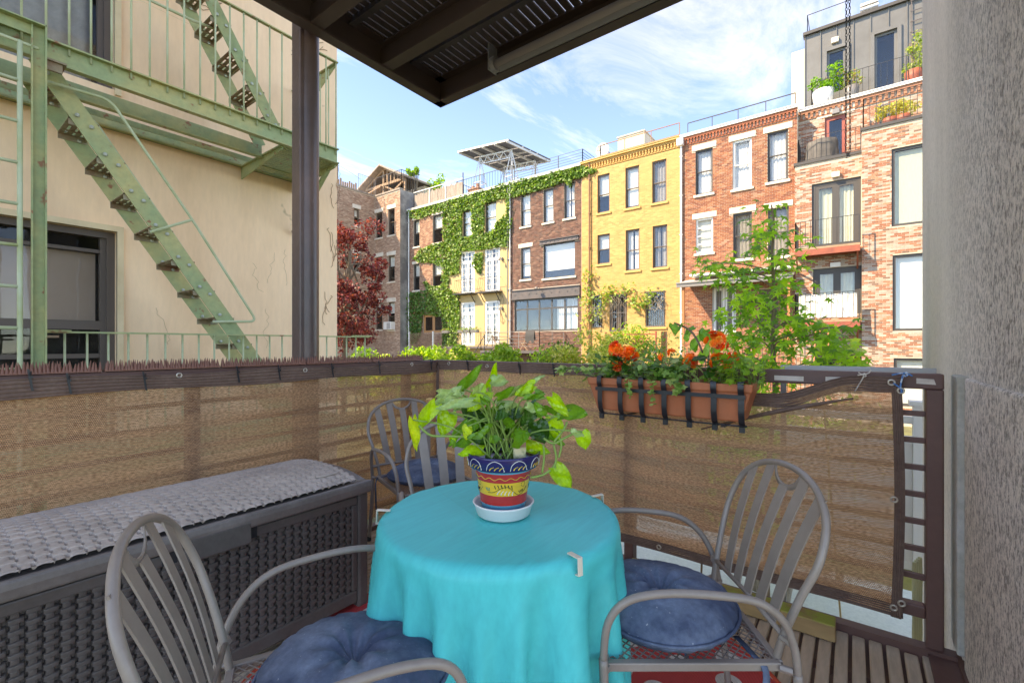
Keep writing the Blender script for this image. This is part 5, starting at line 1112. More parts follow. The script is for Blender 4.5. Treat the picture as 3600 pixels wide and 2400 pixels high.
while y < YR+0.02:
    o_ = inst('slat', slm[i % 4], DK); o_.location = (0.86+random.uniform(-0.01, 0.01), y, random.uniform(-0.003, 0.0)); b_ = o_.modifiers.new('bevel', 'BEVEL'); b_.width = 0.004; y += 0.0565; i += 1
for x in (-0.2, 0.4, 1.0, 1.6, 2.2): mb = MB(); mb.box(x-0.03, x+0.03, -0.34, YR+0.03, -0.16, -0.034); mb.build('joist', M['brown'], DK)
mb = MB(); mb.box(2.462, 2.52, -0.34, YR+0.05, -0.20, 0.028); mb.build('edge_beam', M['brown'], DK); mb = MB(); mb.box(-0.75, 2.462, YR+0.005, YR+0.06, -0.20, 0.028); mb.build('edge_beam', M['brown'], DK)
mb = MB(); mb.box(2.22, 2.46, -0.345, -0.325, -0.1, 0.03); mb.box(2.22, 2.46, -0.325, -0.24, 0.004, 0.014); o = mb.build('corner_plate', M['brown'], DK)
# ------------------------------------------------------------------ overhead deck
OV = thing('overhead_deck', 'dark brown slatted balcony deck overhead seen from below', 'balcony', (1, 1, 3.1))
zo = 3.107
def channel(p0, p1, inn):                                      # C channel: web outside, flanges inward
    mb = MB(); p0, p1, inn = Vector(p0), Vector(p1), Vector(inn); d = (p1-p0).normalized(); w_ = 0.075; h_ = 0.2
    def b_(n0, n1, z0, z1): c = (p0+p1)/2+inn*((n0+n1)/2)+Vector((0, 0, (z0+z1)/2)); mb.obox(c, d*((p1-p0).length/2), inn*((n1-n0)/2), Vector((0, 0, (z1-z0)/2)))
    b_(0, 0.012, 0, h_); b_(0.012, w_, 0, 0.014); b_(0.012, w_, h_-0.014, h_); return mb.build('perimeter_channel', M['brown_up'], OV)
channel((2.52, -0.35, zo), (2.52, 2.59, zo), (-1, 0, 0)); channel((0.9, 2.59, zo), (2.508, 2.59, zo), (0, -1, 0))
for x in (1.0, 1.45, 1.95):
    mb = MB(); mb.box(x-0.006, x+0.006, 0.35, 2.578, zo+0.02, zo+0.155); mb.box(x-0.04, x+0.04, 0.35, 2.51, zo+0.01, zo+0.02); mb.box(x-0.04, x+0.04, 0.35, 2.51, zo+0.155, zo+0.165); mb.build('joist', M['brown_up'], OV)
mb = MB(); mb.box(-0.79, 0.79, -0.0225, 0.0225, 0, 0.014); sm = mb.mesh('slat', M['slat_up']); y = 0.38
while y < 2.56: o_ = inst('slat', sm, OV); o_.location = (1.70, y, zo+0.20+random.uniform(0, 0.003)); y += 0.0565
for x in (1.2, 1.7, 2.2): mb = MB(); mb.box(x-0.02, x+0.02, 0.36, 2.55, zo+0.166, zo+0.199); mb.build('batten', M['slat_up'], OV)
rb = thing('roller_blind', 'grey roller blind tube under the front edge of the overhead deck', 'roller blind', (2.42, 1, 3.1))
mb = MB(); mb.tube([(2.405, -0.3, zo+0.035), (2.405, 1.93, zo+0.035)], 0.034, 14); mb.build('tube', mat('grey_blind_roll', (0.26, 0.23, 0.22), 0.5), rb, smooth=True)
mb = MB(); mb.tube([(2.405, 1.93, zo+0.045), (2.405, 1.965, zo+0.045)], 0.05, 14); mb.box(2.36, 2.45, 1.965, 1.975, zo, zo+0.18); mb.build('bracket', mat('grey_bracket', (0.22, 0.21, 0.21), 0.4), rb)
mb = MB(); mb.box(2.388, 2.396, -0.28, 1.9, zo-0.03, zo+0.01); mb.build('hem_bar', M['rail_grey'], rb)
ch = thing('hanging_chain', 'dark bead chain loop hanging from the overhead deck', 'chain', (2.42, 0.0, 3.1)); cb_ = onX(2981, 552, 2.42)
q = MB(); q.tube([(0.0036*math.cos(a), 0, 0.0085*math.sin(a)) for a in [2*PI*k/10 for k in range(10)]], 0.0013, 5, closed=True); lm = q.mesh('link', M['iron'], smooth=True)
for s_ in (-1, 1):
    n_ = int((zo-cb_.z)/0.0138)
    for i in range(n_):
        z = cb_.z+0.012+i*0.0138; o_ = inst('link', lm, ch); o_.location = (2.42, cb_.y+s_*0.0075*min(1, i/2+0.4)*(1-0.45*i/n_), z); o_.rotation_euler = (0, 0, (PI/2 if i % 2 else 0)+0.4)
o_ = inst('link', lm, ch); o_.location = (2.42, cb_.y, cb_.z); o_.rotation_euler = (0, PI/2, 0.9)
# ------------------------------------------------------------------ steel column
cp = onY(1080, 600, YR+0.115); m_col = mat('chipped_brown_paint', (0.17, 0.10, 0.08), 0.34, (0.085, 0.06, 0.055), 1.2, (0.3, 0.7), fine=0.1, fsc=16, spots=((0.30, 0.22, 0.20), 6.0, 0.70), bump=0.35, bsc=24, dist=0.006)
co = thing('steel_column', 'round brown steel column with chipped paint holding the overhead deck', 'column', (cp.x, cp.y, GZ))
mb = MB(); mb.tube([(cp.x, cp.y, z) for z in (GZ, 0.5, 1.5, 2.5, 3.25)], 0.068, 28, cap=False); mb.build('shaft', m_col, co, smooth=True)
mb = MB(); mb.box(cp.x-0.072, cp.x-0.042, cp.y-0.05, cp.y+0.05, GZ, 3.24); mb.build('flat_bar', m_col, co, bevel=0.006)


# ------------------------------------------------------------------ railings
RL = thing('deck_railing', 'brown steel railing with horizontal bars round the deck', 'railing', (XR, 1, 0))
def rb_(name, x0, x1, y0, y1, z0, z1, bv=0.006): mb = MB(); mb.box(x0, x1, y0, y1, z0, z1); return mb.build(name, M['brown'], RL, bevel=bv)
rb_('top_rail', XR-0.02, XR+0.045, -0.29, YR+0.06, 1.07, 1.133); rb_('top_rail', -0.75, XR-0.02, YR-0.005, YR+0.06, 1.07, 1.133)
rb_('bottom_rail', XR-0.015, XR+0.035, -0.235, YR+0.05, 0.135, 0.185); rb_('bottom_rail', -0.75, XR-0.015, YR, YR+0.05, 0.135, 0.185)
for (x, y) in ((XR, -0.2625), (XR, 1.03), (XR, YR+0.02)): rb_('post', x-0.018, x+0.044, y-0.0275, y+0.0275, 0.0, 1.0695)
for x in (-0.4, 0.85, 2.19): rb_('post', x-0.0275, x+0.0275, YR-0.003, YR+0.055, 0.0, 1.0695)
for z in (0.967, 0.857, 0.745, 0.634, 0.522, 0.41, 0.296):
    rb_('bar', XR+0.0, XR+0.02, -0.235, YR+0.05, z-0.011, z+0.011, 0.002); rb_('bar', -0.75, XR, YR+0.015, YR+0.035, z-0.011, z+0.011, 0.002)
M['tape'] = mat('old_paper_tape', (0.62, 0.55, 0.48), 0.8, (0.42, 0.34, 0.28), 12, (0.5, 0.7), spots=((0.06, 0.05, 0.04), 22, 0.70))
for k, (x0, x1, yc_, sk) in enumerate(((2722, 2825, 1328, 4), (2902, 3060, 1333, 3), (3222, 3284, 1338, -14))):
    a = onX(x0, yc_-9, XR-0.0225); b = onX(x1, yc_-5, XR-0.0225); mb = MB(); mb.prism([(XR-0.0205, a.y, a.z), (XR-0.0205, b.y, b.z), (XR-0.0205, b.y-0.006*(k == 2), b.z-0.022), (XR-0.0205, a.y, a.z-0.022)], (-0.001, 0, 0))
    o = mb.build('tape_strip', M['tape']); tag(o, ['torn strip of pale tape on the brown top rail, left of three', 'long strip of pale tape on the brown top rail, middle of three', 'short slanted strip of pale tape on the brown top rail by the wall'][k], 'tape', 'tape strips on the top rail')
# neighbour's grey rail beyond
nr = thing('grey_handrail', 'grey metal handrail just beyond the brown railing at the right', 'handrail', (3.3, 0, GZ)); a = onX(2745, 1289, 3.3); b = onX(3250, 1302, 3.3)
mb = MB(); mb.box(3.28, 3.32, b.y-0.05, a.y, 1.07, 1.125); mb.build('top_bar', mat('grey_alu', (0.40, 0.39, 0.38), 0.4, metal=0.4), nr, bevel=0.004); mb = MB(); mb.box(3.285, 3.315, a.y-0.03, a.y, -1.6, 1.07); mb.build('post', M['rail_grey'], nr)
# white vinyl fence and bits beyond the gap
vf = thing('white_fence', 'white vinyl panel fence outside the railing by the grey wall', 'fence', (4.2, -0.3, -1.6))
za, zb_ = onX(3180, 1472, 4.2).z, onX(3180, 1995, 4.2).z
mb = MB(); mb.box(4.17, 4.25, -0.55, -0.33, zb_, za+0.10); mb.box(4.15, 4.27, -0.55, -0.31, za+0.10, za+0.13); mb.build('post', M['white_plastic'], vf)
for k in range(5): mb = MB(); y = -0.33+k*0.16; mb.box(4.19, 4.21, y+0.002, y+0.158, zb_+0.05, za-0.17); mb.build('panel', M['white_plastic'], vf)
for z in (zb_, za-0.17, za-0.03): mb = MB(); mb.box(4.18, 4.23, -0.33, 0.5, z, z+0.05); mb.build('rail', M['white_plastic'], vf)
mb = MB(); mb.box(4.1, 4.28, -0.6, 0.6, zb_-0.11, zb_-0.01); o = mb.build('fence_plank', mat('mossy_plank', (0.45, 0.38, 0.22), 0.9, (0.34, 0.38, 0.08), 4, fine=0.2, fsc=20)); tag(o, 'mossy plank under the white fence', 'plank')
bb = thing('bamboo_canes', 'small bundle of bamboo canes outside the railing', 'canes', (3.2, -0.1, -0.5))
for k in range(4):
    p = onX(3215+k*8, 2060, 3.0); P = [p+Vector((0.02*k, 0, 0.12-j*0.12)) for j in range(8)]; mb = MB(); mb.tube(P, [0.009+0.002*(j % 2) for j in range(8)], 7); mb.build('cane', mat('bamboo', (0.52, 0.50, 0.28), 0.5) if k == 0 else bpy.data.materials['bamboo'], bb)
# ================================================================== SHADE CLOTH SCREENS
m, t, b, out = nodes_of('brown_mesh_cloth')
tcx = t.nodes.new('ShaderNodeTexCoord'); uvn = t.nodes.new('ShaderNodeUVMap'); uvn.uv_map = 'weave'
sp_ = t.nodes.new('ShaderNodeSeparateXYZ'); t.links.new(uvn.outputs[0], sp_.inputs[0])
def math_(op, a, b_=None, c=None):
    n = t.nodes.new('ShaderNodeMath'); n.operation = op
    for i, v in enumerate((a, b_, c)):
        if v is None: continue
        if hasattr(v, 'is_output'): t.links.new(v, n.inputs[i])
        else: n.inputs[i].default_value = v
    return n.outputs[0]
row = math_('MULTIPLY', sp_.outputs['Y'], 1/0.0072); rf = math_('FRACT', row); ri = math_('FLOOR', row)
colx = math_('ADD', math_('MULTIPLY', sp_.outputs['X'], 1/0.0062), math_('MULTIPLY', ri, 0.5)); cf = math_('FRACT', colx)
dx2 = math_('POWER', math_('SUBTRACT', cf, 0.5), 2.0); dy2 = math_('POWER', math_('SUBTRACT', rf, 0.5), 2.0)
dist = math_('SQRT', math_('ADD', dx2, dy2))
mpx = t.nodes.new('ShaderNodeMapping'); mpx.inputs['Scale'].default_value = (1.6, 17, 1); t.links.new(uvn.outputs[0], mpx.inputs['Vector'])
ns = t.nodes.new('ShaderNodeTexNoise'); ns.inputs['Scale'].default_value = 1.0; ns.inputs['Detail'].default_value = 4; ns.inputs['Roughness'].default_value = 0.75; t.links.new(mpx.outputs[0], ns.inputs['Vector'])
mpy = t.nodes.new('ShaderNodeMapping'); mpy.inputs['Scale'].default_value = (70, 150, 1); t.links.new(uvn.outputs[0], mpy.inputs['Vector'])
nf = t.nodes.new('ShaderNodeTexNoise'); nf.inputs['Scale'].default_value = 1.0; nf.inputs['Detail'].default_value = 2; t.links.new(mpy.outputs[0], nf.inputs['Vector'])
rad = math_('ADD', math_('MULTIPLY', ns.outputs['Fac'], 0.95), math_('ADD', math_('MULTIPLY', nf.outputs['Fac'], 0.30), -0.395))
hole = math_('LESS_THAN', dist, rad)
cr_ = ramp(t, nf.outputs['Fac'], 0.3, 0.7, (0.38, 0.19, 0.10, 1), (0.76, 0.49, 0.295, 1))
t.links.new(cr_.outputs['Color'], b.inputs['Base Color']); b.inputs['Roughness'].default_value = 0.75
tl = t.nodes.new('ShaderNodeBsdfTranslucent'); t.links.new(mixrgb(t, 1.0, cr_.outputs['Color'], (1.4, 1.3, 1.15), 'MULTIPLY'), tl.inputs['Color'])
m1 = t.nodes.new('ShaderNodeMixShader'); m1.inputs[0].default_value = 0.5; t.links.new(b.outputs[0], m1.inputs[1]); t.links.new(tl.outputs[0], m1.inputs[2])
tr_ = t.nodes.new('ShaderNodeBsdfTransparent'); m2 = t.nodes.new('ShaderNodeMixShader'); t.links.new(hole, m2.inputs[0]); t.links.new(m1.outputs[0], m2.inputs[1]); t.links.new(tr_.outputs[0], m2.inputs[2]); t.links.new(m2.outputs[0], out.inputs['Surface'])
M['mesh'] = m
M['hem'] = mat('dark_brown_webbing', (0.14, 0.08, 0.058), 0.8, (0.19, 0.115, 0.085), 12, fine=0.2, fsc=70)
M['zip'] = mat('black_zip_tie', (0.02, 0.02, 0.022), 0.4)
M['grommet'] = mat('brass_grommet', (0.55, 0.48, 0.40), 0.35, metal=0.7)
def screen_mesh(fn, nu, nv, parent):
    """fn(u,v)-> (point, cloth u metres, cloth v metres)"""
    mb = MB(); P = []; UV = []
    for i in range(nu+1):
        r_ = [fn(i/nu, j/nv) for j in range(nv+1)]; P.append([q[0] for q in r_]); UV.append([(q[1], q[2]) for q in r_])
    mb.grid(P); o = mb.build('mesh_panel', M['mesh'], parent, smooth=True)
    uvl = o.data.uv_layers.new(name='weave'); fl = [uv for r_ in UV for uv in r_]
    for lp in o.data.loops: uvl.data[lp.index].uv = fl[lp.vertex_index]
    return o
def hem_strip(fn, n, parent, ribs=5, name='hem'):
    """webbing band: fn(t)-> (lower edge, upper edge, outward); real ridges"""
    P = []
    for i in range(n+1):
        a, c, nn = fn(i/n); r_ = []
        for j in range(ribs*4+1): f = j/(ribs*4); r_.append(a+(c-a)*f+nn*(0.0045+0.0030*math.cos(2*PI*f*ribs)))
        P.append(r_)
    mb = MB(); mb.grid(P); o = mb.build(name, M['hem'], parent, smooth=True); s_ = o.modifiers.new('thickness', 'SOLIDIFY'); s_.thickness = 0.003; return o
def torus(c, nrm, R, r, parent, name='grommet', m='grommet'):
    nrm = Vector(nrm).normalized(); a = nrm.orthogonal().normalized(); b_ = nrm.cross(a); mb = MB()
    mb.tube([Vector(c)+(a*math.cos(k*PI/8)+b_*math.sin(k*PI/8))*R for k in range(16)], r, 6, closed=True); return mb.build(name, M[m], parent, smooth=True)
YS, XS = YR-0.022, XR-0.035
def wob(u, v, s=0.0): return 0.006*math.sin(u*5.1+v*2.0+s)+0.004*math.sin(u*11.3-v*5+s)
SL = thing('mesh_screen', 'brown woven mesh screen on the left railing behind the storage box', 'privacy screen', (1, YS, 0))
SR = thing('mesh_screen', 'brown woven mesh screen on the front railing, sagging open behind the flower box', 'privacy screen', (XS, 1, 0))
xs0, xs1 = -0.7, XS-0.004
screen_mesh(lambda u, v: (Vector((xs0+(xs1-xs0)*u, YS+wob(u*3.2, v)-0.004*(1-v), 0.10+0.975*v)), (xs1-xs0)*u, 0.975*v+0.006*math.sin(u*6)), 90, 30, SL)
hem_strip(lambda u: (Vector((xs0+(xs1-xs0)*u, YS-0.012, 1.055+0.006*math.sin(u*19)-0.010)), Vector((xs0+(xs1-xs0)*u, YS-0.012, 1.118+0.006*math.sin(u*23))), Vector((0, -1, 0))), 80, SL)
yr0, yr1 = -0.135, YS-0.004
yA, yB, yC2, yD = 1.32, 1.12, 0.30, -0.02                      # where the cloth leaves the rail, sags under the box, comes back
def top_z(y):
    if y > yA: return 1.095
    if y > 0.62: f = (yA-y)/(yA-0.62); f = f*f*(3-2*f); return 1.095-0.118*f
    if y > yC2: return 0.977+0.012*((0.62-y)/(0.62-yC2))
    if y > yD: f = (yC2-y)/(yC2-yD); f = f*f*(3-2*f); return 0.989+0.096*f
    return 1.085
def bot_z(y): return 0.135+0.010*(1-(y-yr0)/(yr1-yr0))
def rfn(u, v):
    y = yr0+(yr1-yr0)*u; zt_, zb_ = top_z(y), bot_z(y); z = zb_+(zt_-zb_)*v
    w_ = wob(u*2.6, v, 1.0)+0.010*math.sin(v*17+u*3)*math.exp(-((y-0.45)/0.7)**2)*v; edge = 0.02*math.sin(v*2.2)*(1-u)**8
    return (Vector((XS-0.006-abs(w_)*1.2, y-edge, z)), (yr1-yr0)*u, 0.96*v+0.02*math.sin(u*7)*v)
screen_mesh(rfn, 90, 40, SR)
def hemtop(u):
    y = yr0-0.028+(yr1-yr0+0.028)*u; z = top_z(max(y, yr0)); tilt = 0.02*math.exp(-((y-0.75)/0.45)**2)
    return (Vector((XS-0.014-tilt, y, z-0.028+0.003*math.sin(y*20))), Vector((XS-0.014-tilt*0.2, y, z+0.032)), Vector((-1, 0, 0)))
hem_strip(hemtop, 80, SR)
hem_strip(lambda u: (Vector((XS-0.012, yr0-0.028+(yr1-yr0+0.028)*u, bot_z(yr0)-0.012+0.004*math.sin(u*21))), Vector((XS-0.014, yr0-0.028+(yr1-yr0+0.028)*u, bot_z(yr0)+0.034+0.004*math.sin(u*21))), Vector((-1, 0, 0))), 60, SR)
hem_strip(lambda u: (Vector((XS-0.016, yr0-0.022-0.012*math.sin(u*3.0), 0.13+u*0.955)), Vector((XS-0.013, yr0+0.012-0.012*math.sin(u*3.0), 0.13+u*0.955)), Vector((-1, 0, 0))), 40, SR)
hem_strip(lambda u: (Vector((XS-0.020, yr1-0.03, 0.13+u*0.96)), Vector((XS-0.014, yr1+0.02, 0.13+u*0.96)), Vector((-0.7, -0.7, 0))), 30, SR)
mb = MB(); P = []                                               # loose fold of cloth running down from the right corner
for i in range(24):
    f = i/23; y = 0.0+f*0.62; z = 1.02-0.15*f-0.05*f*f; P.append(Vector((XS-0.026-0.008*math.sin(f*3), y, z)))
mb.tube(P, [0.004+0.007*math.sin(PI*min(1, i/20)) for i in range(24)], 6); mb.build('fold', M['hem'], SR, smooth=True)
mb = MB(); P = []
for i in range(24):
    f = i/23; y = yr0+0.06+f*2.2; P.append(Vector((XS-0.020, y, 0.72-0.03*math.sin(f*3.1)+0.02*f)))
for (px, py) in ((630, 1319), (1073, 1301), (1448, 1280)): p = onY(px, py, YS-0.02); torus(p, (0, 1, 0), 0.010, 0.0035, SL)
for (px, py) in ((1578, 1277), (1712, 1287), (1975, 1306)): p = onX(px, py, XS-0.022); torus(p, (1, 0, 0), 0.011, 0.0035, SR)
for (px, py) in ((3134, 1344), (3167, 1373), (2316, 1922), (2772, 2026), (3142, 2135), (3170, 2120), (3143, 1755)): p = onX(px, py, XS-0.024); torus(p, (1, 0, 0), 0.0105, 0.004, SR)
def ziptie(p, n, parent, h=0.085):
    n = Vector(n); mb = MB(); side = n.cross(Vector((0, 0, 1))); mb.obox(Vector(p)+n*0.012, side*0.0035, n*0.0015, Vector((side.x*0.006, side.y*0.006, h/2))); mb.obox(Vector(p)+n*0.016+Vector((0, 0, 0.012)), side*0.006, n*0.004, Vector((0, 0, 0.005))); mb.tube([Vector(p)+n*0.016+Vector((0, 0, 0.01)), Vector(p)+n*0.03+Vector((0, 0, 0.035))], 0.002, 4); return mb.build('zip_tie', M['zip'], parent)
for (px, py) in ((105, 1335), (240, 1347), (506, 1338), (833, 1315), (978, 1309), (1165, 1300), (1330, 1290), (1512, 1281)): ziptie(onY(px, py, YS-0.014), (0, -1, 0), SL)
for (px, py) in ((1648, 1284), (1830, 1293), (1950, 1300)): ziptie(onX(px, py, XS-0.018), (-1, 0, 0), SR)
# blue string knot and pale string
bs = thing('blue_string', 'blue string tying the corner of the mesh screen to the top rail', 'string', onX(3167, 1340, XS-0.03)); M['blue'] = mat('blue_string', (0.05, 0.20, 0.46), 0.7, (0.5, 0.6, 0.7), 60, (0.5, 0.6))
mb = MB()
for P in ([(3140, 1346), (3158, 1358), (3170, 1366)], [(3175, 1318), (3168, 1345), (3165, 1366)], [(3135, 1318), (3165, 1312), (3190, 1313), (3208, 1322)], [(3178, 1316), (3186, 1309), (3192, 1316), (3183, 1322), (3176, 1316)], [(3165, 1366), (3171, 1374), (3166, 1380)]): mb.tube(smoothpath([onX(x, y, XS-0.032) for x, y in P], 4), 0.0035, 6)
mb.build('cord', M['blue'], bs, smooth=True)
ws = thing('white_string', 'thin pale string knotted round the top rail over the tape', 'string', onX(3036, 1320, XS-0.03)); mb = MB()
for P in ([(3005, 1376), (3030, 1335), (3037, 1318), (3025, 1313), (3018, 1308)], [(3015, 1318), (3037, 1316), (3055, 1310), (3062, 1300)], [(3030, 1318), (3040, 1312), (3044, 1322), (3033, 1324)]): mb.tube(smoothpath([onX(x, y, XS-0.032) for x, y in P], 4), 0.0025, 5)
mb.build('cord', M['tape'], ws, smooth=True)
# ------------------------------------------------------------------ bird spikes on the left rail
M['spike'] = mat('red_brown_spike_plastic', (0.23, 0.085, 0.052), 0.45)
q = MB(); q.lathe([(0.0075, 0), (0.004, 0.018), (0.0008, 0.039)], (0, 0, 0), 8); spm = q.mesh('spike', M['spike'], smooth=True)
x = 0.02; k = 0; wherep = ['leftmost', 'second from left', 'middle', 'second from right', 'rightmost']
for k in range(5):
    x0 = 0.06+k*0.455; L_ = 0.445; z0_ = 1.134+random.uniform(0, 0.002)
    sk = thing('spike_strip', 'red brown plastic bird spike strip on the left rail, %s of five' % wherep[k], 'bird spikes', (x0, YR, z0_), 'bird spike strips on the left rail')
    mb = MB(); mb.box(x0, x0+L_, YR-0.012, YR+0.035, z0_, z0_+0.005); mb.build('base', M['spike'], sk)
    for i in range(40):
        for (yy_, ox) in ((YR-0.005, 0.0), (YR+0.026, 0.0055)):
            if i % 2 and yy_ > YR: pass
            o_ = inst('spike', spm, sk, Matrix.Translation((x0+0.006+i*0.0111+ox+random.uniform(-0.0015, 0.0015), yy_, z0_+0.004)) @ Matrix.Rotation(random.uniform(-0.12, 0.12), 4, 'Y') @ Matrix.Diagonal((1, 1, random.uniform(0.85, 1.2), 1)))

# ================================================================== STORAGE BOX
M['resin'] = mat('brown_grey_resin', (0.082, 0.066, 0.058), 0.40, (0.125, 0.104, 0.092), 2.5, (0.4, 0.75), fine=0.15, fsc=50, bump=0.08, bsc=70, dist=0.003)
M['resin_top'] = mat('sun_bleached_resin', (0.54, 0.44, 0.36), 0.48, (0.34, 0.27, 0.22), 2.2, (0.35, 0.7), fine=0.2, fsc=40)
BX0, BX1, BY0, BY1, BH = -0.16, 1.345, 1.885, 2.50, 0.545
SB = thing('storage_box', 'dark resin wicker deck storage box with an arched lid along the left screen', 'storage box', ((BX0+BX1)/2, (BY0+BY1)/2, 0))
def weave(nu, nv, x, z):
    """height of a basket weave at cell coordinates x (columns), z (rows)"""
    i, j = math.floor(x), math.floor(z); fx, fz = x-i-0.5, z-j-0.5
    if (i+j) % 2 == 0: return 1.0-0.25*(2*abs(fx))**3-0.55*(2*abs(fz))**8
    return 0.62-0.2*(fx/0.27)**2-0.15*(2*abs(fz))**6 if abs(fx) < 0.27 else -1.7*min(1, (abs(fx)-0.27)/0.06)*(1-(2*abs(fz))**8)
nc, nr_ = 38, 25; pw_, ph_ = (BX1-BX0-0.16), (BH-0.135); P = []
NU, NV = nc*8, nr_*8
for a in range(NU+1):
    r_ = []
    for c in range(NV+1): r_.append(Vector((BX0+0.08+pw_*a/NU, BY0+0.012-0.0095*weave(nc, nr_, nc*a/NU-1e-6, nr_*c/NV-1e-6), 0.085+ph_*c/NV)))
    P.append(r_)
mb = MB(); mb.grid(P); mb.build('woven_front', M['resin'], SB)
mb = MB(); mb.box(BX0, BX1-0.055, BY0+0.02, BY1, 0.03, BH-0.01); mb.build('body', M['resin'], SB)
for (x0, x1) in ((BX0, BX0+0.055), (BX1-0.055, BX1)): mb = MB(); mb.box(x0, x1, BY0-0.008, BY1, 0.0, BH); mb.build('corner_post', M['resin'], SB, bevel=0.012)
mb = MB(); mb.box(BX0+0.055, BX1-0.056, BY0-0.002, BY0+0.03, 0.03, 0.09); mb.build('bottom_rail', M['resin'], SB, bevel=0.008)
mb = MB(); mb.box(BX0+0.055, BX1-0.056, BY0-0.002, BY0+0.022, BH-0.052, BH-0.012); mb.build('upper_rail', M['resin'], SB, bevel=0.006)
for (x0, x1) in ((BX0+0.055, BX0+0.083), (BX1-0.083, BX1-0.056)): mb = MB(); mb.box(x0, x1, BY0-0.001, BY0+0.022, 0.09, BH-0.053); mb.build('side_rail', M['resin'], SB, bevel=0.005)
# lid: arched profile from front to back
def lidz(f): return BH+0.052+0.050*math.sin(PI*min(1, max(0, (f*0.92+0.04))))**0.8
def lid_pt(x, f, dz=0): return Vector((x, BY0-0.022+(BY1-BY0+0.03)*f, lidz(f)+dz))
prof = [Vector((0, BY0-0.022, BH-0.0)), Vector((0, BY0-0.026, BH+0.035))]+[Vector((0, lid_pt(0, f/14).y, lidz(f/14))) for f in range(15)]+[Vector((0, BY1+0.01, BH))]
mb = MB(); vs = [Vector((x, p.y, p.z-0.005-(0.018 if 3 <= prof.index(p) <= 14 else 0))) for x in (BX0-0.01, BX1+0.012) for p in prof]; n_ = len(prof)
mb.add(vs, [tuple(range(n_-1, -1, -1)), tuple(range(n_, 2*n_))]+[(i, (i+1) % n_, n_+(i+1) % n_, n_+i) for i in range(n_)]); mb.build('lid', mat('lid_resin', (0.155, 0.128, 0.112), 0.42, (0.24, 0.205, 0.185), 3, (0.45, 0.75), fine=0.15, fsc=50), SB, bevel=0.010)
nc, nr_ = 40, 26; NU, NV = nc*8, nr_*7; P = []
for a in range(NU+1):
    r_ = []
    for c in range(NV+1):
        f = 0.035+0.93*c/NV; r_.append(lid_pt(BX0+0.03+(BX1-BX0-0.085)*a/NU, f, -0.001+0.0050*weave(nc, nr_, nc*a/NU-1e-6, nr_*c/NV-1e-6)))
    P.append(r_)
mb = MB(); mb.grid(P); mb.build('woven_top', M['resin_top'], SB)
hx = onY(758, 1890, BY0-0.02).x; mb = MB()
mb.prism([(hx-0.10, BY0-0.028, BH+0.02), (hx-0.10, BY0-0.034, BH-0.055), (hx-0.10, BY0-0.022, BH-0.062), (hx-0.10, BY0-0.004, BH-0.05), (hx-0.10, BY0-0.004, BH-0.035), (hx-0.10, BY0-0.018, BH-0.045), (hx-0.10, BY0-0.018, BH+0.02)], (0.22, 0, 0)); mb.build('handle', M['resin'], SB, bevel=0.004)
for x in (hx-0.135, hx+0.13): mb = MB(); mb.box(x-0.022, x+0.022, BY0-0.004, BY0+0.002, BH-0.05, BH-0.004); mb.build('recess_shade', M['zip'], SB)  # solid black blocks stand in for the shade inside the handle recesses
p = lid_pt(1.20, 0.20, 0.004); mb = MB(); mb.blob(p, 0.062, 20, 8, (1, 0.30, 0.09)); mb.build('oval_badge', M['resin_top'], SB, smooth=True)

# ================================================================== RUG
m, t, b, out = nodes_of('red_woven_plastic_rug')
b.inputs['Roughness'].default_value = 0.6
tcx = t.nodes.new('ShaderNodeTexCoord'); vo = t.nodes.new('ShaderNodeTexVoronoi'); vo.voronoi_dimensions = '2D'; vo.inputs['Scale'].default_value = 5.6; vo.inputs['Randomness'].default_value = 0.35
t.links.new(tcx.outputs['Object'], vo.inputs['Vector']); lt_ = t.nodes.new('ShaderNodeMath'); lt_.operation = 'LESS_THAN'; lt_.inputs[1].default_value = 0.26; t.links.new(vo.outputs['Distance'], lt_.inputs[0])
w1 = t.nodes.new('ShaderNodeTexWave'); w1.inputs['Scale'].default_value = 46; w1.inputs['Distortion'].default_value = 0.4; t.links.new(tcx.outputs['Object'], w1.inputs['Vector'])
w2 = t.nodes.new('ShaderNodeTexWave'); w2.bands_direction = 'Y'; w2.inputs['Scale'].default_value = 70; t.links.new(tcx.outputs['Object'], w2.inputs['Vector'])
wm = mixrgb(t, 1.0, w1.outputs['Color'], w2.outputs['Color'], 'MULTIPLY'); rr_ = ramp(t, wm, 0.0, 0.3, (0.62, 0.62, 0.62, 1), (1, 1, 1, 1))
t.links.new(mixrgb(t, 1.0, mixrgb(t, lt_.outputs[0], (0.74, 0.06, 0.06), (0.80, 0.76, 0.70)), rr_.outputs['Color'], 'MULTIPLY'), b.inputs['Base Color'])
bp = t.nodes.new('ShaderNodeBump'); bp.inputs['Strength'].default_value = 0.5; bp.inputs['Distance'].default_value = 0.004; t.links.new(wm, bp.inputs['Height']); t.links.new(bp.outputs[0], b.inputs['Normal'])
RC = Vector((1.26, 0.95, 0)); rg = thing('round_rug', 'round red outdoor rug with white polka dots under the table', 'rug', RC)
mb = MB(); mb.lathe([(0.001, 0.006), (0.97, 0.006), (0.985, 0.006)], RC, 72); mb.build('field', m, rg)
mb = MB(); mb.tube([RC+Vector((0.992*math.cos(2*PI*k/72), 0.992*math.sin(2*PI*k/72), 0.006)) for k in range(72)], 0.008, 6, closed=True); mb.build('border', mat('orange_red_binding', (0.60, 0.07, 0.03), 0.7), rg, smooth=True)
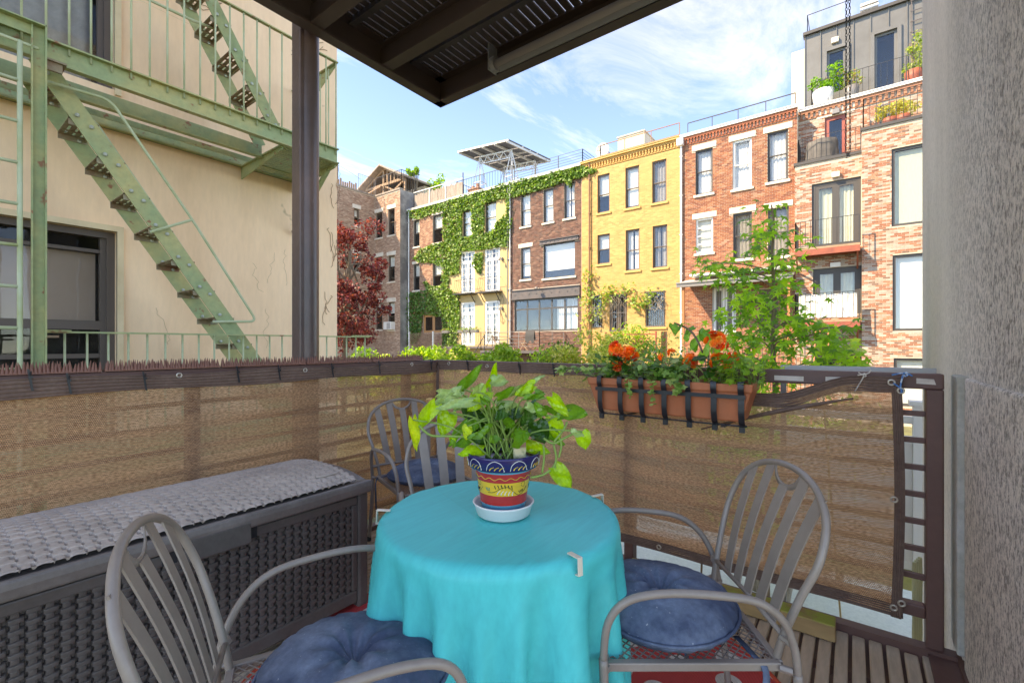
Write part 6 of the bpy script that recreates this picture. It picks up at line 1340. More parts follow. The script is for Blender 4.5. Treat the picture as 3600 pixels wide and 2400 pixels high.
# mossy beam on the deck
pk = [onZ(2590, 2140, 0.0), onZ(3030, 2300, 0.0)]; a = Vector((2.335, -0.02, 0)); 
mb = MB(); mb.box(2.33, 2.42, 0.06, 0.98, 0.004, 0.075); m = mat('mossy_timber', (0.34, 0.20, 0.085), 0.85, (0.46, 0.30, 0.14), 3, fine=0.25, fsc=16, stretch=(1, 0.2, 1), bump=0.2, bsc=30)
t = m.node_tree; b = [n for n in t.nodes if n.type == 'BSDF_PRINCIPLED'][0]; src = b.inputs['Base Color'].links[0].from_socket
ge = t.nodes.new('ShaderNodeNewGeometry'); sn = t.nodes.new('ShaderNodeSeparateXYZ'); t.links.new(ge.outputs['Normal'], sn.inputs[0]); nm_ = tex(t, 'noise', 9, 4, 0.7); rm_ = ramp(t, nm_.outputs['Fac'], 0.38, 0.55)
mu = t.nodes.new('ShaderNodeMath'); mu.operation = 'MULTIPLY'; mu.use_clamp = True; t.links.new(sn.outputs['Z'], mu.inputs[0]); t.links.new(rm_.outputs['Color'], mu.inputs[1]); t.links.new(mixrgb(t, mu.outputs[0], src, (0.33, 0.36, 0.06)), b.inputs['Base Color'])
o = mb.build('timber_beam', m, bevel=0.006); tag(o, 'mossy timber beam lying on the deck slats under the front railing', 'timber')

# ================================================================== TABLE AND CLOTH
TC = Vector((1.14, 0.906, 0)); TR, TZ = 0.374, 0.715
TB = thing('round_table', 'round bistro table hidden under the turquoise cloth', 'table', TC)
M['chairpaint'] = mat('grey_taupe_paint', (0.235, 0.185, 0.15), 0.38, (0.30, 0.245, 0.205), 3, fine=0.08, fsc=30, bump=0.06, bsc=60, dist=0.002, spots=((0.14, 0.10, 0.085), 18, 0.73))
mb = MB(); mb.lathe([(0.001, TZ-0.034), (TR-0.022, TZ-0.034), (TR-0.014, TZ-0.026), (TR-0.014, TZ-0.018), (TR-0.022, TZ-0.008), (0.001, TZ-0.008)], TC, 48); mb.build('tabletop', M['chairpaint'], TB, smooth=False)
for k in range(4):
    a = PI/4+k*PI/2; mb = MB(); mb.tube(smoothpath([TC+Vector((0.24*math.cos(a), 0.24*math.sin(a), TZ-0.03)), TC+Vector((0.16*math.cos(a), 0.16*math.sin(a), 0.4)), TC+Vector((0.25*math.cos(a), 0.25*math.sin(a), 0.012))], 6), 0.011, 8); mb.build('leg', M['chairpaint'], TB, smooth=True)
def sim_cloth():
    N = 65; half = 0.63; u = np.array([0.93, -0.37]); v = np.array([0.37, 0.93]); c0 = np.array([1.00, 0.785])
    g_ = np.linspace(-half, half, N); A_, B_ = np.meshgrid(g_, g_, indexing='ij'); X = np.zeros((N, N, 3)); X[..., :2] = c0+A_[..., None]*u+B_[..., None]*v; X[..., 2] = TZ+0.01
    rr = np.random.default_rng(3); X[..., 2] += rr.normal(size=(N, N))*0.0015; V = np.zeros_like(X); L = g_[1]-g_[0]; dt = 1/110
    tc2 = np.array([TC.x, TC.y])
    def con(Xp, sa, sb, rest, k):
        d = Xp[sb]-Xp[sa]; l = np.linalg.norm(d, axis=-1, keepdims=True)+1e-9; cor = d*(0.5*k*(l-rest)/l); Xp[sa] += cor; Xp[sb] -= cor
    S = slice; cs = []
    for o_ in (0, 1):
        cs.append(((S(o_, N-1, 2), S(None)), (S(o_+1, N, 2), S(None)), L, 1.0)); cs.append(((S(None), S(o_, N-1, 2)), (S(None), S(o_+1, N, 2)), L, 1.0))
    for o_ in (0, 1):
        cs.append(((S(o_, N-1, 2), S(0, N-1)), (S(o_+1, N, 2), S(1, N)), L*1.41421, 0.15)); cs.append(((S(o_, N-1, 2), S(1, N)), (S(o_+1, N, 2), S(0, N-1)), L*1.41421, 0.15))
    for o_ in range(4):
        cs.append(((S(o_, N-2, 4), S(None)), (S(o_+2, N, 4), S(None)), 2*L, 0.06)); cs.append(((S(None), S(o_, N-2, 4)), (S(None), S(o_+2, N, 4)), 2*L, 0.06))
    for o_ in range(8):
        cs.append(((S(o_, N-4, 8), S(None)), (S(o_+4, N, 8), S(None)), 4*L, 0.004)); cs.append(((S(None), S(o_, N-4, 8)), (S(None), S(o_+4, N, 8)), 4*L, 0.004))
    flat = np.linalg.norm(X[..., :2]-tc2, axis=-1) < TR-0.004; X0 = X.copy(); X0[..., 2] = TZ
    for it in range(300):
        V[..., 2] -= 9.8*dt; V *= 0.985 if it < 220 else 0.93; Xp = X+V*dt
        for k in range(12):
            for sa, sb, rest, kk in cs:
                if Xp[sa].shape != Xp[sb].shape:
                    n0_ = min(Xp[sa].shape[0], Xp[sb].shape[0]); n1_ = min(Xp[sa].shape[1], Xp[sb].shape[1])
                    pa = Xp[sa][:n0_, :n1_]; pb = Xp[sb][:n0_, :n1_]
                else: pa, pb = Xp[sa], Xp[sb]
                d = pb-pa; l = np.linalg.norm(d, axis=-1, keepdims=True)+1e-9; cor = d*(0.5*kk*(l-rest)/l); pa += cor; pb -= cor
            q = Xp[..., :2]-tc2; r = np.linalg.norm(q, axis=-1); Rt = TR+0.004
            ins = (r < Rt) & (Xp[..., 2] < TZ) & (Xp[..., 2] > TZ-0.035)
            up_ = ins & ((TZ-Xp[..., 2]) < (Rt-r)+0.004); Xp[..., 2][up_] = TZ
            Xp[flat] = X0[flat]; sd = ins & ~up_; f = (Rt/np.maximum(r, 1e-6))[..., None]; Xp[..., :2] = np.where(sd[..., None], tc2+q*f, Xp[..., :2])
        V = (Xp-X)/dt; on = (Xp[..., 2] <= TZ+0.0015) & (np.linalg.norm(Xp[..., :2]-tc2, axis=-1) < TR); V[on] *= 0.25; X = Xp
    return X
CX = sim_cloth(); mb = MB(); NC = CX.shape[0]; mb.grid([[Vector(CX[i, j]) for j in range(CX.shape[1])] for i in range(CX.shape[0])])
m, t, b, out = nodes_of('turquoise_vinyl_cloth'); b.inputs['Roughness'].default_value = 0.42; b.inputs['Specular IOR Level'].default_value = 0.25
na = tex(t, 'noise', 60, 3, 0.6, stretch=(0.12, 1, 0.4)); ra = ramp(t, na.outputs['Fac'], 0.3, 0.7, (0.90, 0.93, 0.93, 1), (1.1, 1.07, 1.06, 1)); t.links.new(mixrgb(t, 1.0, (0.0, 0.54, 0.53), ra.outputs['Color'], 'MULTIPLY'), b.inputs['Base Color'])
uvn = t.nodes.new('ShaderNodeUVMap'); uvn.uv_map = 'cloth'; sp_ = t.nodes.new('ShaderNodeSeparateXYZ'); t.links.new(uvn.outputs[0], sp_.inputs[0])
cr_ = None
for ax_ in ('X', 'Y'):
    for at_ in (0.5, 0.78, 0.22):
        d_ = math_('ABSOLUTE', math_('SUBTRACT', sp_.outputs[ax_], at_)); q_ = math_('MAXIMUM', math_('SUBTRACT', 1.0, math_('MULTIPLY', d_, 1/0.006)), 0.0); q_ = math_('MULTIPLY', q_, 1.0 if at_ == 0.5 else 0.5); cr_ = q_ if cr_ is None else math_('ADD', cr_, q_)
bp = t.nodes.new('ShaderNodeBump'); bp.inputs['Strength'].default_value = 0.2; bp.inputs['Distance'].default_value = 0.002; t.links.new(math_('ADD', math_('MULTIPLY', na.outputs['Fac'], 0.3), cr_), bp.inputs['Height']); t.links.new(bp.outputs[0], b.inputs['Normal'])
cloth = mb.build('tablecloth', m, None, smooth=True)
uvl = cloth.data.uv_layers.new(name='cloth')
for lp in cloth.data.loops: uvl.data[lp.index].uv = (lp.vertex_index//NC/(NC-1), lp.vertex_index % NC/(NC-1))
tag(cloth, 'turquoise vinyl tablecloth draped over the round table', 'tablecloth')
ring = [Vector(CX[i, 0]) for i in range(NC)]+[Vector(CX[NC-1, j]) for j in range(1, NC)]+[Vector(CX[i, NC-1]) for i in range(NC-2, -1, -1)]+[Vector(CX[0, j]) for j in range(NC-2, 0, -1)]
mb = MB(); mb.tube(ring, 0.0022, 5, closed=True); mb.build('hem', m, cloth, smooth=True)
md = cloth.modifiers.new('sub', 'SUBSURF'); md.levels = 1; md.render_levels = 1; md = cloth.modifiers.new('thickness', 'SOLIDIFY'); md.thickness = 0.0015; md.offset = 1
M['clip'] = mat('milky_plastic_clip', (0.66, 0.58, 0.46), 0.35)
for k, (px, py, lab) in enumerate(((1360, 1800, 'pale plastic table clip on the edge beside the storage box'), (2032, 1968, 'pale plastic table clip on the front right edge of the table'), (2132, 1742, 'pale plastic table clip on the far right edge of the table'))):
    p = onZ(px, py, TZ); d = Vector((p.x-TC.x, p.y-TC.y, 0)).normalized(); s_ = d.cross(Vector((0, 0, 1))); e = TC+d*(TR+0.012); e.z = 0
    cl = thing('table_clip', lab, 'table clip', (e.x, e.y, TZ), 'plastic clips holding the tablecloth'); mb = MB(); z0 = TZ+0.006
    def seg(a, b_, th): mb.bar(a, b_, 0.018, th, (0, 0, 1))
    P_ = [e-d*0.036+Vector((0, 0, z0)), e+d*0.004+Vector((0, 0, z0+0.002)), e+d*0.006+Vector((0, 0, z0-0.040)), e-d*0.018+Vector((0, 0, z0-0.043)), e-d*0.02+Vector((0, 0, z0-0.036))]
    for a, b_ in zip(P_, P_[1:]):
        dd = (b_-a).normalized(); nn = dd.cross(s_).normalized(); mb.obox((a+b_)/2, dd*((b_-a).length/2+0.0018), s_*0.0075, nn*0.0016)
    mb.build('clip', M['clip'], cl, bevel=0.001)

# ================================================================== POT, SAUCER, POTHOS
PC = Vector((1.135, 0.885, TZ+0.004))
mb = MB(); mb.lathe([(0.001, 0.001), (0.078, 0.001), (0.083, 0.004), (0.093, 0.036), (0.097, 0.040), (0.094, 0.043), (0.088, 0.036), (0.078, 0.009), (0.001, 0.008)], PC, 48)
o = mb.build('saucer', M['white_plastic'], None, smooth=True); tag(o, 'white plastic saucer under the painted pot', 'saucer')
pz = PC.z+0.0095; PP = Vector((PC.x, PC.y, pz)); pot = thing('painted_pot', 'hand painted talavera style flower pot with blue rim, red and yellow bands', 'flower pot', PP)
NAVY, TURQ, RED, YEL, TEAL = (0.022, 0.018, 0.10), (0.03, 0.42, 0.60), (0.52, 0.035, 0.03), (0.78, 0.47, 0.04), (0.04, 0.26, 0.36)
prof = [(0.001, 0.0), (0.066, 0.0), (0.069, 0.012), (0.0715, 0.030), (0.0735, 0.038), (0.075, 0.050), (0.0775, 0.068), (0.082, 0.100), (0.0835, 0.108), (0.0855, 0.119), (0.089, 0.136), (0.0905, 0.140), (0.108, 0.146), (0.111, 0.150), (0.1165, 0.182), (0.117, 0.187), (0.114, 0.189), (0.108, 0.187), (0.104, 0.165), (0.10, 0.160), (0.001, 0.160)]
cols = [TEAL, TEAL, TEAL, TEAL, RED, RED, YEL, YEL, RED, RED, TURQ, TURQ, NAVY, NAVY, NAVY, NAVY, NAVY, NAVY, (0.03, 0.02, 0.015), (0.03, 0.02, 0.015)]
cols[2] = (0.03, 0.20, 0.33); mb = MB(); mb.lathe(prof, PP, 64, cols)
m = mat('glazed_paint', None, 0.16, attr=True, fine=0.12, fsc=26, stretch=(1, 1, 6)); mb.build('vessel', m, pot, smooth=True, colour=True)
def pr(z):
    for (r0, z0), (r1, z1) in zip(prof[1:], prof[2:]):
        if z0 <= z <= z1 and z1 > z0: return r0+(r1-r0)*(z-z0)/(z1-z0)
    return 0.11
A0 = math.atan2(-PP.y, -PP.x)                                   # side facing the camera
def pp(x, z, up=0.0004): a = A0+x/pr(z); r = pr(z)+up; return PP+Vector((r*math.cos(a), r*math.sin(a), z))
def stroke(pts, r0, r1=None, m_='w'): return smoothpath([pp(*q) for q in pts], 4)
GL = {'w': mat('white_glaze', (0.78, 0.76, 0.70), 0.25), 'y': mat('yellow_glaze', (0.72, 0.46, 0.05), 0.25), 'k': mat('dark_green_glaze', (0.015, 0.035, 0.02), 0.25), 'g': mat('teal_glaze', (0.03, 0.25, 0.18), 0.25)}
dec = {k: MB() for k in GL}
def dab(k, pts, ra, rb2): P = stroke(pts, 0, 0); n_ = len(P); dec[k].tube(P, [ra+(rb2-ra)*i/(n_-1) for i in range(n_)], 5)
x = -0.34
while x < 0.36:
    dab('w', [(x, 0.152), (x+0.006, 0.170), (x+0.025, 0.181), (x+0.046, 0.172), (x+0.054, 0.153)], 0.0009, 0.0009); dab('w', [(x+0.053, 0.1535), (x+0.055, 0.152)], 0.0018, 0.0018)
    for k in range(3): dab('y', [(x+0.010+k*0.015, 0.1535), (x+0.015+k*0.015, 0.160), (x+0.024+k*0.015, 0.164)], 0.0019, 0.0006)
    x += 0.072
P = [(x_*0.005-0.35, 0.1205+0.0035*math.sin(x_*0.95)) for x_ in range(141)]; dec['y'].tube([pp(*q) for q in P], 0.0011, 5)
for rep in range(-1, 2):
    X0 = rep*0.155+0.003
    dab('k', [(X0-0.052, 0.077), (X0-0.032, 0.080), (X0-0.01, 0.093), (X0+0.012, 0.096), (X0+0.03, 0.079), (X0+0.045, 0.069), (X0+0.065, 0.076), (X0+0.080, 0.090)], 0.0008, 0.0008)
    for k in range(6): dab('k', [(X0-0.026+k*0.010, 0.090+0.0025*math.sin(k*0.7)), (X0-0.031+k*0.0105, 0.100+0.004*math.sin(k*0.62))], 0.0008, 0.0019)
    for k in range(5): dab('w', [(X0-0.012+k*0.010, 0.087-0.0012*k), (X0-0.018+k*0.0105, 0.081-0.0012*k), (X0-0.022+k*0.0115, 0.074-0.001*k)], 0.0007, 0.0018)
    for k in range(9): a = k*0.7; dab('k', [(X0+0.062+0.008*math.cos(a), 0.100+0.008*math.sin(a)), (X0+0.064+0.008*math.cos(a), 0.1015+0.008*math.sin(a))], 0.001, 0.001)
    for k in range(4): dab('k', [(X0+0.05+k*0.004, 0.074+k*0.001), (X0+0.046+k*0.0055, 0.082+k*0.001)], 0.0007, 0.0014)
    for k in range(3): dab('g', [(X0-0.055+k*0.004, 0.082), (X0-0.06+k*0.006, 0.092)], 0.0008, 0.0016)
    for k in range(3): dab('w', [(X0-0.04+k*0.05, 0.004), (X0-0.028+k*0.05, 0.012), (X0-0.012+k*0.05, 0.006)], 0.0008, 0.0008)
for k, q in dec.items(): q.build('painted_strokes', GL[k], pot, smooth=True)
mb = MB(); q = PP+Vector((0.0, -0.028, 0.158)); q = onX(1827, 1540, PP.x-0.02); fwd = Vector((0.8, 0.6, 0)); rgt = Vector((0.6, -0.8, 0)); c = Vector((q.x, q.y, pz+0.195)); mb.obox(c, rgt*0.019, fwd*0.0006, Vector((0, 0, 0.032))); tg = mb.build('plant_tag', mat('plant_tag_card', (0.62, 0.52, 0.30), 0.5, (0.16, 0.20, 0.09), 28, (0.42, 0.6)), None); tag(tg, 'small printed plant tag stuck in the painted pot', 'plant tag')
mb = MB(); mb.obox(c+Vector((0, 0, 0.0245))-fwd*0.001, rgt*0.019, fwd*0.0006, Vector((0, 0, 0.007))); mb.build('tag_header', mat('tag_header_print', (0.34, 0.18, 0.10), 0.5), tg)
PT = thing('pothos_plant', 'leafy green pothos with trailing vines in the painted pot', 'pot plant', (PP.x, PP.y, pz+0.16))
M['pothos'] = leafmat('pothos_leaf', gain=(1.15, 1.15, 1), trans=0.30, rough=0.25, veins=True); M['stem'] = mat('green_stem', (0.20, 0.32, 0.06), 0.5)
def heart_leaf(base, tip, width, col, roll=0.0, droop=0.12, parent=None, nx=8, name='leaf', m_='pothos', face=None):
    base, tip = Vector(base), Vector(tip); ax = tip-base; L = ax.length; ax.normalize()
    view = (Vector((0, 0, EYE))-base).normalized() if face is None else Vector(face)
    nrm = (view-ax*view.dot(ax)); nrm = nrm.normalized() if nrm.length > 1e-3 else ax.orthogonal()
    nrm = Matrix.Rotation(roll, 3, ax) @ nrm; side = ax.cross(nrm).normalized(); rows = []
    for i in range(nx+1):
        f = i/nx; w_ = width*1.5*(f+0.03)**0.32*(1-f)**0.72; back = -0.17*L*(1-f)**4
        cen = base+ax*(f*L)-nrm*(droop*L*f*f); r_ = []
        for s_ in (-1, -0.72, -0.36, 0, 0.36, 0.72, 1): r_.append(cen+side*(w_*s_)+nrm*(0.16*w_*s_*s_)+ax*(back*abs(s_))+nrm*0.006*math.sin(f*9+s_*3))
        rows.append(r_)
    mb = MB()
    for i in range(nx):
        for j in range(6):
            mb.col = tuple(min(1, c_*(0.92, 1.05, 1.18, 1.18, 1.0, 0.9)[j]) for c_ in col); mb.quad(rows[i][j], rows[i][j+1], rows[i+1][j+1], rows[i+1][j])
    return mb.build(name, M[m_], parent, smooth=True, colour=True)
BR, MID, DKG, VAR, YG = (0.34, 0.55, 0.02), (0.12, 0.29, 0.025), (0.03, 0.10, 0.015), (0.34, 0.46, 0.22), (0.52, 0.62, 0.04)
LV = [((830,255),(1000,78),44,MID,.3),((1050,250),(1116,68),34,BR,.5),((1075,190),(1212,205),50,VAR,-.2),((1180,310),(1500,176),42,VAR,.5),((1400,230),(1270,315),55,BR,-.3),((820,275),(615,375),48,VAR,.3),((1030,280),(880,430),78,BR,.2),((915,360),(640,402),44,VAR,.6),((1120,395),(1357,435),60,VAR,-.2),((630,385),(470,580),60,BR,.2),((452,505),(492,765),42,YG,-.3),((735,450),(680,625),80,BR,.1),((890,390),(1000,590),80,DKG,.3),((1060,420),(1020,630),50,MID,-.4),((1205,505),(1130,655),78,DKG,.1),((880,520),(725,705),44,MID,.5),((880,555),(876,655),42,YG,0),((1290,430),(1190,520),55,DKG,.4),((1425,390),(1300,560),60,DKG,-.3),((1425,525),(1485,700),88,DKG,.1),((1545,490),(1610,660),72,BR,-.2),((1545,325),(1665,470),52,BR,.3),((1655,440),(1815,455),66,MID,-.3),((1785,600),(1812,748),62,BR,.05),((1700,590),(1800,640),28,VAR,.4),((1575,880),(1702,1055),72,BR,.1),((1490,420),(1625,438),34,MID,.5),((1350,395),(1460,430),40,VAR,.2),((1420,290),(1500,335),36,MID,-.2),((925,280),(1000,235),34,VAR,.3),((1120,330),(1240,260),38,MID,.2),((1480,470),(1420,380),44,MID,.2),((650,300),(760,290),40,VAR,.1),((770,420),(880,330),40,VAR,.4),((960,520),(900,600),40,MID,.2),((1330,330),(1500,310),30,MID,.5),((1250,560),(1330,640),36,MID,.1),((1590,480),(1700,430),40,MID,.4),((620,420),(700,330),30,MID,.4),((760,640),(775,705),26,BR,0),((1010,320),(1040,400),40,MID,.2),((1180,440),(1090,500),44,DKG,.2),((1350,470),(1440,440),40,MID,.2),((1100,460),(1180,370),40,MID,.4)]
mb = MB(); PD = PP.x*0.8+PP.y*0.6
for i, (bs_, tp_, w_, c_, rl) in enumerate(LV):
    d0 = PD+random.uniform(-0.10, 0.06); d1 = d0+random.uniform(-0.05, 0.03)
    B_ = atD(1250+bs_[0]*0.4464, 1250+bs_[1]*0.4464, d0); T_ = atD(1250+tp_[0]*0.4464, 1250+tp_[1]*0.4464, d1)
    heart_leaf(B_, T_, 1.22*w_*0.4464/1600*d0, tuple(np.clip(np.array(c_)*random.uniform(0.85, 1.15), 0, 1)), rl+random.uniform(-0.2, 0.2), parent=PT)
    if bs_[0] < 1740 and bs_[1] < 700:
        s0 = PP+Vector((random.uniform(-0.05, 0.05), random.uniform(-0.05, 0.05), 0.16)); md = (s0+B_)/2+Vector((0, 0, 0.03+0.06*random.random())); mb.tube(smoothpath([s0, md, B_], 5), 0.0026, 6)
for path in ([(1480, 650), (1560, 690), (1660, 640), (1750, 600), (1785, 600)], [(1560, 700), (1580, 800), (1560, 870), (1480, 935), (1380, 958)], [(1480, 700), (1485, 800), (1470, 920)], [(1560, 860), (1575, 880)], [(1600, 800), (1620, 720), (1615, 650)], [(500, 550), (590, 625), (720, 632), (880, 640)], [(1560, 680), (1640, 580), (1665, 520)]):
    mb.tube(smoothpath([atD(1250+x*0.4464, 1250+y*0.4464, PD-0.07) for x, y in path], 5), 0.0036, 6)
mb.build('stems', M['stem'], PT, smooth=True)
for k in range(16):                                             # inner filling leaves
    a = random.uniform(0, 2*PI); r = random.uniform(0.02, 0.13); B_ = PP+Vector((r*math.cos(a), r*math.sin(a), random.uniform(0.19, 0.30))); T_ = B_+Vector((math.cos(a)*0.08, math.sin(a)*0.08, random.uniform(-0.05, 0.06)))
    heart_leaf(B_, T_, random.uniform(0.022, 0.034), random.choice([MID, DKG, MID, BR]), random.uniform(-1, 1), parent=PT)

# ================================================================== CHAIRS (made once, copied)
def chair_proto():
    r = thing('garden_chair', 'x', 'chair', (0, 0, 0)); C_ = M['chairpaint']
    for s_ in (-1, 1):
        P = smoothpath([(s_*0.235, -0.035, 0.40), (s_*0.245, -0.02, 0.48), (s_*0.262, 0.02, 0.56), (s_*0.277, 0.09, 0.612), (s_*0.283, 0.20, 0.630), (s_*0.283, 0.32, 0.632), (s_*0.280, 0.41, 0.610), (s_*0.272, 0.455, 0.55), (s_*0.262, 0.465, 0.45)], 5); mb = MB(); mb.tube(P, 0.0100, 10); mb.build('arm', C_, r, smooth=True)
        mb = MB(); mb.tube(smoothpath([(s_*0.235, -0.035, 0.405), (s_*0.235, -0.04, 0.30), (s_*0.245, -0.075, 0.0)], 5), 0.0115, 10); mb.build('leg', C_, r, smooth=True)
        mb = MB(); mb.tube(smoothpath([(s_*0.262, 0.465, 0.455), (s_*0.258, 0.462, 0.30), (s_*0.262, 0.48, 0.0)], 5), 0.0115, 10); mb.build('leg', C_, r, smooth=True)
        mb = MB()
        for y in (-0.075, 0.48): mb.tube([(s_*(0.245 if y < 0 else 0.262), y, 0.0), (s_*(0.245 if y < 0 else 0.262), y, 0.03)], 0.0145, 10)
        mb.build('foot', M['zip'], r)
        for (a_, b_, r_) in (((s_*0.213, -0.005, 0.485), (s_*0.243, -0.015, 0.485), 0.008), ((s_*0.225, 0.005, 0.415), (s_*0.24, -0.02, 0.415), 0.009), ((s_*0.225, 0.44, 0.415), (s_*0.26, 0.462, 0.415), 0.009)):
            mb = MB(); mb.tube([a_, b_], r_, 6); mb.build('weld_tab', C_, r)
        0
    mb = MB(); c = [(-0.215, 0.0), (0.215, 0.0), (0.228, 0.45), (-0.228, 0.45)]
    for (a, b_) in zip(c, c[1:]+c[:1]): mb.bar((*a, 0.415), (*b_, 0.415), 0.020, 0.022)
    mb.build('seat_frame', C_, r, bevel=0.003)
    mb = MB(); n_ = 34; w0, w1 = 0.208, 0.208
    for k in range(-n_, n_+1):
        for sg in (1, -1):
            off = k*0.0265; y0_, y1_ = 0.008, 0.442; x0_ = off-sg*0.217*1.9/2*1.15; x1_ = off+sg*0.217*1.9/2*1.15
            if sg*(x1_-x0_) <= 0: continue
            ts = []
            for bnd in (-w0, w0): ts.append((bnd-x0_)/(x1_-x0_))
            ta_, tb_ = max(0, min(ts)), min(1, max(ts))
            if tb_-ta_ < 0.01: continue
            f = lambda q: Vector((x0_+(x1_-x0_)*q, y0_+(y1_-y0_)*q, 0.419+0.0006*sg)); mb.bar(f(ta_), f(tb_), 0.0030, 0.0022)
    o = mb.build('seat_mesh', C_, r); o['kind'] = 'stuff'
    H_ = [(-0.198, 0.0, 0.415), (-0.208, -0.015, 0.49), (-0.230, -0.046, 0.60), (-0.248, -0.080, 0.695), (-0.224, -0.113, 0.785), (-0.158, -0.135, 0.842), (-0.078, -0.147, 0.868), (0, -0.150, 0.875)]
    H_ = H_+[(-x, y, z) for x, y, z in H_[-2::-1]]; hp = smoothpath(H_, 6); mb = MB(); mb.tube(hp, 0.0100, 10); mb.build('back_hoop', C_, r, smooth=True)
    mb = MB(); mb.tube([(-0.203, -0.012, 0.488), (0, -0.022, 0.484), (0.203, -0.012, 0.488)], 0.007, 8); mb.build('back_rail', C_, r, smooth=True)
    top = lambda x: max(((abs(p.x-x), p) for p in hp if p.z > 0.7), key=lambda q: -q[0])[1]
    for x0_, x1_ in ((-0.134, -0.176), (-0.067, -0.090), (0, 0), (0.067, 0.090), (0.134, 0.176)):
        tp = top(x1_); zt_ = tp.z if x0_ else 0.815; yt_ = tp.y+0.0 if x0_ else -0.131; P = []
        for k in range(9):
            f = k/8; x = x0_+(x1_-x0_)*f; y = -0.020+(yt_+0.020)*f+0.010*math.sin(PI*f); z = 0.484+(zt_-0.484)*f; P.append((x, y, z))
        mb = MB(); rows = [[Vector((x-0.0205, y, z)), Vector((x+0.0205, y, z))] for x, y, z in P]; mb.grid(rows); o = mb.build('slat', C_, r); q = o.modifiers.new('thickness', 'SOLIDIFY'); q.thickness = 0.004; q.offset = 0
    mb = MB(); rows = []
    for k in range(13): a = PI*k/12; x = -0.062*math.cos(a); z = 0.866-0.052*math.sin(a); y = -0.146+0.012*math.sin(a); rows.append([Vector((x*1.0, y, z+0.007)), Vector((x*1.12, y, z-0.009))])
    mb.grid(rows); o = mb.build('crescent', C_, r, smooth=True); q = o.modifiers.new('thickness', 'SOLIDIFY'); q.thickness = 0.004; q.offset = 0
    return r
def copy_tree(o, parent=None):
    c = o.copy(); COL.objects.link(c)
    if parent is not None: c.parent = parent
    for k in [x for x in bpy.data.objects if x.parent == o]: copy_tree(k, c)
    return c
proto = chair_proto()
def place_chair(o, pos, f, label):
    f = Vector((*f, 0)).normalized(); o.location = (*pos, 0.004); o.rotation_euler = (0, 0, math.atan2(-f.x, f.y)); o['label'] = label; o['group'] = 'grey metal garden chairs'; return o
CH = [((1.540, 0.278), (-0.58, 0.815), 'grey metal garden chair with a blue cushion, right of the table'),
      ((0.405, 1.090), (0.89, -0.455), 'grey metal garden chair with a blue cushion in front of the storage box'),
      ((1.985, 2.325), (-0.30, -0.95), 'grey metal garden chair with a blue cushion in the far deck corner'),
      ((1.545, 1.445), (-0.60, -0.80), 'grey metal garden chair without cushion tucked behind the table')]
chairs = []
for i, (p, f, lab) in enumerate(CH): chairs.append(place_chair(proto if i == 0 else copy_tree(proto), p, f, lab))
M['denim'] = mat('dusty_blue_cushion_cloth', (0.048, 0.070, 0.118), 0.85, (0.17, 0.215, 0.285), 6, (0.42, 0.72), fine=0.18, fsc=70, spots=((0.36, 0.37, 0.38), 55, 0.67), bump=0.15, bsc=120, dist=0.002)
def cushion(label, i, shift=0.25, rot=0.0, ties=True, tilt=0.0):
    (p, f, _) = CH[i]; f = Vector((*f, 0)).normalized(); s_ = Vector((f.y, -f.x, 0)); c = Vector((*p, 0.430))+f*shift
    t_ = thing('cushion', label, 'cushion', (c.x, c.y, c.z), 'blue round tufted cushions'); R_ = 0.225; nA, nR = 84, 15; mb = MB()
    def h(r, a, up):
        e = math.sqrt(max(0.0, 1-r**3.2)); dim = math.exp(-(r/0.16)**2); rad = 0.10*math.cos(9*a+0.6*math.sin(3*a))*math.exp(-((r-0.25)/0.22)**2); pl = 0.16*max(0, math.cos(26*a+2*math.sin(2*a)))**2*math.exp(-((r-0.93)/0.13)**2)
        q = e*(1-0.72*dim-rad*0.9-pl)+0.04*math.sin(2*a+1)*r*e
        return 0.068*q if up else -0.036*e*(1-pl)
    for up in (True, False):
        rows = []
        for k in range(nR+1):
            r = (k/nR)**0.8; r_ = []
            for j in range(nA+1):
                a = 2*PI*j/nA; sq = 1+0.02*math.sin(3*a+0.4)+0.012*math.sin(26*a)*r**6; v = f*(math.cos(a)*r*R_*sq)+s_*(math.sin(a)*r*R_*sq)
                r_.append(c+v+Vector((0, 0, 0.030+h(min(1, r), a, up)+0.006*math.sin(a*2)*r)))
            rows.append(r_ if up else r_[::-1])
        mb.grid(rows)
    mb.build('pad', M['denim'], t_, smooth=True)
    mb = MB(); mb.tube([c+f*(math.cos(a)*R_*1.004*(1+0.02*math.sin(3*a+0.4)))+s_*(math.sin(a)*R_*1.004*(1+0.02*math.sin(3*a+0.4)))+Vector((0, 0, 0.038+0.006*math.sin(a*2))) for a in [2*PI*k/80 for k in range(80)]], 0.0045, 6, closed=True); mb.build('piping', M['denim'], t_, smooth=True)
    mb = MB(); mb.blob(c+Vector((0, 0, 0.052)), 0.012, 10, 5, (1, 1, 0.5)); mb.build('button', M['denim'], t_, smooth=True)
    if ties:
        for sg in (-1, 1):
            b0 = c-f*0.17+s_*sg*0.135+Vector((0, 0, 0.012)); e = b0-f*0.03+s_*sg*0.10
            for k in (0, 1):
                P = smoothpath([b0, b0+(e-b0)*0.6+Vector((0, 0, -0.012)), e+Vector((0, 0, -0.03)), e+f*(0.02*k)+s_*sg*0.012*k+Vector((0, 0, -0.14)), e+f*(0.035*k)+Vector((0, 0, -0.27-0.05*k))], 5); mb = MB(); mb.grid([[q-f*0.008, q+f*0.008] for q in P]); o = mb.build('tie', M['denim'], t_, smooth=True); q = o.modifiers.new('thickness', 'SOLIDIFY'); q.thickness = 0.002
    return t_
cushion('round tufted blue cushion on the chair right of the table', 0, 0.245)
cushion('round tufted blue cushion on the chair in front of the storage box', 1, 0.275, ties=False)
cushion('round tufted blue cushion on the far corner chair', 2, 0.235)

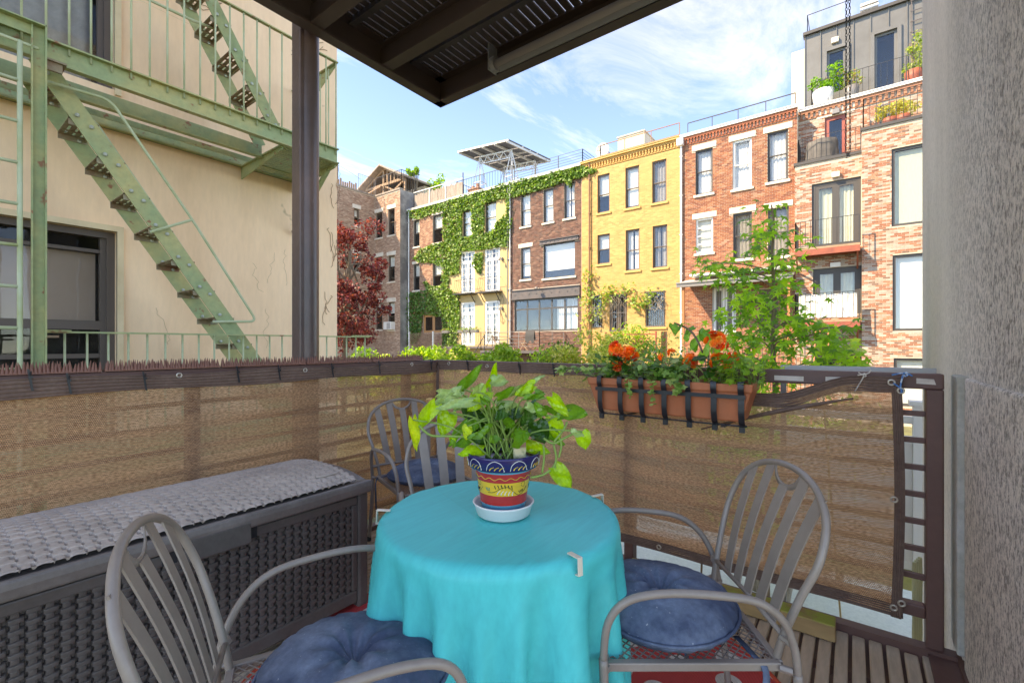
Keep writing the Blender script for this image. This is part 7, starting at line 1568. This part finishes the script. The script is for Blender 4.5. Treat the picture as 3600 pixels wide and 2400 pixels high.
# ================================================================== FLOWER BOX ON THE RAIL
XB0, XB1 = 2.20, 2.40; YBa, YBb = 0.345, 1.150; ZB0, ZB1 = 0.905, 1.075
M['terra'] = mat('terracotta_plastic', (0.52, 0.14, 0.055), 0.5, (0.56, 0.18, 0.08), 3, fine=0.06, fsc=20)
FB = thing('flower_box', 'long terracotta window box hung on the front railing in a black strap cradle', 'flower box', ((XB0+XB1)/2, (YBa+YBb)/2, ZB0))
def frus(x0, x1, y0, y1, z0, X0, X1, Y0, Y1, z1): return [(x0, y0, z0), (x1, y0, z0), (x1, y1, z0), (x0, y1, z0), (X0, Y0, z1), (X1, Y0, z1), (X1, Y1, z1), (X0, Y1, z1)]
FQ = [(0, 3, 2, 1), (0, 1, 5, 4), (1, 2, 6, 5), (2, 3, 7, 6), (3, 0, 4, 7)]
mb = MB(); zl = ZB1-0.038; mb.add(frus(XB0+0.03, XB1-0.03, YBa+0.05, YBb-0.05, ZB0, XB0+0.010, XB1-0.010, YBa+0.013, YBb-0.013, zl), FQ)
mb.add(frus(XB0+0.004, XB1-0.004, YBa+0.007, YBb-0.007, zl, XB0, XB1, YBa, YBb, ZB1), FQ)
a = frus(XB0, XB1, YBa, YBb, ZB1, XB0+0.014, XB1-0.014, YBa+0.014, YBb-0.014, ZB1+0.002); mb.add(a, FQ[1:]); b_ = frus(XB0+0.016, XB1-0.016, YBa+0.016, YBb-0.016, ZB1-0.03, XB0+0.014, XB1-0.014, YBa+0.014, YBb-0.014, ZB1+0.002); mb.add(b_, FQ[1:])
mb.build('trough', M['terra'], FB, bevel=0.008)
mb = MB(); mb.box(XB0+0.016, XB1-0.016, YBa+0.016, YBb-0.016, ZB1-0.045, ZB1-0.02); mb.build('soil', mat('potting_soil', (0.055, 0.032, 0.02), 0.95, (0.12, 0.07, 0.04), 30, bump=0.6, bsc=70, dist=0.01), FB)
for k in range(7):
    y = YBa+0.048+(YBb-YBa-0.13)*k/6; P = smoothpath([(XB0+0.02, y, ZB1-0.012), (XB0+0.012, y, ZB1+0.010), (XB0-0.012, y, ZB1+0.012), (XB0-0.018, y, ZB1-0.02), (XB0-0.006, y, zl-0.012), (XB0-0.006, y, 0.98), (XB0-0.004, y, 0.94), (XB0+0.012, y, 0.90), (XB0+0.045, y, 0.885), (XB0+0.055, y, 0.888)], 4)
    mb = MB(); mb.grid([[q-Vector((0, 0.0125, 0)), q+Vector((0, 0.0125, 0))] for q in P]); mb.box(XB0+0.012, XB0+0.026, y-0.0115, y+0.0115, 0.862, 0.886); o = mb.build('strap_hook', M['zip'], FB, smooth=False); q = o.modifiers.new('thickness', 'SOLIDIFY'); q.thickness = 0.003
mb = MB(); mb.box(XB0-0.0125, XB0-0.0085, YBa+0.03, YBb-0.06, 1.012, 1.030); mb.tube([(XB0+0.03, YBa+0.03, 0.888), (XB0+0.03, YBb-0.06, 0.888)], 0.004, 6); mb.build('cross_bar', M['zip'], FB)
mb = MB()
for y in (YBa+0.12, YBb-0.2): mb.box(XB0+0.03, XR-0.025, y, y+0.02, 0.876, 0.8815); mb.box(XR-0.029, XR-0.025, y, y+0.02, 0.8815, 1.137); mb.box(XR-0.025, XR+0.048, y, y+0.02, 1.1335, 1.137)
mb.build('hanger', M['zip'], FB)
def star_leaf_mesh(name, m_, col, R=1.0, lobes=5, inner=0.42, dp=0.18, spread=2.35):
    """leaf lying along +Y from its stalk, lobes spread like fingers; unit size"""
    mb = MB(); pts = []; n_ = lobes*2-1; c = Vector((0, 0.32*R, 0.0))
    for k in range(n_):
        a = PI/2+(k/(n_-1)-0.5)*2*spread*-1; q = 1.0 if k % 2 == 0 else inner; q *= (1-0.32*abs(k/(n_-1)-0.5)*2*(k % 2 == 0)); v = Vector((math.cos(a)*q*R*0.62, 0.32*R+math.sin(a)*q*R*0.68, 0)); v.z = -dp*(v-c).length**1.5*R+0.03*(k % 2); pts.append(v)
    pts.append(Vector((0, 0.0, 0.0))); mb.col = col; k0 = 0; vs = [c]+pts; mb.add(vs, [(0, i, i+1) for i in range(1, len(pts))]+[(0, len(pts), 1)]); return mb.mesh(name, m_, colour=True)
def orient(pos, direction, normal, size):
    y = Vector(direction).normalized(); n_ = Vector(normal); n_ = n_-y*n_.dot(y); n_ = n_.normalized() if n_.length > 1e-4 else y.orthogonal().normalized(); x = y.cross(n_); mt = Matrix((x, y, n_)).transposed().to_4x4(); return Matrix.Translation(pos) @ mt @ Matrix.Diagonal((size, size, size, 1))
M['leaf_near'] = leafmat('near_leaf', gain=(1.3, 1.25, 1.1), trans=0.42, rough=0.38)
def begonia(label, y, hgt, heads, stemlean, nl=10, seed=0):
    rs = random.Random(seed); b0 = Vector(((XB0+XB1)/2-0.01, y, ZB1-0.02)); t_ = thing('begonia', label, 'flowering plant', b0, 'flowers in the flower box'); mb = MB()
    pal = [(0.64, 0.12, 0.02), (0.70, 0.20, 0.03), (0.58, 0.08, 0.02), (0.74, 0.28, 0.05)]
    for (ox, oy, oz, rr, n_) in heads:
        hc = b0+Vector((ox, oy, oz)); mb.tube(smoothpath([b0+Vector((rs.uniform(-0.02, 0.02), rs.uniform(-0.02, 0.02), 0)), (b0+hc)/2+Vector((0, stemlean, 0.02)), hc], 4), 0.0042, 6)
        for k in range(n_):                                     # each bloom: two rings of cupped petals
            d = Vector((rs.gauss(-0.35, 0.6), rs.gauss(-0.1, 0.7), rs.gauss(0.35, 0.5))).normalized(); p = hc+d*rr*rs.uniform(0.55, 1.0); q = MB(); col = rs.choice(pal); u = d.orthogonal().normalized(); v = d.cross(u)
            for ring, (n2, rad, cup) in enumerate(((6, 0.021, 0.25), (5, 0.014, 0.75))):
                for j in range(n2):
                    a = 2*PI*j/n2+ring*0.6+rs.uniform(-0.2, 0.2); e = (u*math.cos(a)+v*math.sin(a)); s2 = d.cross(e); q.col = tuple(min(1, c_*rs.uniform(0.8, 1.25)) for c_ in col); w_ = rad*0.62
                    A_ = p; B_ = p+e*rad*0.55+d*rad*cup*0.5; C_ = p+e*rad*(1-0.3*cup)+d*rad*cup; q.add([A_, B_-s2*w_, C_-s2*w_*0.5, C_+s2*w_*0.5+d*0.002, B_+s2*w_], [(0, 1, 2, 3), (0, 3, 4)])
            q.build('bloom', M['leaf_near'], t_, colour=True)
    mb.build('stem', mat('begonia_stem', (0.30, 0.28, 0.08), 0.5) if 'begonia_stem' not in bpy.data.materials else bpy.data.materials['begonia_stem'], t_, smooth=True)
    for k in range(nl):
        a = rs.uniform(0, 2*PI); z = rs.uniform(0.05, hgt*0.8); B_ = b0+Vector((0.03*math.cos(a), 0.03*math.sin(a), z)); T_ = B_+Vector((0.085*math.cos(a), 0.085*math.sin(a), rs.uniform(-0.03, 0.03))); heart_leaf(B_, T_, rs.uniform(0.028, 0.042), rs.choice([(0.03, 0.11, 0.015), (0.05, 0.15, 0.02), (0.09, 0.21, 0.03)]), rs.uniform(-0.6, 0.6), parent=t_, m_='leaf_near', face=(-0.3, 0, 1), nx=5)
    return t_
yb1 = onX(2200, 1280, 2.30).y; yb2 = onX(2500, 1280, 2.30).y; yb3 = onX(2345, 1280, 2.30).y
begonia('orange begonia toward the left end of the flower box', yb1, 0.17, [(-0.01, 0.035, 0.165, 0.05, 15), (-0.03, -0.045, 0.135, 0.048, 14), (-0.05, 0.02, 0.085, 0.025, 5)], 0.01, 13, 1)
begonia('orange begonia toward the right end of the flower box, with tall bare stems', yb2, 0.17, [(0, -0.015, 0.205, 0.055, 16), (-0.02, 0.085, 0.115, 0.035, 9), (-0.02, -0.05, 0.115, 0.045, 13), (-0.01, -0.10, 0.14, 0.02, 4)], 0.0, 9, 2)
begonia('begonia with dark leaves and small brown buds in the middle of the flower box', yb3, 0.12, [(0, 0.02, 0.135, 0.012, 2), (0, -0.025, 0.155, 0.012, 2)], 0.0, 16, 3)
def small_plant(name, label, ys, spread, zr, n, msh, ls, trail=()):
    t_ = thing(name, label, 'plant', ((XB0+XB1)/2, sum(ys)/len(ys), ZB1-0.02), 'green plants in the flower box'); mb = MB()
    for k in range(n):
        y = random.choice(ys)+random.gauss(0, spread); y = min(max(y, YBa-0.02), YBb+0.03); p = Vector((random.uniform(XB0-0.02, XB1+0.01), y, ZB1+random.uniform(*zr))); d = Vector((random.gauss(-0.5, 0.6), random.gauss(0, 0.8), random.gauss(0.0, 0.5))); inst('leaf', random.choice(msh), t_, orient(p, d, (random.gauss(-0.4, 0.3), random.gauss(0, 0.3), 1), ls*random.uniform(0.7, 1.35)))
        if k % 3 == 0: mb.tube([Vector(((XB0+XB1)/2+random.uniform(-0.04, 0.04), y, ZB1-0.02)), p], 0.0014, 4)
    for path in trail:
        P = smoothpath([Vector(q) for q in path], 5); mb.tube(P, 0.0018, 5)
        for q in P:
            for _ in range(2): inst('leaf', random.choice(msh), t_, orient(q+Vector((random.uniform(-0.012, 0.004), random.uniform(-0.012, 0.012), random.uniform(-0.01, 0.012))), (random.gauss(-0.6, 0.4), random.gauss(0, 0.7), random.gauss(-0.3, 0.4)), (random.gauss(-0.7, 0.3), 0, 0.8), ls*random.uniform(0.6, 1.1)))
    mb.build('stem', M['stem'], t_); return t_
ivm = [star_leaf_mesh('leaf', M['leaf_near'], c, inner=0.55, dp=0.1) for c in ((0.14, 0.27, 0.06), (0.20, 0.34, 0.09), (0.36, 0.46, 0.18), (0.10, 0.20, 0.05))]
ovm = [star_leaf_mesh('leaf', M['leaf_near'], c, lobes=3, inner=0.9, dp=0.12, spread=1.2) for c in ((0.13, 0.27, 0.05), (0.22, 0.38, 0.10), (0.30, 0.44, 0.16))]
fnm = [star_leaf_mesh('leaf', M['leaf_near'], c, lobes=4, inner=0.4, dp=0.15, spread=1.5) for c in ((0.16, 0.32, 0.03), (0.24, 0.42, 0.05), (0.11, 0.24, 0.03))]
small_plant('ivy_plant', 'variegated trailing ivy at the left end of the flower box', [YBb-0.03, YBb-0.12], 0.05, (0.0, 0.08), 70, ivm, 0.040, [[(XB0+0.05, YBb-0.02, ZB1+0.04), (XB0+0.02, YBb+0.06, ZB1+0.05), (XB0+0.02, YBb+0.13, ZB1+0.045), (XB0, YBb+0.17, ZB1+0.03)]])
small_plant('creeping_plant', 'small leaved creeper spilling over the front of the flower box', [YBb-0.26, YBb-0.36, YBb-0.42], 0.05, (-0.01, 0.055), 150, ovm, 0.026, [[(XB0, YBb-0.24, ZB1), (XB0-0.03, YBb-0.25, ZB1-0.03), (XB0-0.028, YBb-0.27, ZB1-0.07)], [(XB0, YBb-0.37, ZB1), (XB0-0.03, YBb-0.375, ZB1-0.04), (XB0-0.03, YBb-0.385, ZB1-0.10)]])
small_plant('ivy_plant', 'variegated ivy in the middle of the flower box', [yb3-0.02, yb3-0.10], 0.04, (0.0, 0.10), 55, ivm, 0.042, [[(XB0, yb3-0.07, ZB1+0.02), (XB0-0.03, yb3-0.09, ZB1), (XB0-0.03, yb3-0.10, ZB1-0.035)]])
small_plant('fern_plant', 'bright green ferny plant at the right end of the flower box', [YBa+0.02, YBa+0.09, YBa+0.14], 0.045, (0.0, 0.13), 170, fnm, 0.040)
small_plant('sage_plant', 'grey green leafy plant behind the left begonia', [yb1-0.11, yb1+0.0, yb1-0.2], 0.05, (0.0, 0.13), 110, [star_leaf_mesh('leaf', M['leaf_near'], c, lobes=3, inner=0.8, spread=0.9) for c in ((0.13, 0.22, 0.10), (0.20, 0.28, 0.15), (0.08, 0.18, 0.05))], 0.045)

# ================================================================== SAPLING BEYOND THE RAILING
TX = 3.55
SP = thing('sweetgum_sapling', 'young tree with bright green star shaped leaves just beyond the railing', 'tree', (TX, 0.5, GZ)); mb = MB()
trunk = smoothpath([(TX-0.02, 0.47, GZ), (TX, 0.47, 0.2), *[onX(x, y, TX) for x, y in ((2724, 1400), (2716, 1200), (2722, 1040), (2714, 900), (2722, 800), (2712, 720))]], 5); mb.tube(trunk, [0.020*(1-0.8*i/len(trunk)) for i in range(len(trunk))], 8); mb.build('trunk', mat('sapling_bark', (0.24, 0.17, 0.11), 0.8), SP, smooth=True)
slm_ = [star_leaf_mesh('leaf', M['leaf_near'], c, lobes=5, inner=0.25, dp=0.22) for c in ((0.15, 0.32, 0.03), (0.23, 0.44, 0.035), (0.34, 0.54, 0.05), (0.09, 0.22, 0.025))]
CL = [((2708, 800), 62, 70, 26), ((2735, 930), 62, 55, 22), ((2660, 850), 40, 60, 12), ((2760, 1010), 50, 40, 10), ((2560, 950), 75, 40, 24), ((2500, 925), 40, 25, 10), ((2620, 980), 60, 40, 14), ((2640, 1060), 70, 55, 24), ((2740, 1080), 80, 60, 26), ((2790, 1130), 45, 60, 16), ((2590, 1110), 70, 45, 20), ((2640, 1180), 80, 45, 22), ((2740, 1200), 70, 50, 20), ((2860, 1175), 80, 45, 24), ((2930, 1150), 50, 30, 10), ((2610, 1240), 70, 45, 20), ((2700, 1300), 90, 50, 28), ((2990, 1260), 60, 50, 16), ((2920, 1290), 60, 60, 14)]
cnt = 0; lm = MB(); rest = []
for (cx, cy_), rx, ry, n_ in CL:
    p0 = trunk[min(range(len(trunk)), key=lambda i: abs(trunk[i].z-(onX(cx, cy_+50, TX).z)))]; ctr = onX(cx, cy_, TX-random.uniform(-0.15, 0.2)); lm.tube(smoothpath([p0, (p0+ctr)/2+Vector((0, 0, 0.02)), ctr], 4), 0.0045, 5)
    for k in range(int(n_*2.1)):
        p = onX(cx+random.gauss(0, rx*0.70), cy_+random.gauss(0, ry*0.66), TX+random.gauss(0, 0.13)); d = Vector((random.gauss(-0.25, 0.4), (p.y-ctr.y)*4+random.gauss(0, 0.5), random.gauss(-0.45, 0.35))); mw = orient(p, d, (random.gauss(-0.6, 0.35), random.gauss(0, 0.35), random.gauss(0.8, 0.3)), random.uniform(0.058, 0.098)); shade = random.choice(slm_)
        if cnt < 300: inst('leaf', shade, SP, mw); cnt += 1
        else: rest.append((shade, mw))
lm.build('branch', bpy.data.materials['sapling_bark'], SP, smooth=True)
if rest:
    mb = MB()
    for me, mw in rest:
        mb.col = tuple(me.attributes['Col'].data[0].color)[:3]; mb.add([mw @ v.co for v in me.vertices], [tuple(p.vertices) for p in me.polygons])
    o = mb.build('leaf_mass', M['leaf_near'], SP, colour=True); o['kind'] = 'stuff'
tg2 = thing('redbud_branch', 'leafy branch with large heart shaped leaves rising behind the flower box', 'plant', (3.2, 0.9, GZ)); mb = MB(); X_ = 3.3
P = smoothpath([(X_, 0.9, GZ), *[onX(x, y, X_) for x, y in ((2490, 1340), (2470, 1240), (2430, 1165), (2370, 1135))]], 5); mb.tube(P, 0.007, 6); mb.tube(smoothpath([onX(2470, 1240, X_), onX(2500, 1180, X_), onX(2540, 1165, X_)], 4), 0.004, 5); mb.build('stem', bpy.data.materials['sapling_bark'], tg2, smooth=True)
for (x, y) in ((2365, 1140), (2400, 1138), (2440, 1150), (2480, 1160), (2420, 1170), (2460, 1185), (2500, 1175), (2535, 1165), (2490, 1210), (2440, 1200), (2520, 1215), (2470, 1240), (2510, 1260), (2450, 1265), (2535, 1245)):
    B_ = onX(x, y, X_+random.uniform(-0.1, 0.1)); T_ = B_+Vector((random.uniform(-0.08, 0), random.uniform(-0.05, 0.07), -random.uniform(0.04, 0.09))); heart_leaf(B_, T_, random.uniform(0.035, 0.05), random.choice([(0.16, 0.36, 0.04), (0.24, 0.45, 0.06), (0.10, 0.26, 0.03)]), random.uniform(-0.6, 0.6), parent=tg2, m_='leaf_near', face=(-0.5, 0, 1), nx=5)
yl = thing('yellow_green_sapling', 'small yellow green leaved sapling right of the star leaved tree', 'tree', (3.9, -0.1, GZ)); X_ = 3.8; mb = MB(); st_ = smoothpath([(X_, -0.02, GZ), *[onX(x, y, X_) for x, y in ((2890, 1330), (2912, 1260), (2960, 1200), (2990, 1170))]], 5); mb.tube(st_, 0.006, 6); mb.tube(smoothpath([onX(2912, 1260, X_), onX(2980, 1290, X_), onX(3010, 1250, X_)], 4), 0.004, 5); mb.build('stem', mat('tan_stem', (0.45, 0.33, 0.16), 0.7), yl, smooth=True)
ylm = [star_leaf_mesh('leaf', M['leaf_near'], c, lobes=4, inner=0.6, dp=0.1, spread=1.7) for c in ((0.34, 0.46, 0.04), (0.44, 0.54, 0.06), (0.26, 0.40, 0.04))]
for k in range(80):
    x, y = random.choice([(2905, 1320), (2930, 1290), (2960, 1255), (3000, 1250), (2870, 1275), (2940, 1230), (2985, 1210)]); p = onX(x+random.gauss(0, 28), y+random.gauss(0, 22), X_+random.gauss(0, 0.08)); inst('leaf', random.choice(ylm), yl, orient(p, (random.gauss(-0.3, 0.4), random.gauss(0, 0.8), random.gauss(-0.3, 0.3)), (random.gauss(-0.5, 0.3), random.gauss(0, 0.3), 1), random.uniform(0.05, 0.085)))
